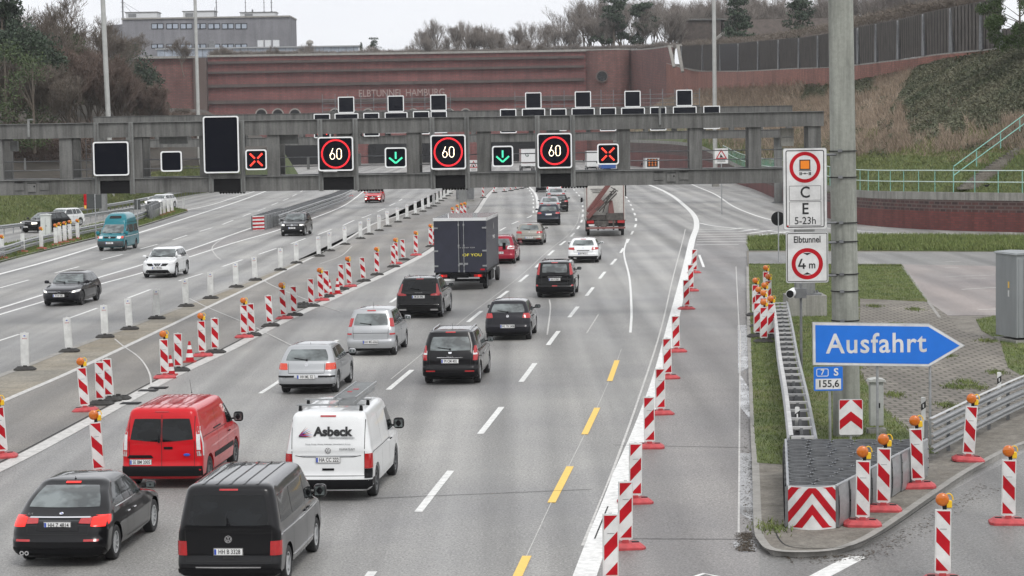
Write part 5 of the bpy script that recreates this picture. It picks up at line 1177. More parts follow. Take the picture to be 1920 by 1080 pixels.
def std_side(root, D, s, rear_q=True, gl=None, n=2, handle=None, zh=.82):
    """generic two- or three-pane side glazing following the greenhouse"""
    gl = gl or GLASS; L, H = s['L'], s['H']; zb = s['cowl']+.035; zt = H-.115; dr0, dr1 = s['rwq']; df0, df1 = s['wsq']
    xa0, xa1 = -L/2+dr0, -L/2+dr1; xb0, xb1 = L/2-df0, L/2-df1; cuts = s['cuts']; P_ = [0]+cuts+[1]; panes = []
    for a, b in zip(P_[:-1], P_[1:]):
        g0 = .025 if a > 0 else 0; g1 = .025 if b < 1 else 0
        bx0 = lerp(xa0, xb0, a)+g0 if a == 0 else lerp(xa1, xb1, a)+g0; bx1 = lerp(xa0, xb0, b)-g1 if b == 1 else lerp(xa1, xb1, b)-g1
        panes.append([(bx0, zb+(.05 if a == 0 else 0)), (bx1, zb), (lerp(xa1, xb1, b)-g1, zt), (lerp(xa1, xb1, a)+g0, zt-(.02 if a == 0 else 0))])
    windows(root, D, panes, gl)
    mb = MB(); ps = [lerp(xa1, xb1, c) for c in cuts]; zl = .34
    for pl in ('L', 'S'):
        for i, x in enumerate(ps): D.line(mb, pl, [(x, zl), (x, zb)], .013, SEAM)
        xF = L/2-df0-.02; D.line(mb, pl, [(xF, zb), (xF-.02, zl)], .013, SEAM)
        if len(ps) > 1: D.line(mb, pl, [(ps[0], zl), (xF-.02, zl)], .013, SEAM)
        D.line(mb, pl, [(xa0+.1, zb-.022), (L/2-df0, zb-.022)], .022, PLAST)
    mb.build('door_gaps', SEAM, root)
    if s.get('chromew'):
        mb = MB()
        for pl in ('L', 'S'): D.line(mb, pl, [(xa0+.1, zb-.022), (L/2-df0, zb-.022)], .02, CHROME, off=.007)
        mb.build('window_trim', CHROME, root)
    handles(root, D, [x+.12 for x in ps], zh, s.get('hm', s['paint']))
def front_glass(root, D, s, gl=None):
    L, W, H = s['L'], s['W'], s['H']; z0, z1 = s['cowl']+.03, H-.10; w0, w1 = W/2-.16, W/2-.30
    dp(root, D, 'F', [(-w0, z0), (w0, z0), (w1, z1), (-w1, z1)], gl or GLASS, 'windscreen', nu=14, nv=8, rnd=.08)
def rear_glass(root, D, s, w0, w1, z0, z1, gl=None, rnd=.18): dp(root, D, 'R', [(-w0, z0), (w0, z0), (w1, z1), (-w1, z1)], gl or GLASS, 'rear_window', nu=14, nv=8, rnd=rnd)
# ---------------- generic rear-view draw with options
def draw_rear(root, D, s):
    W, L, H = s['W'], s['L'], s['H']; c = s['cowl']; o = s.get('o', {}); hw = W/2
    rg = o.get('rg', (hw-.22, hw-.32, c+.05, H-.13)); rear_glass(root, D, s, *rg, gl=o.get('gl', GLASSL))
    front_glass(root, D, s, GLASSL); std_side(root, D, s, gl=o.get('sgl', GLASS))
    if 'bump' in o: z0, z1 = o['bump']; dp(root, D, 'R', [(-hw+.03, z0), (hw-.03, z0), (hw-.03, z1), (-hw+.03, z1)], PLAST, 'bumper', nu=20, nv=4, rnd=.05, off=.012)
    for q in o.get('tails', []): both(root, D, 'R', q[0], q[1] if len(q) > 1 else TAIL, 'tail_light', off=.012, rnd=.12)
    for q in o.get('stails', []):
        xm = D.hit('R', hw-.2*s.get('rr', .22), (q[0][0][1]+q[0][2][1])/2)[0].x+L/2+.01
        for pl in ('L', 'S'): dp(root, D, pl, [(-L/2+max(a, xm+(.02 if k in (1, 2) else 0)+(a-min(z_[0] for z_ in q[0]))), b) for k, (a, b) in enumerate(q[0])], q[1] if len(q) > 1 else TAIL, 'tail_light', off=.010, rnd=.12)
    for q, m in o.get('strips', []): dp(root, D, 'R', q, m, o.get('sname', 'tailgate_trim'), off=.014, rnd=.02, nv=3, nu=12, th=.02)
    if o.get('refl'): both(root, D, 'R', [(hw-.42, o['refl']), (hw-.14, o['refl']), (hw-.14, o['refl']+.04), (hw-.42, o['refl']+.04)], TAIL, 'reflector', off=.016, rnd=.02)
    mb = MB(); z0, z1, w = o.get('gate', (.62, c, hw-.16)); D.line(mb, 'R', [(-w, z1), (-w*.97, z0), (w*.97, z0), (w, z1)], .012, SEAM)
    if o.get('crease'): D.line(mb, 'R', [(-w, o['crease']), (w, o['crease'])], .014, SEAM)
    mb.build('tailgate_gap', SEAM, root)
    if o.get('hb', True): dp(root, D, 'R', [(-.15, H-.085), (.15, H-.085), (.15, H-.055), (-.15, H-.055)], s.get('hbm', TAIL), 'high_brake_light', off=.012, nv=2, rnd=.02)
    plate(root, D, 'R', o.get('pz', .72), s.get('txt'))
    if o.get('badge'): badge(root, D, 'R', 0, o['badge'][0], o['badge'][1], o['badge'][2])
    if o.get('wiper'): wiper(root, D, 'R', (0, c+.07), (.38, c+.12))
    if o.get('ant', True): antenna(root, -L/2+o.get('ax', .95), H-.012, o.get('ah', .2))
    if o.get('rails'): rails(root, s, o['rails'], -L/2+.75, L/2-s['wsq'][1]-.1, H-.03, hw-.30)
    if o.get('arches'): arches(root, s)
    if o.get('exh'):
        mb = MB()
        for y in o['exh']: p, _ = D.hit('R', y, .34); mb.lathe([(.022, -.06), (.045, -.06), (.045, .02), (.03, .02)], CHROME, 14, 'x', c=(p.x+.03, y, .30))
        mb.build('exhaust', CHROME, root)
    if o.get('glassroof'): dp(root, D, 'T', [(-.9, -.42), (.3, -.42), (.3, .42), (-.9, .42)], GLASSK, 'roof_window', rnd=.1)
    if o.get('lettering'): t, z, sz, y = o['lettering']; p, n = D.hit('R', y, z); text(t, sz, CHROME, (p.x-.012, y, z), (PI/2, 0, -PI/2), root, sp=1.5)
def draw_front(root, D, s):
    W, L, H = s['W'], s['L'], s['H']; c = s['cowl']; o = s.get('o', {}); hw = W/2; rear_glass(root, D, s, hw-.22, hw-.32, c+.05, H-.13); front_glass(root, D, s, o.get('fgl', GLASSL)); std_side(root, D, s, gl=GLASS)
    for q, m in o.get('front', []): dp(root, D, 'F', q, m, 'grille', off=.010, rnd=.10, nu=12, nv=4)
    for q, m in o.get('lights', []): both(root, D, 'F', q, m, 'headlight', off=.014, rnd=.2)
    for q, m in o.get('fogs', []): both(root, D, 'F', q, m, 'fog_light', off=.014, rnd=.2)
    mb = MB(); w = hw-.15; D.line(mb, 'T', [(L/2-.32, -w*.8), (L/2-.75, -w), (L/2-s['ws']+.02, -w)], .012, SEAM); D.line(mb, 'T', [(L/2-.32, w*.8), (L/2-.75, w), (L/2-s['ws']+.02, w)], .012, SEAM); mb.build('bonnet_gap', SEAM, root)
    plate(root, D, 'F', o.get('pz', .5), s.get('txt')); badge(root, D, 'F', 0, o.get('bz', .68), .07, o.get('bk', 'ring'))
    for a, b in ((.55, .02), (-.1, -.55)): wiper(root, D, 'F', (a, c+.05), (b, c+.10))
    if o.get('rails'): rails(root, s, o['rails'], -L/2+.75, L/2-s['wsq'][1]-.1, H-.03, hw-.30)
    if o.get('arches'): arches(root, s)
def place(root, spec, px, py, rear=True, slope=.088, z=0., yaw=0.):
    k = spec.get('scale', 1.); root.scale = (k, k, k); p = g(px, py, z); s = slope
    d = Vector((s, 1)).normalized() if rear else Vector((-s, -1)).normalized()
    ax = spec['xr'] if rear else spec['xf']; c = p.xy-d*ax*k; root.location = (c.x, c.y, z); root.rotation_euler = (0, 0, math.atan2(d.y, d.x)+yaw)
    return root
def sidespec(sp, rwq, wsq, cuts, **k): sp['rwq'] = rwq; sp['wsq'] = wsq; sp['cuts'] = cuts; sp.update(k); return sp
def car(px, py, rear, sp, slope=.088, yaw=0.): return place(make_car(sp), sp, px, py, rear, slope, 0, yaw)
# --- 1 black fastback saloon, near left
sp = S_hatch(5.0, 1.90, 1.55, cowl=1.02, hood=.82, ws0=1.35, ws1=2.15, rw0=.46, rw1=1.35, tail=.10, tum=.27, r=.345, fo=.88, ro=1.02, rr=.30, rf=.5, bow=.07, paint=PKM, draw=draw_rear, txt='HH Z 4814', rs='10', label='black fastback saloon with lit brake lights behind the red van')
sp = sidespec(sp, (1.05, 1.55), (1.42, 2.2), [.22, .60], chromew=True, hm=CHROME)
sp['S'][10:12] = [(1.18, .72, 1.62, .12), (1.34, 1.0, 1.88, .20)]
sp['hbm'] = TAILLIT
sp['o'] = dict(rg=(.74, .56, 1.10, 1.44), gl=GLASSL, tails=[([(.40, .85), (.64, .84), (.64, .95), (.42, .93)], TAIL), ([(.645, .80), (.90, .78), (.90, .97), (.645, .95)], TAILLIT)], stails=[([(.04, .80), (.34, .84), (.30, .96), (.04, .98)], TAILLIT)], strips=[([(-.60, .935), (.60, .935), (.60, .955), (-.60, .955)], CHROME), ([(-.42, .72), (.42, .72), (.40, .90), (-.40, .90)], PK)], pz=.83, badge=(1.005, .042, 'disc'), bump=(.24, .40), refl=.52, gate=(.66, 1.0, .62), exh=(.70, .60), ah=.05, ax=1.5, lettering=('GT', .07, .07, .64) if False else ('GT', .995, .07, .62))
sp['scale'] = .93; car(134, 1048, True, sp)
# --- 2 black passenger van, near
def van_slices(L, W, H, cowl, hood, ws0, ws1, rw0, rw1, tail, tum, mid=.03):
    return [(.24, .14, .25, .10), (.32, .03, .08, .02), (.48, .0, .0, .0), (.56, .02, .0, .0), (.64, tail, .02, .0), (.80, tail+.005, .05, .0), (hood-.08, tail+.01, .13, .0), (hood, tail+.015, .27, .005), (lerp(hood, cowl, .5), tail+.02, lerp(.27, ws0, .5), .01), (cowl, rw0, ws0, mid),
            (lerp(cowl, H-.12, .3), lerp(rw0, rw1, .3), lerp(ws0, ws1, .3), lerp(mid, tum, .25)), (lerp(cowl, H-.12, .65), lerp(rw0, rw1, .65), lerp(ws0, ws1, .65), lerp(mid, tum, .62)), (H-.13, rw1, ws1, tum), (H-.07, rw1+.04, ws1+.07, tum+.035), (H-.03, rw1+.12, ws1+.16, tum+.10), (H-.01, rw1+.3, ws1+.4, tum+.26), (H, rw1+.6, ws1+.8, tum+.5)]
def van_spec(L, W, H, cowl=1.16, hood=1.0, ws0=.78, ws1=1.5, rw0=.06, rw1=.20, tail=.05, tum=.15, r=.34, fo=.90, ro=.99, **k):
    d = dict(L=L, W=W, H=H, cowl=cowl, r=r, xf=L/2-fo, xr=-L/2+ro, ws=ws0, ws1=ws1, rr=.14, rf=.36, bow=.035, name='van', cat='van', group='vans on the motorway', ms=(.15, .26, .26), fl=.3); d['S'] = van_slices(L, W, H, cowl, hood, ws0, ws1, rw0, rw1, tail, tum); d.update(k); return d
def draw_van(root, D, s):
    W, L, H = s['W'], s['L'], s['H']; c = s['cowl']; o = s['o']; hw = W/2; front_glass(root, D, s, GLASSL)
    for q in o.get('rearw', []): dp(root, D, 'R', q, o.get('gl', GLASSK), 'rear_window', nu=12, nv=8, rnd=.10)
    windows(root, D, o.get('panes', []), o.get('sgl', GLASSK))
    mb = MB()
    for l in o.get('rl', []): D.line(mb, 'R', l, .014, SEAM)
    for pl in ('L', 'S'):
        for l in o.get('sl', []): D.line(mb, pl, l, .013, SEAM)
    mb.build('door_gaps', SEAM, root)
    for q, m in o.get('tails', []): both(root, D, 'R', q, m, 'tail_light', off=.014, rnd=.05)
    for q, m in o.get('stails', []):
        xm = D.hit('R', hw-.2*s.get('rr', .14), (q[0][1]+q[2][1])/2)[0].x+L/2+.01
        for pl in ('L', 'S'): dp(root, D, pl, [(-L/2+max(a, xm+(a-min(z_[0] for z_ in q))), b) for a, b in q], m, 'tail_light', off=.012, rnd=.05)
    z0, z1 = o.get('bump', (.30, .50)); dp(root, D, 'R', [(-hw+.02, z0), (hw-.02, z0), (hw-.02, z1), (-hw+.02, z1)], o.get('bm', PLAST), 'bumper', nu=20, nv=4, rnd=.03, off=.02)
    for pl in ('L', 'S'):
        for q, m in o.get('sidetrim', []): dp(root, D, pl, q, m, 'side_trim', nu=16, nv=2, rnd=.02, off=.012)
    for q, m in o.get('strips', []): dp(root, D, 'R', q, m, 'tailgate_trim', off=.014, rnd=.04, nv=3, nu=12)
    dp(root, D, 'R', [(-.17, H-.125), (.17, H-.125), (.17, H-.095), (-.17, H-.095)], TAIL, 'high_brake_light', off=.014, nv=2, rnd=.02)
    plate(root, D, 'R', o['pz'], s.get('txt'), o.get('py', 0)); 
    if o.get('badge'): badge(root, D, 'R', o['badge'][3] if len(o['badge']) > 3 else 0, o['badge'][0], o['badge'][1], o['badge'][2])
    if o.get('wiper'): wiper(root, D, 'R', *o['wiper'])
    if o.get('arches'): arches(root, s)
    handles(root, D, o.get('hx', []), o.get('hz', .95), o.get('hm', PLAST))
    mb = MB()
    for y in o.get('ribs', []): D.line(mb, 'T', [(-L/2+.35, y), (L/2-s['ws1']-.3, y)], .05, s['paint'], off=.014, sub=12)
    if o.get('ribs'): mb.build('roof_rib', s['paint'], root)
    if o.get('ant'): antenna(root, *o['ant'])
sp = van_spec(4.90, 1.905, 1.94, cowl=1.14, paint=PKM, draw=draw_van, txt='HH B 3328', rs='5', ws1=1.5, label='black passenger van with tinted windows at the bottom of the picture')
sp['o'] = dict(rearw=[[(-.74, 1.20), (.74, 1.20), (.66, 1.74), (-.66, 1.74)]], panes=[[(-2.02, 1.19), (-1.02, 1.19), (-1.02, 1.70), (-1.94, 1.70)], [(-.96, 1.19), (.32, 1.19), (.32, 1.70), (-.96, 1.70)], [(.40, 1.19), (1.35, 1.17), (.92, 1.70), (.40, 1.70)]],
   rl=[[(-.80, 1.16), (-.78, .56), (.78, .56), (.80, 1.16)]], sl=[[(.36, .38), (.36, 1.16)], [(1.42, 1.12), (1.32, .60)], [(-1.0, .42), (-1.0, 1.16)], [(-2.1, 1.0), (.36, 1.0)]], tails=[([(.76, .66), (.945, .66), (.945, .92), (.77, .92)], TAIL)], stails=[([(.02, .66), (.12, .66), (.12, .92), (.02, .92)], TAIL)],
   pz=.73, badge=(.955, .068, 'vw'), wiper=((.0, 1.22), (.02, 1.34)), strips=[([(-.60, .44), (.60, .44), (.60, .465), (-.60, .465)], CHROME), ([(-.10, .60), (.10, .60), (.10, .63), (-.10, .63)], SEAM)], sidetrim=[([(-2.2, 1.0), (1.55, .98), (1.55, 1.0), (-2.2, 1.02)], CHROME), ([(-1.0, .42), (1.1, .42), (1.1, .44), (-1.0, .44)], CHROME)], hx=[.2, .55], hz=1.06, bump=(.30, .42), ribs=[-.5, -.25, 0, .25, .5], gl=GLASSK)
sp['scale'] = .94; car(450, 1090, True, sp)
# --- 3 red panel van
sp = van_spec(4.97, 1.985, 1.97, cowl=1.18, hood=1.02, paint=PRED, draw=draw_van, txt='SE BM 2005', rim=GALVD, rs='cap', tum=.17, ws1=1.6, mm=PLAST, label='red panel van with twin rear doors and grey bumpers')
sp['o'] = dict(rearw=[[(-.78, 1.20), (-.012, 1.14), (-.012, 1.70), (-.68, 1.70)], [(.012, 1.14), (.78, 1.20), (.68, 1.70), (.012, 1.70)]], panes=[[(.62, 1.22), (1.45, 1.17), (1.0, 1.70), (.62, 1.70)]],
   rl=[[(0, .54), (0, 1.80)], [(-.80, 1.75), (-.80, .56), (.80, .56), (.80, 1.75)]], sl=[[(.52, .42), (.52, 1.76)], [(1.5, 1.12), (1.42, .60)], [(-.55, .46), (-.55, 1.76)], [(-2.2, 1.22), (.5, 1.22)]], tails=[([(.86, .80), (.95, .80), (.90, 1.50), (.83, 1.50)], CLEARL), ([(.855, .80), (.955, .80), (.945, .95), (.85, .95)], TAIL), ([(.84, 1.32), (.91, 1.32), (.89, 1.50), (.83, 1.50)], TAIL)], stails=[([(.03, .80), (.10, .80), (.10, 1.4), (.05, 1.4)], CLEARL)],
   pz=.66, py=.52, wiper=((.06, 1.16), (.07, 1.30)), strips=[([(.20, .76), (.86, .76), (.80, .83), (.26, .83)], PLAST), ([(-.27, .97), (-.05, .97), (-.05, 1.03), (-.27, 1.03)], PLAST)], sidetrim=[([(-.9, 1.27), (-.1, 1.27), (-.1, 1.30), (-.9, 1.30)], PLAST), ([(-1.0, .58), (1.2, .58), (1.2, .70), (-1.0, .70)], PLAST)], hx=[.7], hz=1.02, bump=(.32, .56), arches=False, ribs=[-.55, -.33, -.11, .11, .33, .55], ant=(.9, 1.96, .35))
sp['scale'] = .91; c_red = car(322, 906, True, sp)
# oval badge and side bumper corners
mb = MB(); mb.ell((-2.455, -.62, .84), (.02, .17, .07), EUBLUE, 16, 6); mb.build('badge', EUBLUE, c_red)
# --- 4 white panel van with lettering and ladder
sp = van_spec(4.90, 1.905, 1.97, cowl=1.14, paint=PWH, draw=draw_van, txt='HA CC 222', rim=GALVD, rs='cap', mm=PLAST, ws1=1.5, label='white panel van with Asbeck lettering and a ladder on its roof')
sp['o'] = dict(rearw=[], panes=[[(.45, 1.19), (1.38, 1.17), (.95, 1.70), (.45, 1.70)]], rl=[[(-.80, 1.78), (-.79, .58), (.79, .58), (.80, 1.78)], [(-.72, 1.02), (-.55, .99), (.55, .99), (.72, 1.02)]], sl=[[(.40, .40), (.40, 1.76)], [(1.45, 1.12), (1.36, .60)], [(-.75, .46), (-.75, 1.76)], [(-2.2, 1.05), (.4, 1.05)]],
   tails=[([(.79, .74), (.945, .74), (.945, 1.06), (.80, 1.06)], TAIL), ([(.79, .53), (.945, .53), (.945, .735), (.79, .735)], PLAST)], stails=[([(.02, .74), (.11, .74), (.11, 1.06), (.02, 1.06)], TAIL)], pz=.93, badge=(1.13, .068, 'vw'), strips=[([(-.13, .70), (.13, .70), (.13, .745), (-.13, .745)], PLAST), ([(-.5, .995), (.5, .995), (.62, 1.02), (-.62, 1.02)], PSIL)], bump=(.30, .50), hx=[.58], hz=1.0, hm=PLAST, sidetrim=[([(-2.43, .36), (-1.9, .36), (-1.9, .50), (-2.43, .50)], PLAST)])
sp['scale'] = .97; c_wh = car(630, 929, True, sp)
for q in (dict(b='Asbeck', s=.27, y=-.10, z=1.53, sx=1.02, m=INK, bo=.012), dict(b='Elektroinstallationen', s=.072, y=-.30, z=1.405, sx=.95, m=GALVD, bo=0), dict(b='Planung  Montage  Wartung  Schaltanlagen  Netzwerktechnik  Beratung', s=.034, y=0, z=1.27, sx=1.0, m=GALVD, bo=0), dict(b='KLIMATEAM', s=.07, y=-.42, z=1.16, sx=.9, m=GALVD, bo=0)):
    x = -2.45+.06+.14*(q['z']-1.14)/.7; text(q['b'], q['s'], q['m'], (x-.013, q['y'], q['z']), (PI/2-.19, 0, -PI/2), c_wh, sx=q['sx'], bold=q['bo'])
mb = MB(); fan = [(PRED, .35), (INK, .55), (EUBLUE, .15), (PRED, .0), (INK, -.12), (EUBLUE, .75), (PRED, .95), (INK, 1.1)]
for m_, a in fan:
    p0 = (.60, 1.44); p1 = (.60-.28*math.cos(a), 1.44+.24*math.sin(a)); w = .016
    X = lambda z: -2.45+.06+.14*(z-1.14)/.7-.016
    mb.add([(X(p0[1]), p0[0]+.04, p0[1]-w), (X(p1[1]), p1[0], p1[1]), (X(p0[1]), p0[0]+.04, p0[1]+w)], [(0, 1, 2)], m_)
mb.build('logo', INK, c_wh)
for y in (-.62, .62):
    mb = MB()
    for x in (-1.9, -.9): mb = MB(); mb.box((x, y*1.08, 1.99), (.14, .07, .14), PLAST, rz=0, taper=.7); mb.build('rack_foot', PLAST, c_wh)
for x in (-1.9, -.9): mb = MB(); mb.box((x, 0, 2.07), (.05, 1.5, .035), GALV); mb.build('rack_bar', GALV, c_wh)
ld = E('ladder', (0, 0, 0), 0, 'aluminium ladder lying on the roof rack of the white van', 'ladder'); mb = MB()
for y in (-.55, -.18, -.60, -.13):
    z_ = 2.12 if y in (-.55, -.18) else 2.24; mb.box((-.65, y, z_), (3.1, .025, .075), GALV)
for k in range(12):
    x = -2.1+k*.26; mb.box((x, -.365, 2.12), (.03, .36, .03), GALV); mb.box((x+.1, -.365, 2.24), (.03, .46, .03), GALV)
mb.box((-.6, -.365, 2.265), (.12, .12, .01), REDREF); mb.box((-1.1, -.30, 2.265), (.12, .10, .01), REDREF)
mb.build('rails_and_rungs', GALV, ld); ld.location = c_wh.location; ld.rotation_euler = c_wh.rotation_euler; ld.scale = c_wh.scale
# --- 5 silver hatchback
sp = S_hatch(4.15, 1.735, 1.44, cowl=.94, hood=.80, ws0=1.02, ws1=1.78, rw0=.16, rw1=.60, tail=.10, tum=.22, r=.315, rr=.22, paint=PSIL, draw=draw_rear, txt='HH ML 52', rs='cap', label='silver three-door hatchback with orange-red tail lights ahead of the white van')
sp = sidespec(sp, (.75, .85), (1.10, 1.82), [.30]); sp['o'] = dict(rg=(.66, .54, 1.00, 1.31), tails=[([(.56, .74), (.84, .74), (.84, .93), (.58, .93)], TAILO)], stails=[([(.03, .74), (.16, .74), (.12, .93), (.03, .93)], TAILO)], bump=(.22, .33), strips=[([(.36, .52), (.84, .52), (.84, .57), (.36, .57)], PLAST), ([(-.84, .52), (-.36, .52), (-.36, .57), (-.84, .57)], PLAST)], pz=.54, badge=(.88, .05, 'vw'), wiper=True, gate=(.64, .95, .55), ah=.06, hb=False)
car(583, 735, True, sp)
# --- 6 silver compact MPV
sp = S_hatch(4.05, 1.70, 1.62, cowl=1.02, hood=.92, ws0=.85, ws1=1.7, rw0=.13, rw1=.42, tail=.06, tum=.20, r=.31, fo=.80, ro=.62, rr=.20, paint=PSIL, draw=draw_rear, txt='HH MS 6566', rs='5', label='silver compact people carrier with tall red lights beside its rear window')
sp = sidespec(sp, (.52, .62), (.98, 1.75), [.30, .62]); sp['o'] = dict(rg=(.62, .52, 1.06, 1.46), tails=[([(.66, 1.02), (.80, 1.00), (.68, 1.30), (.60, 1.30)], TAIL), ([(.66, .74), (.83, .74), (.83, .80), (.66, .80)], TAIL)], stails=[([(.06, 1.02), (.18, 1.04), (.28, 1.30), (.22, 1.30)], TAIL)], pz=.50, badge=(.86, .045, 'ring'), wiper=True, gate=(.60, 1.02, .62), crease=.80, ah=.22, bump=(.22, .28))
car(700, 665, True, sp)
# --- 7 black SUV with L lights
SUVK = dict(cowl=1.10, hood=.98, ws0=1.25, ws1=2.05, rw0=.24, rw1=.72, tail=.09, tum=.22, rr=.24)
sp = S_hatch(4.69, 1.90, 1.66, r=.37, fo=.90, ro=.93, paint=PK, draw=draw_rear, txt='M EX 090', rs='5', label='black SUV with tall angular red lights behind the box truck', **SUVK)
sp = sidespec(sp, (.75, .95), (1.35, 2.1), [.28, .62], chromew=True); sp['o'] = dict(rg=(.68, .60, 1.14, 1.47), gl=GLASSK, tails=[([(.50, .94), (.86, .94), (.88, 1.06), (.52, 1.00)], TAIL), ([(.74, 1.00), (.88, 1.00), (.74, 1.40), (.69, 1.40)], TAIL)], stails=[([(.10, .94), (.24, .96), (.20, 1.05), (.12, 1.05)], TAIL)], pz=.90, strips=[([(-.84, .56), (.84, .56), (.84, .58), (-.84, .58)], CHROME), ([(.5, .34), (.8, .34), (.8, .40), (.5, .40)], CHROME), ([(-.8, .34), (-.5, .34), (-.5, .40), (-.8, .40)], CHROME)], bump=(.24, .33), wiper=True, gate=(.62, 1.08, .62), ah=.05, rails=PK, lettering=('VOLVO', 1.06, .07, 0), arches=False)
car(790, 594, True, sp)
# --- 8 black MPV, near centre
sp = S_hatch(4.50, 1.75, 1.66, cowl=1.02, hood=.92, ws0=1.0, ws1=1.85, rw0=.12, rw1=.40, tail=.06, tum=.20, r=.325, fo=.82, ro=.86, rr=.22, paint=PKM, draw=draw_rear, txt='PI CM 402', rs='5', label='black people carrier with roof rails and round white lamps in its tail lights')
sp = sidespec(sp, (.30, .50), (1.10, 1.9), [.22, .55]); sp['o'] = dict(rg=(.64, .56, 1.05, 1.46), tails=[([(.70, .76), (.83, .76), (.84, 1.20), (.72, 1.20)], TAIL), ([(.70, .93), (.82, .93), (.82, 1.05), (.70, 1.05)], CLEARL)], stails=[([(.04, .80), (.16, .84), (.14, 1.18), (.05, 1.20)], TAIL)], pz=.74, strips=[([(-.40, .84), (.40, .84), (.40, .86), (-.40, .86)], CHROME), ([(-.04, .96), (.04, .96), (.055, 1.01), (-.055, 1.01)], CHROME)], refl=.42, bump=(.24, .40), wiper=True, gate=(.48, 1.02, .64), rails=PSIL, ah=.2, glassroof=False, lettering=('LODGY', .89, .06, 0) if False else ('DACIA', .885, .05, 0))
car(850, 717, True, sp)
# --- 9 dark grey small hatch
sp = S_hatch(3.97, 1.69, 1.46, cowl=.97, hood=.84, ws0=.95, ws1=1.7, rw0=.17, rw1=.50, tail=.08, tum=.21, r=.305, fo=.80, ro=.70, rr=.22, paint=PANTH, draw=draw_rear, txt='WL TB 2408', rs='5', label='dark grey small hatchback, second vehicle ahead of the black people carrier')
sp = sidespec(sp, (.62, .75), (1.05, 1.75), [.30, .64]); sp['o'] = dict(rg=(.64, .54, 1.03, 1.33), tails=[([(.54, .84), (.81, .82), (.80, 1.0), (.58, 1.0)], TAIL)], stails=[([(.04, .82), (.14, .84), (.14, .98), (.06, .98)], TAIL)], pz=.54, badge=(.90, .05, 'vw'), wiper=True, gate=(.62, .98, .56), ah=.25, hb=False, bump=(.22, .32))
car(955, 636, True, sp)
# --- 10 black boxy SUV
sp = S_hatch(4.60, 1.77, 1.68, cowl=1.08, hood=.98, ws0=1.15, ws1=1.85, rw0=.12, rw1=.30, tail=.07, tum=.16, r=.36, fo=.85, ro=1.05, rr=.16, paint=PK, draw=draw_rear, txt='HH F 5563', rs='5', label='black boxy off-road car with tall red light strips beside the rear window')
sp = sidespec(sp, (.45, .55), (1.25, 1.9), [.26, .60]); sp['o'] = dict(rg=(.58, .56, 1.16, 1.55), tails=[([(.70, 1.06), (.80, 1.06), (.73, 1.58), (.65, 1.58)], TAIL), ([(.76, .55), (.84, .55), (.84, .62), (.76, .62)], TAIL)], stails=[([(.10, 1.08), (.20, 1.08), (.28, 1.56), (.22, 1.56)], TAIL)], pz=.86, strips=[([(-.33, .955), (.33, .955), (.33, .985), (-.33, .985)], CHROME), ([(-.12, .54), (.12, .54), (.12, .58), (-.12, .58)], TAIL)], bump=(.30, .50), wiper=True, gate=(.60, 1.08, .60), rails=PK, arches=True, glassroof=True, ah=.05)
car(1043, 556, True, sp)
# --- 11 white small hatch right lane
sp = S_hatch(4.33, 1.765, 1.42, cowl=.95, hood=.80, ws0=1.2, ws1=1.95, rw0=.20, rw1=.62, tail=.09, tum=.23, r=.325, fo=.78, ro=.86, rr=.26, paint=PWH, draw=draw_rear, txt='HH AM 311', rs='10', rim=ALLOYD, label='white compact hatchback in the right lane below the crane truck')
sp = sidespec(sp, (.62, .85), (1.3, 2.0), [.28, .62]); sp['o'] = dict(rg=(.64, .52, 1.0, 1.30), tails=[([(.48, .76), (.84, .78), (.84, .90), (.52, .90)], TAIL)], stails=[([(.04, .78), (.2, .80), (.16, .90), (.05, .90)], TAIL)], pz=.56, badge=(.87, .04, 'disc'), strips=[([(-.36, .70), (.36, .70), (.36, .74), (-.36, .74)], PK)], bump=(.22, .42), wiper=True, gate=(.64, .95, .54), ah=.06, exh=(.5, .42))
car(1095, 492, True, sp)
# --- 12 grey beige hatch
sp = S_hatch(4.26, 1.79, 1.45, cowl=.96, hood=.82, ws0=1.05, ws1=1.8, rw0=.20, rw1=.58, tail=.09, tum=.23, r=.32, rr=.24, paint=PBEI, draw=draw_rear, txt='HH VW 70', rs='5', label='grey-beige hatchback in the middle lane, behind the black seven-seat SUV')
sp = sidespec(sp, (.62, .8), (1.15, 1.85), [.28, .62]); sp['o'] = dict(rg=(.66, .54, 1.0, 1.32), tails=[([(.48, .78), (.86, .80), (.86, .93), (.52, .93)], TAIL)], stails=[([(.04, .80), (.2, .80), (.16, .92), (.05, .92)], TAIL)], pz=.52, badge=(.88, .045, 'vw'), wiper=True, gate=(.64, .95, .54), ah=.06, bump=(.22, .40), refl=.42)
car(994, 459, True, sp)
# --- 13 red MPV with bike lock shape
sp = S_hatch(4.43, 1.83, 1.62, cowl=1.02, hood=.90, ws0=1.0, ws1=1.9, rw0=.15, rw1=.52, tail=.08, tum=.22, r=.33, rr=.26, paint=PREDD, draw=draw_rear, txt='HH CP 58', rs='10', label='dark red car with pale roof frame, half hidden by the box truck')
sp = sidespec(sp, (.5, .75), (1.15, 1.95), [.25, .58]); sp['o'] = dict(rg=(.68, .56, 1.05, 1.45), tails=[([(.46, .86), (.86, .86), (.86, 1.04), (.52, 1.04)], CLEARL), ([(.56, .90), (.84, .90), (.84, 1.0), (.58, 1.0)], TAIL)], pz=.66, wiper=True, gate=(.55, 1.02, .60), rails=PSIL, bump=(.22, .32))
car(938, 494, True, sp)
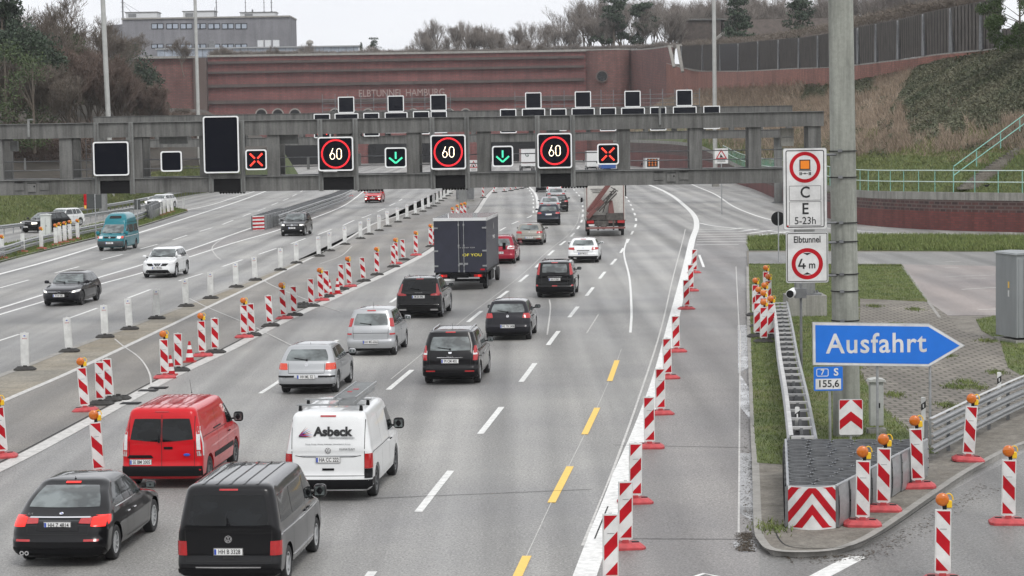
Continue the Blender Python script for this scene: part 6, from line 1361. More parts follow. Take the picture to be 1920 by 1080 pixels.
# --- far cars, right carriageway
FAR = dict(hb=True, gate=(.62, 1.0, .6), wiper=True)
def farcar(px, py, pt, lab, L=4.6, W=1.86, H=1.64, slope=.02, tails=None, **k):
    s = S_hatch(L, W, H, r=.35, paint=pt, draw=draw_rear, rs='5', label=lab, **SUVK); s = sidespec(s, (.6, .85), (1.35, 2.1), [.28, .62]); s['o'] = dict(FAR, rg=(.68, .58, 1.14, 1.48), tails=[(tails or [(.55, .92), (.88, .92), (.88, 1.04), (.60, 1.06)], k.get('tm', TAIL))], pz=.88, rails=k.get('rl'), bump=(.22, .50)); return car(px, py, True, s, slope)
farcar(1029, 422, PBLUE, 'navy black seven-seat SUV with pale roof bars in the middle lane', L=4.7, W=1.88, H=1.68, rl=PSIL, slope=.03)
farcar(1031, 402, PSIL, 'silver car mostly hidden behind the navy black SUV', H=1.60, slope=.02)
farcar(1047, 397, PK, 'black compact SUV with one red light showing, right of the hidden silver car', H=1.60, slope=.02)
farcar(1043, 381, PSIL, 'silver-roofed car just ahead of the black compact SUV', H=1.55, slope=.01)
farcar(1040, 370, POFF, 'white car with tall red light closest under the gantry in the queue', H=1.55, slope=.0, tails=[(.70, .95), (.88, .95), (.80, 1.30), (.70, 1.30)])
farcar(1019, 360, PK, 'dark car peeking out left of the white car under the gantry', H=1.5, slope=.0)
# --- oncoming cars
sp = S_hatch(4.46, 1.79, 1.45, cowl=.96, hood=.80, ws0=1.35, ws1=2.1, rw0=.25, rw1=.75, tail=.08, tum=.24, r=.33, fo=.92, ro=.84, rf=.55, paint=PANTH, draw=draw_front, txt='PI AP 380', rim=ALLOYD, rs='10', label='dark grey oncoming hatchback, leftmost and nearest of the oncoming cars')
sp = sidespec(sp, (.70, .95), (1.45, 2.15), [.28, .62]); sp['o'] = dict(front=[([(-.42, .44), (.42, .44), (.54, .66), (-.54, .66)], PK), ([(-.60, .24), (.60, .24), (.55, .33), (-.55, .33)], PLAST), ([(-.56, .655), (.56, .655), (.58, .675), (-.58, .675)], CHROME)], lights=[([(.55, .60), (.86, .66), (.86, .76), (.58, .70)], CLEARL), ([(.60, .63), (.70, .64), (.70, .70), (.60, .69)], HEADLIT)], pz=.50, bz=.64)
car(121, 572, False, sp, .08)
sp = S_hatch(4.38, 1.81, 1.59, cowl=1.05, hood=.92, ws0=1.15, ws1=1.95, rw0=.25, rw1=.72, tail=.08, tum=.22, r=.35, fo=.92, ro=.84, rf=.5, paint=PWH, draw=draw_front, txt='WL VM 206', rs='5', label='white oncoming crossover with black lower bumper')
sp = sidespec(sp, (.65, .9), (1.25, 2.0), [.28, .62]); sp['o'] = dict(front=[([(-.48, .66), (.48, .66), (.62, .80), (-.62, .80)], PK), ([(-.70, .26), (.70, .26), (.58, .46), (-.58, .46)], PLAST), ([(-.14, .60), (-.06, .60), (-.22, .82), (-.30, .82)], CHROME), ([(.06, .60), (.14, .60), (.30, .82), (.22, .82)], CHROME)], lights=[([(.60, .68), (.88, .74), (.86, .86), (.58, .80)], CLEARL)], pz=.57, bz=.76, arches=True)
car(302, 520, False, sp, .075)
sp = S_hatch(4.50, 1.84, 1.67, cowl=1.10, hood=.98, ws0=1.2, ws1=2.0, rw0=.22, rw1=.65, tail=.08, tum=.20, r=.36, fo=.90, ro=.88, rf=.42, paint=PKM, draw=draw_front, txt='HH TI 52', rs='5', label='black oncoming SUV with lit headlamp beside the dividing crash cushion')
sp = sidespec(sp, (.55, .8), (1.3, 2.05), [.28, .62]); sp['o'] = dict(front=[([(-.52, .76), (.52, .76), (.52, .90), (-.52, .90)], PK), ([(-.50, .80), (.50, .80), (.50, .815), (-.50, .815)], CHROME), ([(-.50, .85), (.50, .85), (.50, .865), (-.50, .865)], CHROME), ([(-.7, .28), (.7, .28), (.6, .44), (-.6, .44)], PLAST)], lights=[([(.54, .76), (.88, .78), (.86, .90), (.54, .90)], CLEARL), ([(.60, .79), (.74, .79), (.74, .87), (.60, .87)], HEADLIT)], fogs=[([(.60, .38), (.74, .38), (.74, .44), (.60, .44)], CLEARL)], pz=.62, bz=.83, bk='vw', rails=PSIL)
car(551, 442, False, sp, .07)
sp = S_hatch(4.6, 1.83, 1.47, cowl=.98, hood=.84, ws0=1.3, ws1=2.05, rw0=.2, rw1=.6, tail=.08, tum=.22, r=.33, paint=PREDD, draw=draw_front, txt='HH PA 6', label='dark red oncoming car with both headlamps lit')
sp['paint'] = PRED; sp = sidespec(sp, (.6, .85), (1.4, 2.1), [.28, .62]); sp['o'] = dict(front=[([(-.52, .60), (.52, .60), (.52, .72), (-.52, .72)], PK), ([(-.7, .22), (.7, .22), (.6, .36), (-.6, .36)], PLAST)], lights=[([(.54, .62), (.86, .64), (.84, .76), (.54, .74)], CLEARL), ([(.64, .38), (.80, .38), (.80, .50), (.64, .50)], HEADLIT)], pz=.50, bz=.66, bk='vw')
car(700, 380, False, sp, .05)
sp = S_hatch(4.7, 1.83, 1.45, cowl=.98, hood=.84, ws0=1.35, ws1=2.1, rw0=.25, rw1=.6, tail=.08, tum=.22, r=.33, paint=PWH, draw=draw_front, txt='HH AU 81', label='white estate car with dark grille behind the white boards on the far left ramp')
sp = sidespec(sp, (.5, .7), (1.45, 2.15), [.28, .62]); sp['o'] = dict(front=[([(-.42, .36), (.42, .36), (.5, .78), (-.5, .78)], PK), ([(-.7, .22), (.7, .22), (.6, .34), (-.6, .34)], PLAST)], lights=[([(.54, .66), (.86, .68), (.84, .80), (.54, .76)], HEADLIT)], pz=.52, bz=.72)
car(290, 391, False, sp, .30)
sp = S_hatch(4.6, 1.85, 1.60, cowl=1.05, hood=.94, ws0=1.2, ws1=2.0, rw0=.22, rw1=.65, tail=.08, tum=.22, r=.35, paint=PK, draw=draw_front, label='black car with white headlamp on the far left ramp behind the tall white box')
sp = sidespec(sp, (.55, .8), (1.3, 2.05), [.28, .62]); sp['o'] = dict(front=[([(-.52, .60), (.52, .60), (.52, .80), (-.52, .80)], PK)], lights=[([(.54, .70), (.88, .72), (.86, .86), (.54, .84)], HEADLIT)], pz=.5, bz=.7)
car(62, 436, False, sp, .62)
sp = S_hatch(4.3, 1.80, 1.55, cowl=1.0, hood=.88, ws0=1.1, ws1=1.9, rw0=.22, rw1=.65, tail=.08, tum=.22, r=.33, paint=PWH, draw=draw_front, label='white car directly behind the black car on the far left ramp')
sp = sidespec(sp, (.55, .8), (1.2, 1.95), [.28, .62]); sp['o'] = dict(front=[([(-.52, .60), (.52, .60), (.52, .76), (-.52, .76)], PK)], lights=[([(.54, .66), (.88, .68), (.86, .80), (.54, .78)], CLEARL)], pz=.5, bz=.7)
car(100, 425, False, sp, .5)
# teal high-roof camper van
def draw_teal(root, D, s):
    W, L, H = s['W'], s['L'], s['H']; hw = W/2; c = s['cowl']; dp(root, D, 'F', [(-.76, c+.05), (.76, c+.05), (.66, 1.74), (-.66, 1.74)], GLASSL, 'windscreen', nu=14, nv=8, rnd=.08)
    windows(root, D, [[(.52, c+.06), (1.42, c+.06), (1.02, 1.72), (.52, 1.72)], [(-.86, c+.08), (.40, c+.08), (.40, 1.70), (-.86, 1.70)], [(-2.1, c+.08), (-1.0, c+.08), (-1.0, 1.70), (-2.0, 1.70)]], GLASS)
    dp(root, D, 'F', [(-.40, .86), (.40, .86), (.42, .98), (-.42, .98)], PK, 'grille', off=.012); both(root, D, 'F', [(.48, .85), (.74, .85), (.74, 1.0), (.48, 1.0)], CLEARL, 'headlight', off=.014, rnd=.1); both(root, D, 'F', [(.75, .85), (.87, .85), (.87, 1.0), (.75, 1.0)], TAILO, 'indicator', off=.014, rnd=.1)
    dp(root, D, 'F', [(-hw+.04, .32), (hw-.04, .32), (hw-.04, .68), (-hw+.04, .68)], P('grey_bumper', (.05, .055, .06), .6), 'bumper', nu=20, nv=4, off=.02, rnd=.05); plate(root, D, 'F', .56, 'PI T 491'); badge(root, D, 'F', 0, .92, .065, 'vw')
    for a, b in ((.6, .0), (-.05, -.6)): wiper(root, D, 'F', (a, c+.05), (b, c+.10))
    dp(root, D, 'F', [(-.42, 2.12), (.42, 2.12), (.38, 2.30), (-.38, 2.30)], GLASSK, 'roof_hatch', off=.012); mb = MB()
    for pl in ('L', 'S'):
        for l in ([(.46, .4), (.46, c+.1)], [(1.46, c), (1.36, .5)], [(-.93, .4), (-.93, c+.1)]): D.line(mb, pl, l, .013, SEAM)
        D.line(mb, pl, [(-2.3, .98), (2.1, .94)], .035, WHREF, off=.006, sub=12); D.line(mb, pl, [(-2.2, 1.86), (1.2, 1.86)], .03, PLAST, off=.008, sub=12)
    mb.build('door_gaps', SEAM, root)
sp = van_spec(4.75, 1.84, 2.52, cowl=1.12, hood=1.02, ws0=.72, ws1=1.62, paint=PTEAL, draw=draw_teal, r=.33, fo=.95, ro=.95, rs='cap', rim=GALVD, label='teal high-roof camper van with black grille on the oncoming side')
a = sp['S'][:10]; sp['S'] = a+[(1.34, .10, .98, .05), (1.58, .14, 1.32, .09), (1.80, .18, 1.58, .12), (1.90, .20, 1.62, .13), (2.10, .24, 1.74, .16), (2.30, .32, 1.98, .24), (2.42, .42, 2.2, .34), (2.49, .62, 2.5, .48), (2.52, 1.0, 2.9, .66)]
car(212, 470, False, sp, .08)
# far vans and trucks seen through the gantry
def boxtruck(px, py, W, L, H, zb, label, m, mr, Lcab=1.9, slope=.088, decor=None, name='box_truck', Hcab=2.3, rear=True, cabm=PWH, group='trucks on the motorway'):
    o = E(name, (0, 0, 0), 0, label, 'truck', group); xb = -L/2; xe = L/2-Lcab
    mb = MB(); mb.box(((xb+xe)/2, 0, (zb+H)/2), (xe-xb, W, H-zb), m); mb.build('cargo_box', m, o, bevel=.02)
    mb = MB(); mb.box(((xb+xe)/2, 0, H+.015), (xe-xb+.06, W+.05, .05), mr)
    for s in (1, -1): mb.box(((xb+xe)/2, s*(W/2+.006), H-.06), (xe-xb, .02, .12), mr); mb.box(((xb+xe)/2, s*(W/2+.006), zb+.05), (xe-xb, .02, .10), PLAST)
    mb.box((xb-.008, 0, H-.05), (.03, W+.03, .11), mr); mb.build('roof', mr, o)
    mb = MB(); mb.box(((xb+xe)/2+.5, 0, zb-.14), (xe-xb+1.6, .8, .2), PLAST); mb.build('chassis', PLAST, o)
    mb = MB(); mb.box((L/2-Lcab/2+.03, 0, .5+(Hcab-.5)/2), (Lcab-.08, min(W, 2.1), Hcab-.5), cabm, taper=.93); mb.box((L/2-.12, 0, Hcab*.72), (.12, 1.7, .7), GLASSK); mb.build('cab', cabm, o, bevel=.06)
    r = .36 if W < 2.4 or H < 3.6 else .48; spx = dict(r=r, xf=L/2-.95, xr=xb+1.15, W=W-.1); add_wheels(o, spx, GALVD, 'cap')
    for s in (1, -1): mb = MB(); mb.box((L/2-.7, s*(W/2+.18), Hcab*.75), (.12, .16, .36), PLAST); mb.tube((L/2-.7, s*(W/2-.2), Hcab*.75), (L/2-.7, s*(W/2+.1), Hcab*.75), .02, PLAST); mb.build('side_mirror', PLAST, o)
    if decor: decor(o, xb, W, H, zb)
    d = Vector((slope, 1)).normalized() if rear else Vector((-slope, -1)).normalized(); p = g(px, py); ax = spx['xr'] if rear else spx['xf']; c = p.xy-d*ax; o.location = (c.x, c.y, 0); o.rotation_euler = (0, 0, math.atan2(d.y, d.x)); return o
def dec_black(o, xb, W, H, zb):
    mb = MB(); x = xb-.012; mb.box((x, 0, (zb+H)/2), (.02, .012, H-zb-.2), SEAM)
    for y in (.0, ): pass
    mb.build('door_gap', SEAM, o)
    for y, s in ((-.16, 1), (.10, -1)):
        mb = MB(); y = .16 if s < 0 else -.06+.0; yy = -(.18) if s > 0 else .07; mb.tube((xb-.045, yy, zb+.06), (xb-.045, yy, H-.12), .016, GALV, n=8)
        for z in (zb+.06, zb+.36, (zb+H)/2, H-.3): mb.box((xb-.03, yy, z), (.04, .07, .10), GALV)
        mb.box((xb-.05, yy-.1, zb+.42), (.03, .18, .09), GALV); mb.build('locking_bar', GALV, o)
    for s in (1, -1):
        for z in (zb+.32, zb+1.05, H-.45): mb = MB(); mb.box((xb-.03, s*(W/2-.10), z), (.03, .19, .07), GALV); mb.box((xb-.01, s*(W/2-.012), z), (.06, .04, .10), GALV); mb.build('hinge', GALV, o)
    text('OF YOU', .19, P('yellow_print', (.75, .66, .08), .5, var=0), (xb-.02, -.58, zb+.84), (PI/2, 0, -PI/2), o, sx=1.35, bold=.002); text('EIN DIENST FUER', .07, WHREF, (xb-.02, -.30, zb+1.20), (PI/2, 0, -PI/2), o, sx=1.2, sp=1.3)
    text('SERVICE', .26, WHREF, (.0-.4, -W/2-.012, zb+1.55), (PI/2, 0, 0), o, sx=1.2); mb = MB(); mb.ell((-.4, -W/2-.012, zb+2.1), (.2, .01, .36), WHREF, 10, 6); mb.build('logo', WHREF, o)
    mb = MB(); mb.box((xb+.05, 0, zb-.12), (.12, W-.1, .22), PLAST); mb.box((xb+.15, 0, .48), (.10, W-.3, .12), PLAST); mb.build('rear_bumper', PLAST, o)
    for s in (1, -1): mb = MB(); mb.box((xb-.02, s*(W/2-.42), zb-.16), (.05, .40, .12), TAIL); mb.box((xb-.03, s*(W/2-.36), zb-.16), (.04, .13, .10), TAILLIT); mb.build('tail_light', TAIL, o)
    for s in (1, -1): mb = MB(); mb.box((xb+1.1, s*(W/2-.22), zb-.03), (1.2, .34, .05), PLAST); mb.box((xb+.42, s*(W/2-.22), .55), (.03, .36, .5), PLAST); mb.box((xb+3.4, s*(W/2-.25), .55), (1.6, .4, .45), PLAST); mb.build('mudguard', PLAST, o)
    mb = MB(); mb.box((xb-.02, .55, .50), (.01, .52, .11), PLATE); mb.build('licence_plate', PLATE, o); mb = MB(); mb.box((xb-.03, -(W/2-.2), zb+.14), (.01, .2, .08), REDREF); mb.build('warning_label', REDREF, o)
    mb = MB(); random.seed(3)
    for k in range(46):
        x = random.uniform(xb+.1, 2.0); h = random.uniform(.15, .75)*(.4+.6*((x-xb)/4.5)); mb.add([(x, -W/2-.010, zb+.08), (x+.03, -W/2-.010, zb+.08), (x+.05+random.uniform(-.1, .1), -W/2-.010, zb+.08+h)], [(0, 1, 2)], INK)
    mb.build('grass_print', INK, o)
SIDEG = P('slate_tarpaulin', (.028, .03, .046), .38, var=.2, scale=1.5)
bt = boxtruck(869, 541, 2.55, 8.2, 3.47, .86, 'black box truck with white roof and yellow words OF YOU on its rear doors', SIDEG, PWH, decor=dec_black)
# crane truck
def dec_crane(o, xb, W, H, zb):
    RU = P('faded_red_crane', (.17, .07, .064), .5, var=.3, scale=3); BR_ = P('greasy_steel', (.075, .068, .062), .6, .2, var=.4, scale=5); WB = P('dirty_white_box', (.50, .49, .46), .6, var=.15)
    for s in (1, -1): mb = MB(); mb.box((xb-.01, s*(W/2-.10), (zb+H)/2), (.04, .05, H-zb), RU); mb.build('corner_trim', REDREF, o)
    mb = MB()
    for k in range(3): mb.box((xb-.02, .55+.0, H-.85-.12*k), (.01, 1.0-.15*k, .035), INK)
    mb.build('lettering', INK, o)
    mb = MB()
    mb.tube((xb-.55, 1.25, 1.15+.6), (xb-.75, -.30, 3.75), .23, RU, .20, n=4); mb.build('crane_boom', RU, o)
    mb = MB(); mb.tube((xb-.85, 1.30, 1.35), (xb-.95, .2, 2.55), .19, RU, n=4); mb.build('crane_arm', RU, o)
    for k in range(3): mb = MB(); mb.tube((xb-1.0-.02*k, .75-.14*k, 1.9-.05*k), (xb-1.0, -.70-.05*k, 3.4-.17*k), .055, BR_, n=8); mb.build('hydraulic_ram', BR_, o)
    mb = MB(); mb.prism([(-.7, zb-.1), (-.15, zb-.1), (-.25, zb+1.5), (-.5, zb+1.5)], xb-.8, xb-.25, RU, 'x'); mb.build('crane_column', RU, o)
    mb = MB(); mb.box((xb-.45, 0, zb+.1), (.5, 2.5, .7), BR_); mb.box((xb-.5, -.65, zb+.35), (.7, 1.25, .5), BR_); mb.box((xb-.6, .3, zb-.1), (.5, 1.0, .35), BR_); mb.ell((xb-.8, .15, zb-.35), (.3, .45, .4), BR_, 12, 8)
    for y in (-.55, .55): mb.box((xb-.75, y, .85), (.12, .12, .8), BR_)
    for k in range(7): mb.tube((xb-.95, -.9+.12*k, 3.2-.05*k), (xb-.85, -.4+.1*k, 3.5-.3*k), .03, BLKG, n=5)
    mb.build('crane_machinery', BR_, o)
    mb = MB(); mb.box((xb-.9, 0, .62), (.14, W-.05, .14), RU); mb.build('underrun_bar', RU, o)
    mb = MB(); mb.box((xb-.72, 0, .95), (.1, W-.1, .45), BLKG); mb.build('rear_panel', BLKG, o)
    for s in (1, -1): mb = MB(); mb.box((xb-.80, s*(W/2-.32), 1.05), (.06, .50, .20), TAIL); mb.build('tail_light', TAIL, o)
    mb = MB(); mb.box((xb-.80, .95, .82), (.02, .52, .11), PLATE); mb.build('licence_plate', PLATE, o)
    mb = MB(); mb.box((xb+1.0, -W/2-.15, 2.55), (.1, .28, .8), PLAST) if False else mb.box((3.8, -W/2-.22, 3.0), (.14, .26, .85), BLKG); mb.build('tall_mirror', BLKG, o)
DW = P('dirty_white_box', (.50, .49, .46), .6, var=.15)
boxtruck(1135, 441, 2.82, 9.0, 4.2, 1.05, 'dirty white truck with a folded faded red loading crane at its rear', DW, DW, decor=dec_crane, name='crane_truck', Lcab=2.2, Hcab=3.1, slope=.02)
PB = P('blue_van_paint', (.03, .09, .32), .4, var=0)
def dec_g(o, xb, W, H, zb):
    text('G', .9, P('dark_green_logo', (.02, .07, .05), .5, var=0), (xb-.03, .2, H-1.0), (PI/2, 0, -PI/2), o, bold=.02); mb = MB(); mb.box((xb-.03, 0, zb+.6), (.02, 2.2, .12), REDREF); mb.build('stripe', REDREF, o)
boxtruck(990, 322, 2.5, 8, 4.0, 1.0, 'white truck with round dark logo seen between the green arrow and right 60 display', PWH, PWH, decor=dec_g, slope=-.05)
boxtruck(1140, 326, 2.4, 7, 3.4, .9, 'blue truck with white top seen below the right red cross', PB, PWH, slope=-.05, Hcab=2.5)
boxtruck(1112, 322, 2.3, 6, 3.6, .9, 'white and blue truck beside the blue truck below the gantry', PWH, PWH, slope=-.05, Hcab=2.5)
def dec_w(o, xb, W, H, zb):
    mb = MB(); mb.box((xb-.03, 0, 1.9), (.06, 1.7, 1.3), BLKG); mb.build('arrow_board', BLKG, o); mb = MB()
    for i in range(3):
        for j in range(3): mb.ell((xb-.08, -.5+.5*i, 1.5+.4*j), (.05, .34, .34), AMBER, 10, 6)
    mb.build('warning_lamp', AMBER, o)
boxtruck(1222, 327, 2.2, 5, 2.6, .8, 'roadworks vehicle with an amber lamp board near the red ramp wall', PWH, PWH, decor=dec_w, name='roadworks_vehicle', slope=-.05, Hcab=2.2)
# ================================================================ BEACONS, CONES
def clip_par(a0, a1, b0, b1):
    """stripe between left heights a0..a1 and right heights b0..b1 (fractions down), clipped to 0..1"""
    P_ = [(0, a0), (1, b0), (1, b1), (0, a1)]
    for side, lim in ((1, 0.), (-1, 1.)):
        out = []
        for i in range(len(P_)):
            p, q = P_[i], P_[(i+1) % len(P_)]; ip = side*(p[1]-lim) >= -1e-9; iq = side*(q[1]-lim) >= -1e-9
            if ip: out.append(p)
            if ip != iq: t = (lim-p[1])/(q[1]-p[1]); out.append((p[0]+(q[0]-p[0])*t, lim))
        P_ = out
        if not P_: return []
    return P_
BH, BW_ = 1.12, .268
def blade_mesh(kind, direction=1):
    mb = MB(); z0 = .13; z1 = z0+BH; w = BW_
    prof = [(-w/2, z0+.05), (-.03, z0), (.03, z0), (w/2, z0+.05), (w/2, z1), (-w/2, z1)]; mb.prism(prof, -.028, .028, WHBACK, 'y')
    mb.box((0, 0, z1+.012), (.05, .04, .03), WHBACK)
    if kind == 'stripe':
        x0, x1 = -w/2+.02, w/2-.02; t, b = z1-.025, z0+.075; mb.box((0, -.031, (t+b)/2), (w-.035, .004, t-b+.01), WHREF)
        for a in (-.25, .265, .78):
            P_ = clip_par(a, a+.25, a+.24, a+.49)
            if len(P_) > 2:
                vs = [(lerp(x0, x1, u if direction > 0 else 1-u), -.0345, t-(t-b)*v) for u, v in P_]; mb.add(vs, [tuple(range(len(vs)))], REDREF)
        mb.box((0, -.036, t-(t-b)*.30), (.12, .002, .008), GALVD)
    else:
        for s in (-1, 1): mb.box((s*(w/2-.012), -.03, (z0+z1)/2+.02), (.022, .012, BH-.08), WHBACK)
        if kind == 'back':
            mb.box((0, -.032, z1-.10), (.06, .004, .035), EUBLUE)
            for k in range(4): mb.box((-.06+.04*k, -.032, z1-.19), (.022, .004, .03), REDPL)
    return mb
def foot_mesh(m, flat_=False):
    mb = MB(); a, b, h = .36, .27, .085
    poly = [(-a, -b*.6), (-a*.8, -b), (a*.8, -b), (a, -b*.6), (a, b*.6), (a*.8, b), (-a*.8, b), (-a, b*.6)]
    n = 8; vs = [(x, y, 0) for x, y in poly]+[(x, y, h*.55) for x, y in poly]+[(x*.72, y*.68, h+.03) for x, y in poly]
    mb.add(vs, [tuple(range(n-1, -1, -1)), tuple(range(2*n, 3*n))]+[(k*n+i, k*n+(i+1) % n, (k+1)*n+(i+1) % n, (k+1)*n+i) for k in range(2) for i in range(n)], m)
    for s in (-1, 1): mb.box((s*.19, 0, h+.035), (.13, .09, .012), BLKG)
    mb.box((0, 0, h+.05), (.12, .10, .06), m); return mb
def lamp_parts(root):
    z = .13+BH; mb = MB(); mb.box((.02, 0, z+.04), (.07, .05, .09), BLKG); mb.build('lamp_stem', BLKG, root)
    mb = MB(); mb.lathe([(0, -.055), (.07, -.05), (.10, -.035), (.113, -.01), (.115, .02), (.10, .035), (.07, .05), (0, .055)], AMBER, 20, 'y', c=(-.02, -.02, z+.17)); L_ = mb.build('lamp_lens', AMBER, root, smooth=50)
    mb = MB(); mb.box((.095, .02, z+.09), (.10, .09, .13), YELPL); mb.build('lamp_battery', YELPL, root, bevel=.015)
    mb = MB(); pts = [(.14+.02*math.cos(t*PI/8)-.10*(1-math.cos((t)*PI/8))*.5, .01, z+.16+.11*math.sin(t*PI/8)) for t in range(9)]; mb.path(pts, .012, YELPL); mb.lathe([(.098, -.012), (.108, -.012), (.108, .03), (.098, .03)], YELPL, 18, 'y', c=(-.02, -.02, z+.17)); mb.build('lamp_handle', YELPL, root)
BPROTO = {}
def beacon(px, py, kind, d, footm, lamp, label, group, rz=0., z=0., tilt=0., nofoot=False):
    key = (kind, d, footm.name, lamp); p = g(px, py, z)
    if key not in BPROTO:
        o = E('traffic_beacon', p, rz, label, 'traffic beacon', group); mb = blade_mesh(kind, d); mb.build('blade', WHBACK, o); foot_mesh(footm).build('foot', footm, o)
        if lamp: lamp_parts(o)
        BPROTO[key] = o
    else: o = copy_tree(BPROTO[key], p, rz, label); o['group'] = group
    o.rotation_euler = (0, tilt, rz); return o
random.seed(5)
RW = [(1145, 1100), (1172, 1028), (1191, 943), (1218, 840), (1238, 777), (1252, 710), (1268, 660), (1287, 580), (1296, 546), (1302, 512)]
for i, (x, y) in enumerate(RW): beacon(x, y, 'stripe', -1, REDPL, False, '%s red-footed beacon from the bottom in the row along the right white line' % ('first' if i == 0 else ORD[i]), 'beacons along the right edge line', rz=.06+random.uniform(-.12, .12), tilt=random.uniform(-.022, .022))
MR = [(5, 858, 1, 1), (187, 893, 1, 1), (160, 771, 1, 1), (189, 759, 0, 0), (206, 752, 0, 0), (309, 709, 1, 1), (335, 696, 0, 0), (380, 668, 1, 1), (404, 662, 0, 0), (458, 633, 1, 1), (473, 630, 0, 0), (507, 612, 0, 0), (533, 598, 1, 1), (552, 592, 0, 0), (584, 575, 0, 0), (603, 564, 1, 1), (613, 557, 0, 0), (641, 543, 0, 0), (656, 538, 1, 1), (682, 528, 0, 0), (707, 516, 0, 1), (738, 501, 0, 0), (743, 495, 1, 1), (757, 488, 0, 0), (780, 479, 1, 1), (808, 463, 0, 1), (815, 459, 1, 0), (850, 424, 1, 1), (858, 418, 1, 1), (866, 414, 1, 1), (872, 412, 1, 1), (906, 371, 0, 0), (927, 362, 0, 0), (946, 360, 0, 0), (958, 358, 0, 0), (968, 356, 0, 0), (978, 354, 0, 0), (987, 352, 0, 0)]
ORD += ['thirty-fifth', 'thirty-sixth', 'thirty-seventh', 'thirty-eighth', 'thirty-ninth', 'fortieth']
for i, (x, y, rf, lp) in enumerate(MR):
    beacon(x, y, 'stripe', 1, REDPL if rf else BLKRUB, bool(lp), '%s striped median beacon counted from bottom left, %s foot, %s' % ('first' if i == 0 else ORD[i], 'red' if rf else 'black', 'amber lamp' if lp else 'no lamp'), 'striped beacons along the median', rz=.02+random.uniform(-.14, .14), tilt=-.02+random.uniform(-.045, .025))
WR = [(47, 694), (130, 660), (197, 633), (243, 618), (294, 598), (349, 575), (395, 560), (443, 539), (479, 526), (526, 507), (556, 494), (598, 481), (618, 471), (647, 459), (676, 448), (692, 440), (711, 433), (727, 425), (746, 417), (763, 410), (779, 403), (793, 397), (804, 391), (813, 387), (820, 382), (827, 377), (833, 373), (840, 368), (844, 364), (848, 356)]
for i, (x, y) in enumerate(WR): beacon(x, y, 'back', 1, BLKRUB, False, '%s plain white beacon back from the left in the long row beside the oncoming lanes' % ('first' if i == 0 else ORD[i]), 'white beacon backs along the oncoming lanes', rz=.03+random.uniform(-.12, .12), tilt=random.uniform(-.05, .015))
LR = [(5, 485, 1), (43, 473, 0), (78, 467, 1), (105, 460, 1), (113, 457, 1), (122, 455, 1), (132, 452, 1), (146, 449, 1), (301, 405, 0), (308, 403, 0), (316, 400, 0), (323, 398, 0), (345, 395, 0), (629, 372, 0), (657, 368, 0)]
for i, (x, y, lp) in enumerate(LR): beacon(x, y, 'plain', 1, REDPL, bool(lp), '%s white beacon back from the left on the left verge, %s' % ('first' if i == 0 else ORD[i], 'amber lamp' if lp else 'no lamp'), 'white beacon backs on the left verge', z=.08 if i < 12 else 0, tilt=random.uniform(-.03, .0))
XR = [(1617, 985, 'striped beacon with amber lamp standing just right of the cushion nose', 0), (1656, 957, 'striped beacon with amber lamp beside the cushion, second from the nose', .0), (1722, 914, 'tilted striped beacon with amber lamp at the rear corner of the cushion', -.06), (1815, 864, 'striped beacon with amber lamp in front of the steel guard rail', .05)]
for x, y, l, t in XR: beacon(x, y, 'stripe', 1, REDPL, True, l, 'striped beacons along the exit', rz=-.1, z=ZI, tilt=t+.02)
beacon(1890, 982, 'stripe', 1, REDPL, True, 'striped beacon with amber lamp on the exit road near the right edge', 'striped beacons along the exit', rz=-.1, z=0, tilt=.02); beacon(1767, 1092, 'stripe', 1, REDPL, True, 'striped beacon with amber lamp cut by the bottom of the picture on the exit road', 'striped beacons along the exit', rz=-.1, z=0, tilt=.015)
CR = [(1437, 563, 1), (1440, 583, 1), (1416, 592, 1), (1434, 603, 1), (1424, 613, 1), (1431, 621, 1), (1446, 634, 1), (1420, 632, 0), (1432, 642, 1)]
for i, (x, y, lp) in enumerate(CR): beacon(x, y, 'stripe', -1, BLKRUB, bool(lp), '%s from the back of the striped beacons bunched beside the ladder-like rail' % ('first' if i == 0 else ORD[i]), 'beacons bunched by the double guard rail', rz=random.uniform(-.1, .1), z=ZI, tilt=random.uniform(-.02, .02))
mb = MB(); k = 0
for px, py in ((88, 700), (566, 574), (569, 570), (563, 571)):
    k += 1
# spare stacked foot plates
for i, (px, py) in enumerate(((562, 577), (570, 572), (222, 749))):
    o = E('foot_plate', g(px, py), random.uniform(-.3, .3), ['spare black foot plate lying nearer in the pair beside the median beacons', 'spare black foot plate lying farther in the pair beside the median beacons', 'spare black foot plate lying beside the paired beacons left of the red van'][i], 'foot plate', 'spare foot plates'); foot_mesh(BLKRUB).build('slab', BLKRUB, o)
def cone(px, py, h, label):
    o = E('traffic_cone', g(px, py), 0, label, 'traffic cone', 'cones in the median'); mb = MB(); r = lambda t: .15*(1-t)+.035*t
    for i, m in enumerate((REDREF, WHREF, REDREF, WHREF, REDREF)): a, b = i/5, (i+1)/5; mb.lathe([(r(a), .04+h*a), (r(b), .04+h*b)], m, 20)
    mb.lathe([(0, .04+h), (.035, .04+h)], REDREF, 20); mb.build('cone_body', REDREF, o, smooth=40); mb = MB(); mb.box((0, 0, .02), (.42, .42, .04), P('cone_foot_red', (.35, .03, .025), .7)); mb.build('cone_base', REDPL, o); return o
cone(356, 679, .68, 'red and white cone standing alone, nearest the bottom in the median'); cone(320, 704, .62, 'red and white cone half hidden behind a lamp beacon left of the lone cone'); cone(618, 554, .72, 'red and white cone, left of the two between median beacons'); cone(633, 551, .72, 'red and white cone, right of the two between median beacons')
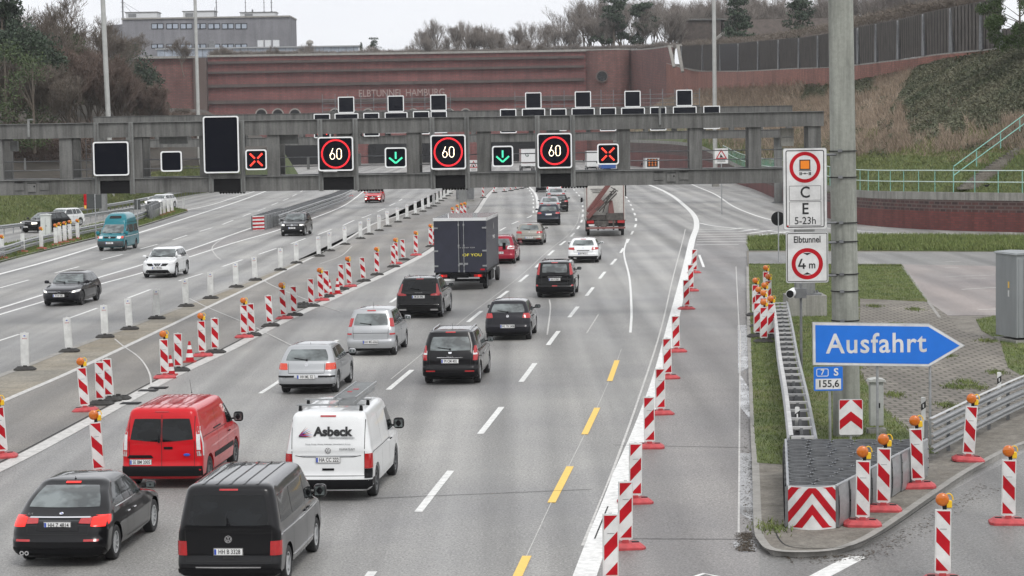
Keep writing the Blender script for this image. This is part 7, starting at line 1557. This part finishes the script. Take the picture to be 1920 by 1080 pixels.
# ================================================================ VEGETATION
BARK = P('bark', (.105, .088, .07), .9, var=.3, scale=6); TWIG = P('winter_twigs', (.13, .108, .088), .9, var=.25, scale=.6); TWIGR = P('reddish_twigs', (.13, .095, .078), .9, var=.3, scale=.5); TWIGF = P('haze_pale_twigs', (.21, .185, .165), .9, var=.2, scale=.4)  # TWIGF is paler: distance haze and sky glare put into the twig colour
TOP = {}
def bare_tree(name, H, seed, spread=.55, stems=1, levels=5, trunk=.28, twig=TWIG, width=.035, upright=.5, nch=(4, 6), tw=1., rmin=0., xk=2):
    rg = np.random.default_rng(seed); T = MB(); TV = []; TF = []
    def grow(p, d, L, r, lv):
        n = 3; pts = [p]; 
        for i in range(n): d = (d+Vector(rg.normal(0, .13, 3))+Vector((0, 0, .07*upright))).normalized(); pts.append(pts[-1]+d*L/n)
        if lv >= levels-1:
            for a, b in zip(pts[:-1], pts[1:]):
                s = d.cross(Vector((rg.normal(), rg.normal(), rg.normal()))).normalized()*width*tw*.5; o = len(TV); TV.extend([a-s, a+s, b+s*.6, b-s*.6]); TF.append((o, o+1, o+2, o+3))
        else:
            for i, (a, b) in enumerate(zip(pts[:-1], pts[1:])): T.tube(a, b, max(rmin*(1.3-.2*lv), r*(1-.18*i)), BARK, max(rmin*(1.2-.2*lv), r*(1-.18*(i+1))), n=5 if lv < 2 else 3, cap=False)
        if lv >= levels: return
        k = rg.integers(*nch)+ (xk if lv >= levels-2 else 0)
        for j in range(k):
            t = .35+.65*(j+rg.random()*.8)/k if lv else .38+.62*(j+rg.random())/k; i = min(int(t*n), n-1); q = pts[i].lerp(pts[i+1], min(1, t*n-i))
            side = Vector(rg.normal(0, 1, 3)); side -= d*side.dot(d); side.normalize(); nd = (d*(1-spread*.6)+side*spread+Vector((0, 0, upright*.35))).normalized()
            grow(q, nd, L*(.58+.27*rg.random())*(1.08-.25*t), r*.55, lv+1)
    for s in range(stems):
        a = 2*PI*s/max(stems, 1)+rg.random(); st = Vector((math.cos(a)*.3, math.sin(a)*.3, 0)) if stems > 1 else Vector((0, 0, 0)); d = (Vector((math.cos(a), math.sin(a), 0))*(.45*rg.random() if stems > 1 else .03)+Vector((0, 0, 1))).normalized()
        grow(st, d, H*(.52 if stems == 1 else .5), trunk, 0)
    t = T.build('trunk', BARK); V = np.array([tuple(v) for v in TV]); c = mesh_np('crown', V, np.array(TF), twig)
    root = E(name); TOP[root.name] = float(np.percentile(V[:, 2], 99.7)); t.parent = root; c.parent = root; return root
def needle_tree(name, H, seed, shape='pine', m=None, n=5200, base=.35, rad=.3, s=.42):
    rg = np.random.default_rng(seed); root = E(name); T = MB(); T.tube((0, 0, 0), (0, 0, H*.95), H*.02, BARK, H*.006, n=7); V = []; F = []; cl = []
    if shape == 'pine':
        for k in range(26):
            z = H*(base+(1-base)*rg.random()**.8); r = H*rad*(1-.72*(z/H-base)/(1-base))*(.5+.7*rg.random()); a = rg.random()*2*PI; c = Vector((r*math.cos(a)*.8, r*math.sin(a)*.8, z)); cl.append((c, H*.10*(.7+.6*rg.random()), .45)); T.tube((0, 0, z-H*.06), c, H*.006, BARK, H*.002, n=4, cap=False)
    elif shape == 'spruce':
        for k in range(64):
            z = H*(base+(1-base)*(k/64)); r = H*rad*(1-(z/H-base)/(1-base))*(.45+.6*rg.random())+.1; a = k*2.4; cl.append((Vector((r*math.cos(a)*.7, r*math.sin(a)*.7, z-.05*H*rg.random())), H*.07*(1.2-(z/H-base)), .5))
    else:
        for k in range(34):
            a = rg.random()*2*PI; e = rg.random(); z = H*(base+(1-base)*e); r = H*rad*math.sin(PI*(.15+.8*e))*(.55+.45*rg.random()); c = Vector((r*math.cos(a), r*math.sin(a), z)); cl.append((c, H*.13*(.7+.5*rg.random()), .8)); 
            if k % 2: T.tube((0, 0, z*.6), c, H*.008, BARK, H*.002, n=4, cap=False)
    per = n//len(cl); P_ = []; 
    for c, r, sq in cl:
        d = rg.normal(0, 1, (per, 3)); d /= np.linalg.norm(d, axis=1)[:, None]; rr = r*(.45+.6*rg.random(per))[:, None]; P_.append(np.array(tuple(c))+d*rr*np.array([1, 1, sq]))
    P_ = np.concatenate(P_); leaf_cards(P_, s*H/12, rg, root, m or LEAFD); t = T.build('trunk', BARK, root); return root
def leaf_cards(P_, s, rg, root, m, name='crown', flat_=0., asp=.28):
    n = len(P_); a = rg.normal(0, 1, (n, 3)); a /= np.linalg.norm(a, axis=1)[:, None]; b = rg.normal(0, 1, (n, 3)); b -= a*(a*b).sum(1)[:, None]; b /= np.linalg.norm(b, axis=1)[:, None]
    if flat_: a[:, 2] *= flat_; b[:, 2] *= flat_
    sz = (s*(.5+.8*rg.random(n)))[:, None]; V = np.stack([P_-a*sz*.5, P_+b*sz*asp, P_+a*sz*.5, P_-b*sz*asp], 1).reshape(-1, 3); F = np.arange(4*n).reshape(n, 4); return mesh_np(name, V, F, m, root)
def leafmat(name, c1, c2, sc=.35):
    k = NG(name, .75); a = k.noise(k.map('Object'), sc, 4); b = k.noise(k.map('Object'), 3.3, 2)
    c = k.ramp(a, [(.3, c1), (.7, c2)]); c = k.mix(c, k.ramp(b, [(.3, G1(.55)), (.7, G1(1.4))])); return k.out(c)
LEAFD = leafmat('dark_needles', (.022, .040, .024), (.045, .068, .036)); LEAFM = leafmat('evergreen_leaves', (.035, .06, .02), (.07, .095, .035)); IVY = leafmat('ivy_leaves', (.055, .07, .036), (.15, .145, .095), .3); IVY2 = leafmat('hedge_leaves', (.03, .055, .015), (.07, .11, .03), .6); DRY = leafmat('dry_stalks', (.19, .145, .105), (.33, .26, .195), .15)
# skyline trees
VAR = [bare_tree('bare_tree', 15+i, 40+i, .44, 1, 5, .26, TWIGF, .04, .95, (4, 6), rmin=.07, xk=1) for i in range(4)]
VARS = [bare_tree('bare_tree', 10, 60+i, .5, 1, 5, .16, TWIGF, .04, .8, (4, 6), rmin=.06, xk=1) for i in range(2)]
HT = {id(q): TOP[q.name] for q in VAR+VARS}
rt_ = random.Random(9)
x = 575
tops = [(560, 72), (640, 82), (680, 92), (740, 84), (775, 62), (800, 36), (850, 30), (900, 34), (945, 48), (985, 42), (1030, 30), (1075, 8), (1110, -6), (1160, -10), (1200, -8), (1250, -2), (1300, -20), (1360, -12), (1420, -25), (1480, -10), (1520, -20), (1640, -30), (1700, -35), (1760, -30)]
def top_at(x):
    for (a, ya), (b, yb) in zip(tops[:-1], tops[1:]):
        if a <= x <= b: return ya+(yb-ya)*(x-a)/(b-a)
    return tops[-1][1]
lst = []
while x < 1790:
    lst.append((x, top_at(x)+rt_.uniform(-5, 14), rt_.uniform(560, 600))); 
    if x > 760: lst.append((x+12, top_at(x)+rt_.uniform(12, 34), rt_.uniform(552, 558)))
    x += rt_.uniform(25, 36) if x > 760 else rt_.uniform(22, 34)
used = set()
for i, (px, ty, Y) in enumerate(lst):
    t = at(px, ty, Y); h = t.z-21.5
    if px > 1285: Y = 575 if px < 1420 else 500; t = at(px, ty, Y); h = t.z-15
    zb = 21.5 if px <= 1285 else 14.5
    if h < 3: continue
    v = (VARS if h < 9 else VAR); src = v[i % len(v)]; H0 = HT[id(src)]
    lab = 'bare winter tree on the skyline, number %s from the left' % (ORD[i] if i < len(ORD) else str(i)); lab = 'bare winter tree, %s from the left on the skyline behind the brick portal' % (ORD[i] if i and i < len(ORD) else 'first' if i == 0 else 'one far along to the right, %d steps' % i)
    if i >= len(ORD): lab = 'bare winter tree on the skyline, %s from the right edge' % ORD[min(len(lst)-1-i, len(ORD)-1)]
    if id(src) in used: o = copy_tree(src)
    else: o = src; used.add(id(src))
    tag(o, lab, 'tree', 'bare trees on the skyline'); o.location = (t.x, Y, zb-.5); s = h/H0; o.scale = (s*1.05, s*1.05, s); o.rotation_euler = (0, 0, rt_.uniform(0, 6))
for s_ in VAR+VARS:
    if id(s_) not in used:
        for c_ in list(s_.children): bpy.data.objects.remove(c_)
        bpy.data.objects.remove(s_)
def pine(px, ty, Y, zb, label, shape='pine', **k):
    t = at(px, ty, Y); h = t.z-zb; o = needle_tree('pine_tree' if shape != 'round' else 'evergreen_tree', h, int(px)+7, shape, **k); tag(o, label, 'tree', 'evergreen trees'); o.location = (t.x, Y, zb); return o
pine(1150, -6, 552, 21, 'tall dark pine above the round tower, left of the pair', base=.25, rad=.30, n=5200); pine(1205, 2, 556, 21, 'tall dark pine above the round tower, right of the pair', base=.3, rad=.26, n=4600)
pine(700, 72, 560, 21.5, 'small dark pine on the skyline left of centre', base=.2, rad=.34, n=2200); pine(1382, -6, 420, 15, 'dark pine behind the house roof on the right', base=.3, rad=.22, n=3600); pine(677, 78, 562, 21.5, 'slim dark fir beside the small skyline pine', 'spruce', base=.1, rad=.16, n=1200); pine(1500, -6, 400, 15, 'dark evergreen behind the brown roof left of the concrete pole', base=.2, rad=.25, n=3600)
# hedge underwood behind the portal and fence: many clumps
def hedge(name, pts, h, m, label, cat, n=9000, s=.5, kind='stuff', depth=4., zlo=0.):
    rg = np.random.default_rng(len(name)+n); seg = smoothline(pts, 6); P_ = np.zeros((n, 3)); idx = rg.random(n)*(len(seg)-1)
    for i in range(n):
        k = int(idx[i]); q = seg[k].lerp(seg[min(k+1, len(seg)-1)], idx[i]-k); hh = h*(.6+.4*noise2(q.x*.3, q.y*.2+i*0))*(.55+.45*math.sin(q.x*.9)*math.sin(q.x*.37+1)); u = rg.random(); P_[i] = (q.x+rg.normal()*.6, q.y+rg.random()*depth, q.z+zlo+(u**.8)*max(hh, h*.35))
    o = leaf_cards(P_, s*1.6, rg, None, m, name, asp=.022); tag(o, label, cat, kind=kind); return o
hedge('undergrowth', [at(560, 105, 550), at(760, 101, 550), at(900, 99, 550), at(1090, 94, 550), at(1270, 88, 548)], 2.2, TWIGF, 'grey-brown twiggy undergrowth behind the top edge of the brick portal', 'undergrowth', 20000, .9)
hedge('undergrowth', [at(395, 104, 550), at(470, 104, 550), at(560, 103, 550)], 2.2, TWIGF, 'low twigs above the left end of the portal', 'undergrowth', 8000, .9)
hedge('undergrowth', [at(1285, 86, 480), at(1400, 78, 380), at(1530, 62, 292), at(1640, 40, 250), at(1760, 18, 222), at(1860, 2, 206)], 2.2, TWIG, 'brown twigs rising behind the dark fence', 'undergrowth', 14000, .7, depth=5)
# left woodland
LW = [(bare_tree('bare_shrub', 11, 80, .42, 7, 5, .12, TWIGR, .045, .9, (4, 6)), 11), (bare_tree('bare_shrub', 11, 81, .45, 6, 5, .12, TWIG, .045, .8, (4, 6)), 11), (bare_tree('bare_tree', 16, 82, .5, 1, 5, .22, TWIG, .05, .7, (4, 6)), 16)]
wood = [(18, 110, 250, 1, 'dense bare shrub at the left edge below the dark pines'), (130, 92, 262, 0, 'large reddish bare shrub with fanning stems left of the tall mast'), (165, 95, 275, 0, 'reddish bare shrub directly behind the left mast'), (75, 120, 244, 1, 'greenish-brown bare shrub between the edge and the fanning shrub'), (225, 120, 300, 0, 'reddish bare shrub right of the left mast'), (262, 150, 315, 0, 'low reddish shrub in front of the left end of brick wall'), (300, 185, 330, 0, 'small reddish shrub before the brick side wall'), (340, 200, 345, 1, 'lowest brown shrub beside the slim mast'),
        (200, 110, 330, 1, 'brown shrub behind the left mast on the slope'), (105, -12, 300, 2, 'tall thin bare tree rising above the left woodland'), (48, -5, 290, 2, 'tall bare tree at the far left behind the dark pine'), (163, 30, 320, 2, 'slender bare tree left of the office block'), (180, 42, 335, 2, 'smaller slender bare tree touching the left mast'), (78, 30, 310, 2, 'bare tree between the two tallest on the left'), (255, 60, 500, 2, 'faint bare tree in front of the left end of the office block'), (343, 68, 530, 2, 'bare tree with round crown in front of the office windows'), (20, 40, 275, 2, 'leaning bare tree inside the dark pine group'), (130, 50, 305, 2, 'bushy bare tree in the middle of the left woodland'), (410, 84, 545, 2, 'tiny bare tree in front of the glass pavilion'), (510, 84, 546, 2, 'second tiny bare tree in front of the pavilion')]
usedw = set(); LW = [(q, TOP[q.name]) for q, _ in LW]
for px, ty, Y, k, lab in wood:
    src, H0 = LW[k]; o = copy_tree(src) if k in usedw else src; usedw.add(k); zb = at(px, 262 if Y < 350 else (112 if Y > 400 else 200), Y).z if Y < 400 else 21
    if Y < 400: zb = min(zb, 10.5) if ty > 60 else 9.
    t = at(px, ty, Y); h = t.z-zb; s = h/H0; tag(o, lab, 'tree' if k == 2 else 'shrub', 'bare trees and shrubs of the left woodland'); o.location = (t.x, Y, zb-.3); o.scale = (s*1.1, s*1.1, s); o.rotation_euler = (0, 0, rt_.uniform(0, 6))
for px, ty, Y, zb, rad, base, lab, sh, m_, n_ in ((2, -8, 262, 8, .30, .22, 'dark pine filling the top left corner', 'pine', LEAFD, 6500), (52, 46, 256, 8, .36, .25, 'dark broad evergreen with bluish needles at the left', 'round', LEAFD, 9000), (8, 90, 246, 6, .42, .1, 'dark green bush at the left edge below the pines', 'round', LEAFM, 3500), (60, 115, 240, 6, .36, .1, 'olive green bush left of the reddish fanning shrub', 'round', LEAFM, 2600),
        (128, 50, 300, 9, .22, .2, 'narrow dark evergreen in the middle of the left woodland', 'pine', LEAFM, 3800), (238, 92, 340, 6, .30, .3, 'dark green evergreen right of the left mast', 'round', LEAFD, 6500), (275, 135, 345, 5, .34, .15, 'dark green leaning evergreen in front of the brick side wall', 'round', LEAFD, 6000), (1912, -45, 187, 13.8, .62, .02, 'dark ivy-clad tree in the top right corner', 'round', IVY2, 26000)):
    t = at(px, ty, Y); o = needle_tree('evergreen_tree', t.z-zb, int(px)+3, sh, m_, n_, base, rad, .34); tag(o, lab, 'tree', 'evergreen trees'); o.location = (t.x, Y, zb)
hedge('undergrowth', [at(-60, 318, 240), at(60, 312, 246), at(160, 305, 256), at(250, 296, 282), at(330, 285, 320), at(382, 278, 350)], 8.5, TWIGR, 'tangled reddish brushwood above the left grass bank', 'undergrowth', 90000, .8, depth=42)
# ivy, dry scrub and grass on the right bank
def bank_scatter(name, grid, n, u0, u1, v0, v1, s, m, h, label, dens=None, seed=1, flat_=0., up_=False):
    rg = np.random.default_rng(seed); nu, nv = grid.shape[0]-1, grid.shape[1]-1; U = u0+(u1-u0)*rg.random(n); Vv = v0+(v1-v0)*rg.random(n)
    if dens is not None: keep = np.array([rg.random() < dens(a, b) for a, b in zip(U, Vv)]); U, Vv = U[keep], Vv[keep]
    x, y = U*nu, Vv*nv; i = np.minimum(x.astype(int), nu-1); j = np.minimum(y.astype(int), nv-1); fx, fy = (x-i)[:, None], (y-j)[:, None]
    P_ = grid[i, j]*(1-fx)*(1-fy)+grid[i+1, j]*fx*(1-fy)+grid[i, j+1]*(1-fx)*fy+grid[i+1, j+1]*fx*fy
    if up_:
        k = len(P_); d = rg.normal(0, .35, (k, 3)); d[:, 2] = 1; hh = h*(.4+.9*rg.random(k))[:, None]; w = np.stack([rg.normal(size=k), rg.normal(size=k)*.4, np.zeros(k)], 1); w /= np.linalg.norm(w, axis=1)[:, None]; w *= s
        V = np.stack([P_-w, P_+w, P_+d*hh+w*.2, P_+d*hh-w*.2], 1).reshape(-1, 3); o = mesh_np(name, V, np.arange(4*k).reshape(k, 4), m)
    else: P_ = P_+np.stack([np.zeros(len(P_)), np.zeros(len(P_)), h*rg.random(len(P_))], 1); o = leaf_cards(P_, s, rg, None, m, name, flat_)
    return tag(o, label, 'ground cover', kind='stuff')
ivd = lambda u, v: (1. if noise2(u*64+1, v*17) > -.5 else .6) if (v > .42-.9*(u-.72)+.13*noise2(u*40, v*9)+.10*noise2(u*130, v*31) and u > .66 and not (u > .86 and v < .46+.05*noise2(u*60, v*20))) or (v > .78 and noise2(u*30, v*8) > -.2) else (.25 if noise2(u*70, v*14) > .35 else 0.)
bank_scatter('ivy', BR, 240000, .35, 1., .22, 1., .20, IVY, .45, 'dark green ivy carpet covering the upper right bank', ivd, 2)
bank_scatter('dry_scrub', BR, 90000, .25, 1., .24, 1., .022, DRY, .75, 'pale brown dry scrub on the right bank left of the ivy', lambda u, v: 0. if ivd(u, v) >= .6 else (1. if noise2(u*50+3, v*12) > -.25 else .35), 3, up_=True)
bank_scatter('dry_scrub', BR, 30000, .0, .4, .1, 1., .045, DRY, 1.1, 'brown scrub at the far end of the right bank', lambda u, v: .8 if v > .35 else .3, 5, up_=True)
BANKB = leafmat('bank_grass_blades', (.085, .115, .03), (.17, .185, .07), .25)
bank_scatter('bank_grass', BR, 70000, .2, 1., .0, .42, .03, BANKB, .22, 'green grass on the lower part of the right bank', None, 4, up_=True)
bank_scatter('bank_grass', BL, 60000, .0, .8, .0, .8, .035, BANKB, .22, 'rough green grass on the left bank', None, 6, up_=True)
def grass_in(name, poly, n, h, label, z, seed, w=.012, m=GRASS):
    rg = np.random.default_rng(seed); Pp = np.array([(p[0], p[1]) for p in poly]); lo, hi = Pp.min(0), Pp.max(0); pts = lo+(hi-lo)*rg.random((n*3, 2)); ins = np.zeros(len(pts), bool); j = len(Pp)-1
    for i in range(len(Pp)):
        c = (Pp[i, 1] > pts[:, 1]) != (Pp[j, 1] > pts[:, 1]); xx = (Pp[j, 0]-Pp[i, 0])*(pts[:, 1]-Pp[i, 1])/(Pp[j, 1]-Pp[i, 1]+1e-12)+Pp[i, 0]; ins ^= c & (pts[:, 0] < xx); j = i
    pts = pts[ins][:n]; k = len(pts); P_ = np.c_[pts, np.full(k, z)]; d = rg.normal(0, .5, (k, 3)); d[:, 2] = 1; hh = h*(.3+rg.random(k))[:, None]; a = rg.random(k)*2*PI; W = np.c_[np.cos(a), np.sin(a)*.5, np.zeros(k)]*w
    V = np.stack([P_-W, P_+W, P_+d*hh], 1).reshape(-1, 3); return tag(mesh_np(name, V, np.arange(3*k).reshape(k, 3), m), label, 'grass', kind='stuff')
BLADE = leafmat('grass_blades', (.075, .115, .022), (.16, .185, .055), 1.2)
grass_in('verge_grass', gr1, 90000, .075, 'short green grass around the pole and signs on the right island', ZI, 1, .012, BLADE); grass_in('verge_grass', gr2, 16000, .09, 'grass beside the large grey cabinet', ZI, 2, .014, BLADE); grass_in('verge_grass', gr3, 40000, .3, 'taller grass on the strip behind the service road', ZI+.05, 3, .03, BLADE); grass_in('verge_grass', gore, 30000, .2, 'grass on the left verge around the guard rail', .08, 4, .03, BLADE)
rg = np.random.default_rng(77); pvb = GI([(1620, 700), (1900, 700), (1900, 760), (1640, 800)]); cl_ = [g(*q, ZI).xy for q in ((1678, 742), (1778, 762), (1810, 718), (1790, 727), (1830, 728), (1700, 663), (1770, 668), (1850, 640), (1640, 575), (1715, 581), (1600, 790), (1450, 990), (1600, 690), (1870, 700), (1680, 610))]
P_ = np.concatenate([np.c_[rg.normal(c.x, .16, 260), rg.normal(c.y, .35, 260), np.full(260, ZI)] for c in cl_]); k = len(P_); d = rg.normal(0, .6, (k, 3)); d[:, 2] = 1; W = np.c_[rg.normal(size=k), rg.normal(size=k), np.zeros(k)]*.01
V = np.stack([P_-W, P_+W, P_+d*(.05+.08*rg.random(k))[:, None]], 1).reshape(-1, 3); tag(mesh_np('weeds', V, np.arange(3*k).reshape(k, 3), BLADE), 'small weed tufts growing between the paving stones', 'weeds', kind='stuff')
n = 1500; LIT = P('leaf_litter', (.06, .045, .03), .9, var=.5, scale=8); seg = [g(1422, 1000).xy, g(1480, 1046).xy, g(1600, 1040).xy, g(1700, 985).xy, g(1840, 905).xy]
P_ = np.zeros((n*2, 3))
for i in range(n*2):
    if i % 3 == 0: c = g(rg.normal(1398, 9), rg.uniform(1000, 1035))
    elif i % 3 == 1: a = rg.integers(0, 4); c = seg[a].lerp(seg[a+1], rg.random()); c = Vector((c.x+abs(rg.normal())*.25*(1 if a else 0), c.y-abs(rg.normal())*.35, 0))
    else: c = g(rg.normal(1402, 7), rg.uniform(480, 1000))
    P_[i] = (c[0], c[1], .012+.008*rg.random())
tag(leaf_cards(P_, .07, rg, None, LIT, 'leaf_litter', .15), 'dark leaf litter and grit along the kerbs', 'litter', kind='stuff')
# ================================================================ buildings behind
ob = E('office_block', (at(375, 60, 760).x, 760, 22), 0, 'long grey concrete office block with white roof huts and masts beyond the portal', 'building'); ox, oy, oz = ob.location
def OB(px, py, Y=760): p = at(px, py, Y); return Vector((p.x-ox, p.y-oy, p.z-oz))
mb = MB(); a, b = OB(229, 37), OB(543, 35); mb.box(((a.x+b.x)/2, 12, a.z/2-2), (b.x-a.x, 24, a.z+4), OFFICE); a2 = OB(189, 46); mb.prism([(a2.x, 10), (a.x, 0), (a.x+.1, 24), (a2.x, 24)], -4, a2.z, OFFICE, 'z'); mb.build('wall', OFFICE, ob)
mb = MB(); mb.box(((a.x+b.x)/2, 11.8, a.z+.25), (b.x-a.x+.4, 24.6, .5), KERB); mb.build('roof_edge', KERB, ob)
WG = P('office_glass', (.30, .34, .40), .15, var=.25, scale=.5)
for row, (y0, y1) in enumerate(((43.5, 55), (82, 91))):
    for i, x0 in enumerate((284, 312, 338, 364, 390, 416, 441)):
        p, q = OB(x0, y1), OB(x0+22.5, y0); mb = MB(); mb.box(((p.x+q.x)/2, -.06, (p.z+q.z)/2), (q.x-p.x, .12, q.z-p.z), PLAST); f = mb.build('window', PLAST, ob); mb = MB()
        for s in (-1, 1): mb.box(((p.x+q.x)/2+s*(q.x-p.x)/4, -.14, (p.z+q.z)/2), ((q.x-p.x)/2-.45, .04, q.z-p.z-.5), WG)
        mb.build('pane', WG, f)
WHH = P('white_hut', (.52, .53, .54), .7, var=.12)
for x0, x1, yt in ((232, 291, 23), (340, 398, 21), (448, 514, 23)):
    p, q = OB(x0, 36), OB(x1, yt); mb = MB(); mb.box(((p.x+q.x)/2, 8, (p.z+q.z)/2+.2), (q.x-p.x, 8, q.z-p.z), WHH); mb.box(((p.x+q.x)/2-3, 3.9, (p.z+q.z)/2+.3), (2.6, .1, (q.z-p.z)*.5), GALVD); mb.box(((p.x+q.x)/2, 8, q.z+.3), (q.x-p.x+.5, 8.5, .25), GANT); mb.build('roof_hut', WHH, ob)
for x, yt, r in ((225, -20, .28), (402, -20, .16), (457, -20, .12), (492, -20, .12), (506, -20, .16), (399, 12, .1), (470, 16, .3)):
    p, q = OB(x, 37), OB(x, yt); mb = MB(); mb.tube((p.x, 6, p.z), (p.x, 6, q.z), r, GALVD, n=6); 
    for k in range(4): mb.box((p.x, 6, p.z+(q.z-p.z)*(.3+.15*k)), (r*5, .1, .12), GALVD)
    mb.build('mast', GALVD, ob)
mb = MB(); mb.tube((OB(225, 2).x, 6, OB(225, 2).z), (OB(258, 22).x, 6, OB(258, 22).z), .06, GALVD, n=4); mb.tube((OB(225, 4).x, 6, OB(225, 4).z), (OB(241, 22).x, 6, OB(241, 22).z), .06, GALVD, n=4)
n_ = 10
for k in range(n_): x = 198+k*3; p = OB(x, 43-.6*k); mb.tube((p.x, 9, p.z-1), (p.x, 9, p.z+1.6), .05, GALVD, n=4)
mb.build('guy_wires', GALVD, ob)
gp_ = E('glass_pavilion', (at(480, 95, 640).x, 640, 22), 0, 'low glazed building with a pale flat roof in front of the office block', 'building'); ox2, oz2 = gp_.location.x, gp_.location.z
p, q = at(295, 110, 640), at(672, 87, 640); mb = MB(); mb.box(((p.x+q.x)/2-ox2, 6, (p.z+q.z)/2-oz2-2), (q.x-p.x, 12, q.z-p.z+4), WG); mb.build('glazed_wall', WG, gp_)
mb = MB(); mb.box(((p.x+q.x)/2-ox2, 6, q.z-oz2+.15), (q.x-p.x+1, 13, .35), GALV); mb.build('flat_roof', GALV, gp_); mb = MB(); k = 0; x = p.x
while x < q.x: mb.box((x-ox2, -.08, (p.z+q.z)/2-oz2-2), (.14, .12, q.z-p.z+4), GALVD); x += 2.1
mb.box(((p.x+q.x)/2-ox2, -.1, q.z-oz2-2.2), (q.x-p.x, .1, .14), GALVD); mb.build('mullions', GALVD, gp_)
for x_ in (489, 503, 518, 397): c = at(x_, 84, 645); mb = MB(); mb.box((c.x-ox2, 5, q.z-oz2+1.2), (1.6, 2, 2.2), WHH if x_ != 397 else GALVD); mb.build('roof_unit', WHH, gp_)
c = at(581, 84, 645); mb = MB(); mb.lathe([(0, 1.3), (.9, .9), (1.1, .2), (.6, 0), (.6, -1)], KERB, 14, c=(c.x-ox2, 5, q.z-oz2+1)); mb.build('roof_vent', WHH, gp_)
ROOFM = P('mossy_roof_tiles', (.075, .06, .052), .85, var=.35, scale=1.2); 
h1 = E('house_roof', (at(1320, 60, 560).x, 560, 14), 0, 'dark flat-roofed house with a pale sloping gable board behind the fence', 'house'); hx, hz = h1.location.x, 14
p, q = at(1278, 90, 560), at(1352, 37, 560); mb = MB(); mb.box(((p.x+q.x)/2-hx, 5, (p.z+q.z)/2-hz-1), (q.x-p.x, 9, q.z-p.z+2), ROOFM); mb.box(((p.x+q.x)/2-hx+1, 5, q.z-hz+.15), (q.x-p.x+5, 10, .35), GANT); mb.build('wall', ROOFM, h1)
mb = MB(); a, b, c = at(1318, 88, 556), at(1393, 34, 556), at(1410, 88, 556); mb.prism([(a.x-hx, a.z-hz), (b.x-hx, b.z-hz), (c.x-hx+14, b.z-hz+.4), (c.x-hx+14, c.z-hz)], -3, 6, ROOFM, 'y'); mb.build('gable_roof', ROOFM, h1)
mb = MB(); mb.tube((a.x-hx+2, -3.2, a.z-hz+1.0), (b.x-hx+.2, -3.2, b.z-hz+.2), .42, KERB, n=4); mb.build('gable_board', KERB, h1)
h2 = E('house_roof', (at(1480, 60, 430).x, 430, 14), 0, 'brown tiled house roof left of the concrete pole behind the fence', 'house'); hx = h2.location.x
p, q = at(1392, 88, 430), at(1560, 32, 430); mb = MB(); mb.add([(p.x-hx, 0, p.z-hz), (q.x-hx, 0, p.z-hz), (q.x-hx, 5, q.z-hz), (p.x-hx+2, 5, q.z-hz), (p.x-hx, 10, p.z-hz), (q.x-hx, 10, p.z-hz)], [(0, 1, 2, 3), (3, 2, 5, 4), (0, 3, 4), (1, 5, 2)], ROOFM); mb.build('roof', ROOFM, h2)
sgp = E('tall_mast', (at(972, 98, 540.5).x, 541, 23), 0, '', None) if False else None
# signs behind the left gantry leg
b1 = at(176, 380, 170); o = E('traffic_sign', (b1.x, 170, 0), 0, 'dark back of a sign with a red and yellow strip left of the teal van', 'sign'); z0, z1 = at(176, 391, 170).z, at(176, 345, 170).z; mb = MB(); mb.box((0, 0, (z0+z1)/2), (1.15, .05, z1-z0), P('sign_back_grey', (.05, .055, .055), .5)); mb.build('panel', GALVD, o)
mb = MB(); mb.box((-.63, -.02, (z0+z1)/2), (.2, .05, z1-z0), REDREF); mb.build('red_strip', REDREF, o); mb = MB(); mb.box((-.63, -.05, z0+.12), (.14, .02, .24), YELP); mb.build('yellow_label', YELP, o); mb = MB(); mb.tube((.1, -.06, 0), (.1, -.06, z1), .045, GALV); mb.build('post', GALV, o); mb = MB(); mb.ell((.25, -.08, z1-.1), (.2, .06, .26), REDREF); mb.build('red_lamp', REDREF, o)
b2 = at(258, 400, 182); o = E('traffic_sign', (b2.x, 182, 0), 0, 'narrow dark back of a panel on a post above the grey rail terminal', 'sign'); z0, z1 = at(258, 393, 182).z, at(258, 374, 182).z; mb = MB(); mb.box((0, 0, (z0+z1)/2), (.5, .05, z1-z0), P('sign_back_grey', (.05, .055, .055), .5)); mb.build('panel', GALVD, o); mb = MB(); mb.tube((0, -.05, 0), (0, -.05, z1), .035, GALV); mb.build('post', GALV, o)

if HAZE > 0:
    hb = MB(); hb.box((0, 700, 60), (3600, 1900, 122.5)); ho = hb.build('haze', None); ho.data.materials.clear(); hm = bpy.data.materials.new('haze_air'); hm.use_nodes = True; hn = hm.node_tree; hn.nodes.clear()
    ho_ = hn.nodes.new('ShaderNodeOutputMaterial'); hv = hn.nodes.new('ShaderNodeVolumePrincipled'); hv.inputs['Color'].default_value = (.90, .92, .95, 1); hv.inputs['Density'].default_value = HAZE; hn.links.new(hv.outputs['Volume'], ho_.inputs['Volume']); ho.data.materials.append(hm); tag(ho, 'pale damp air over the motorway', 'haze', kind='stuff')
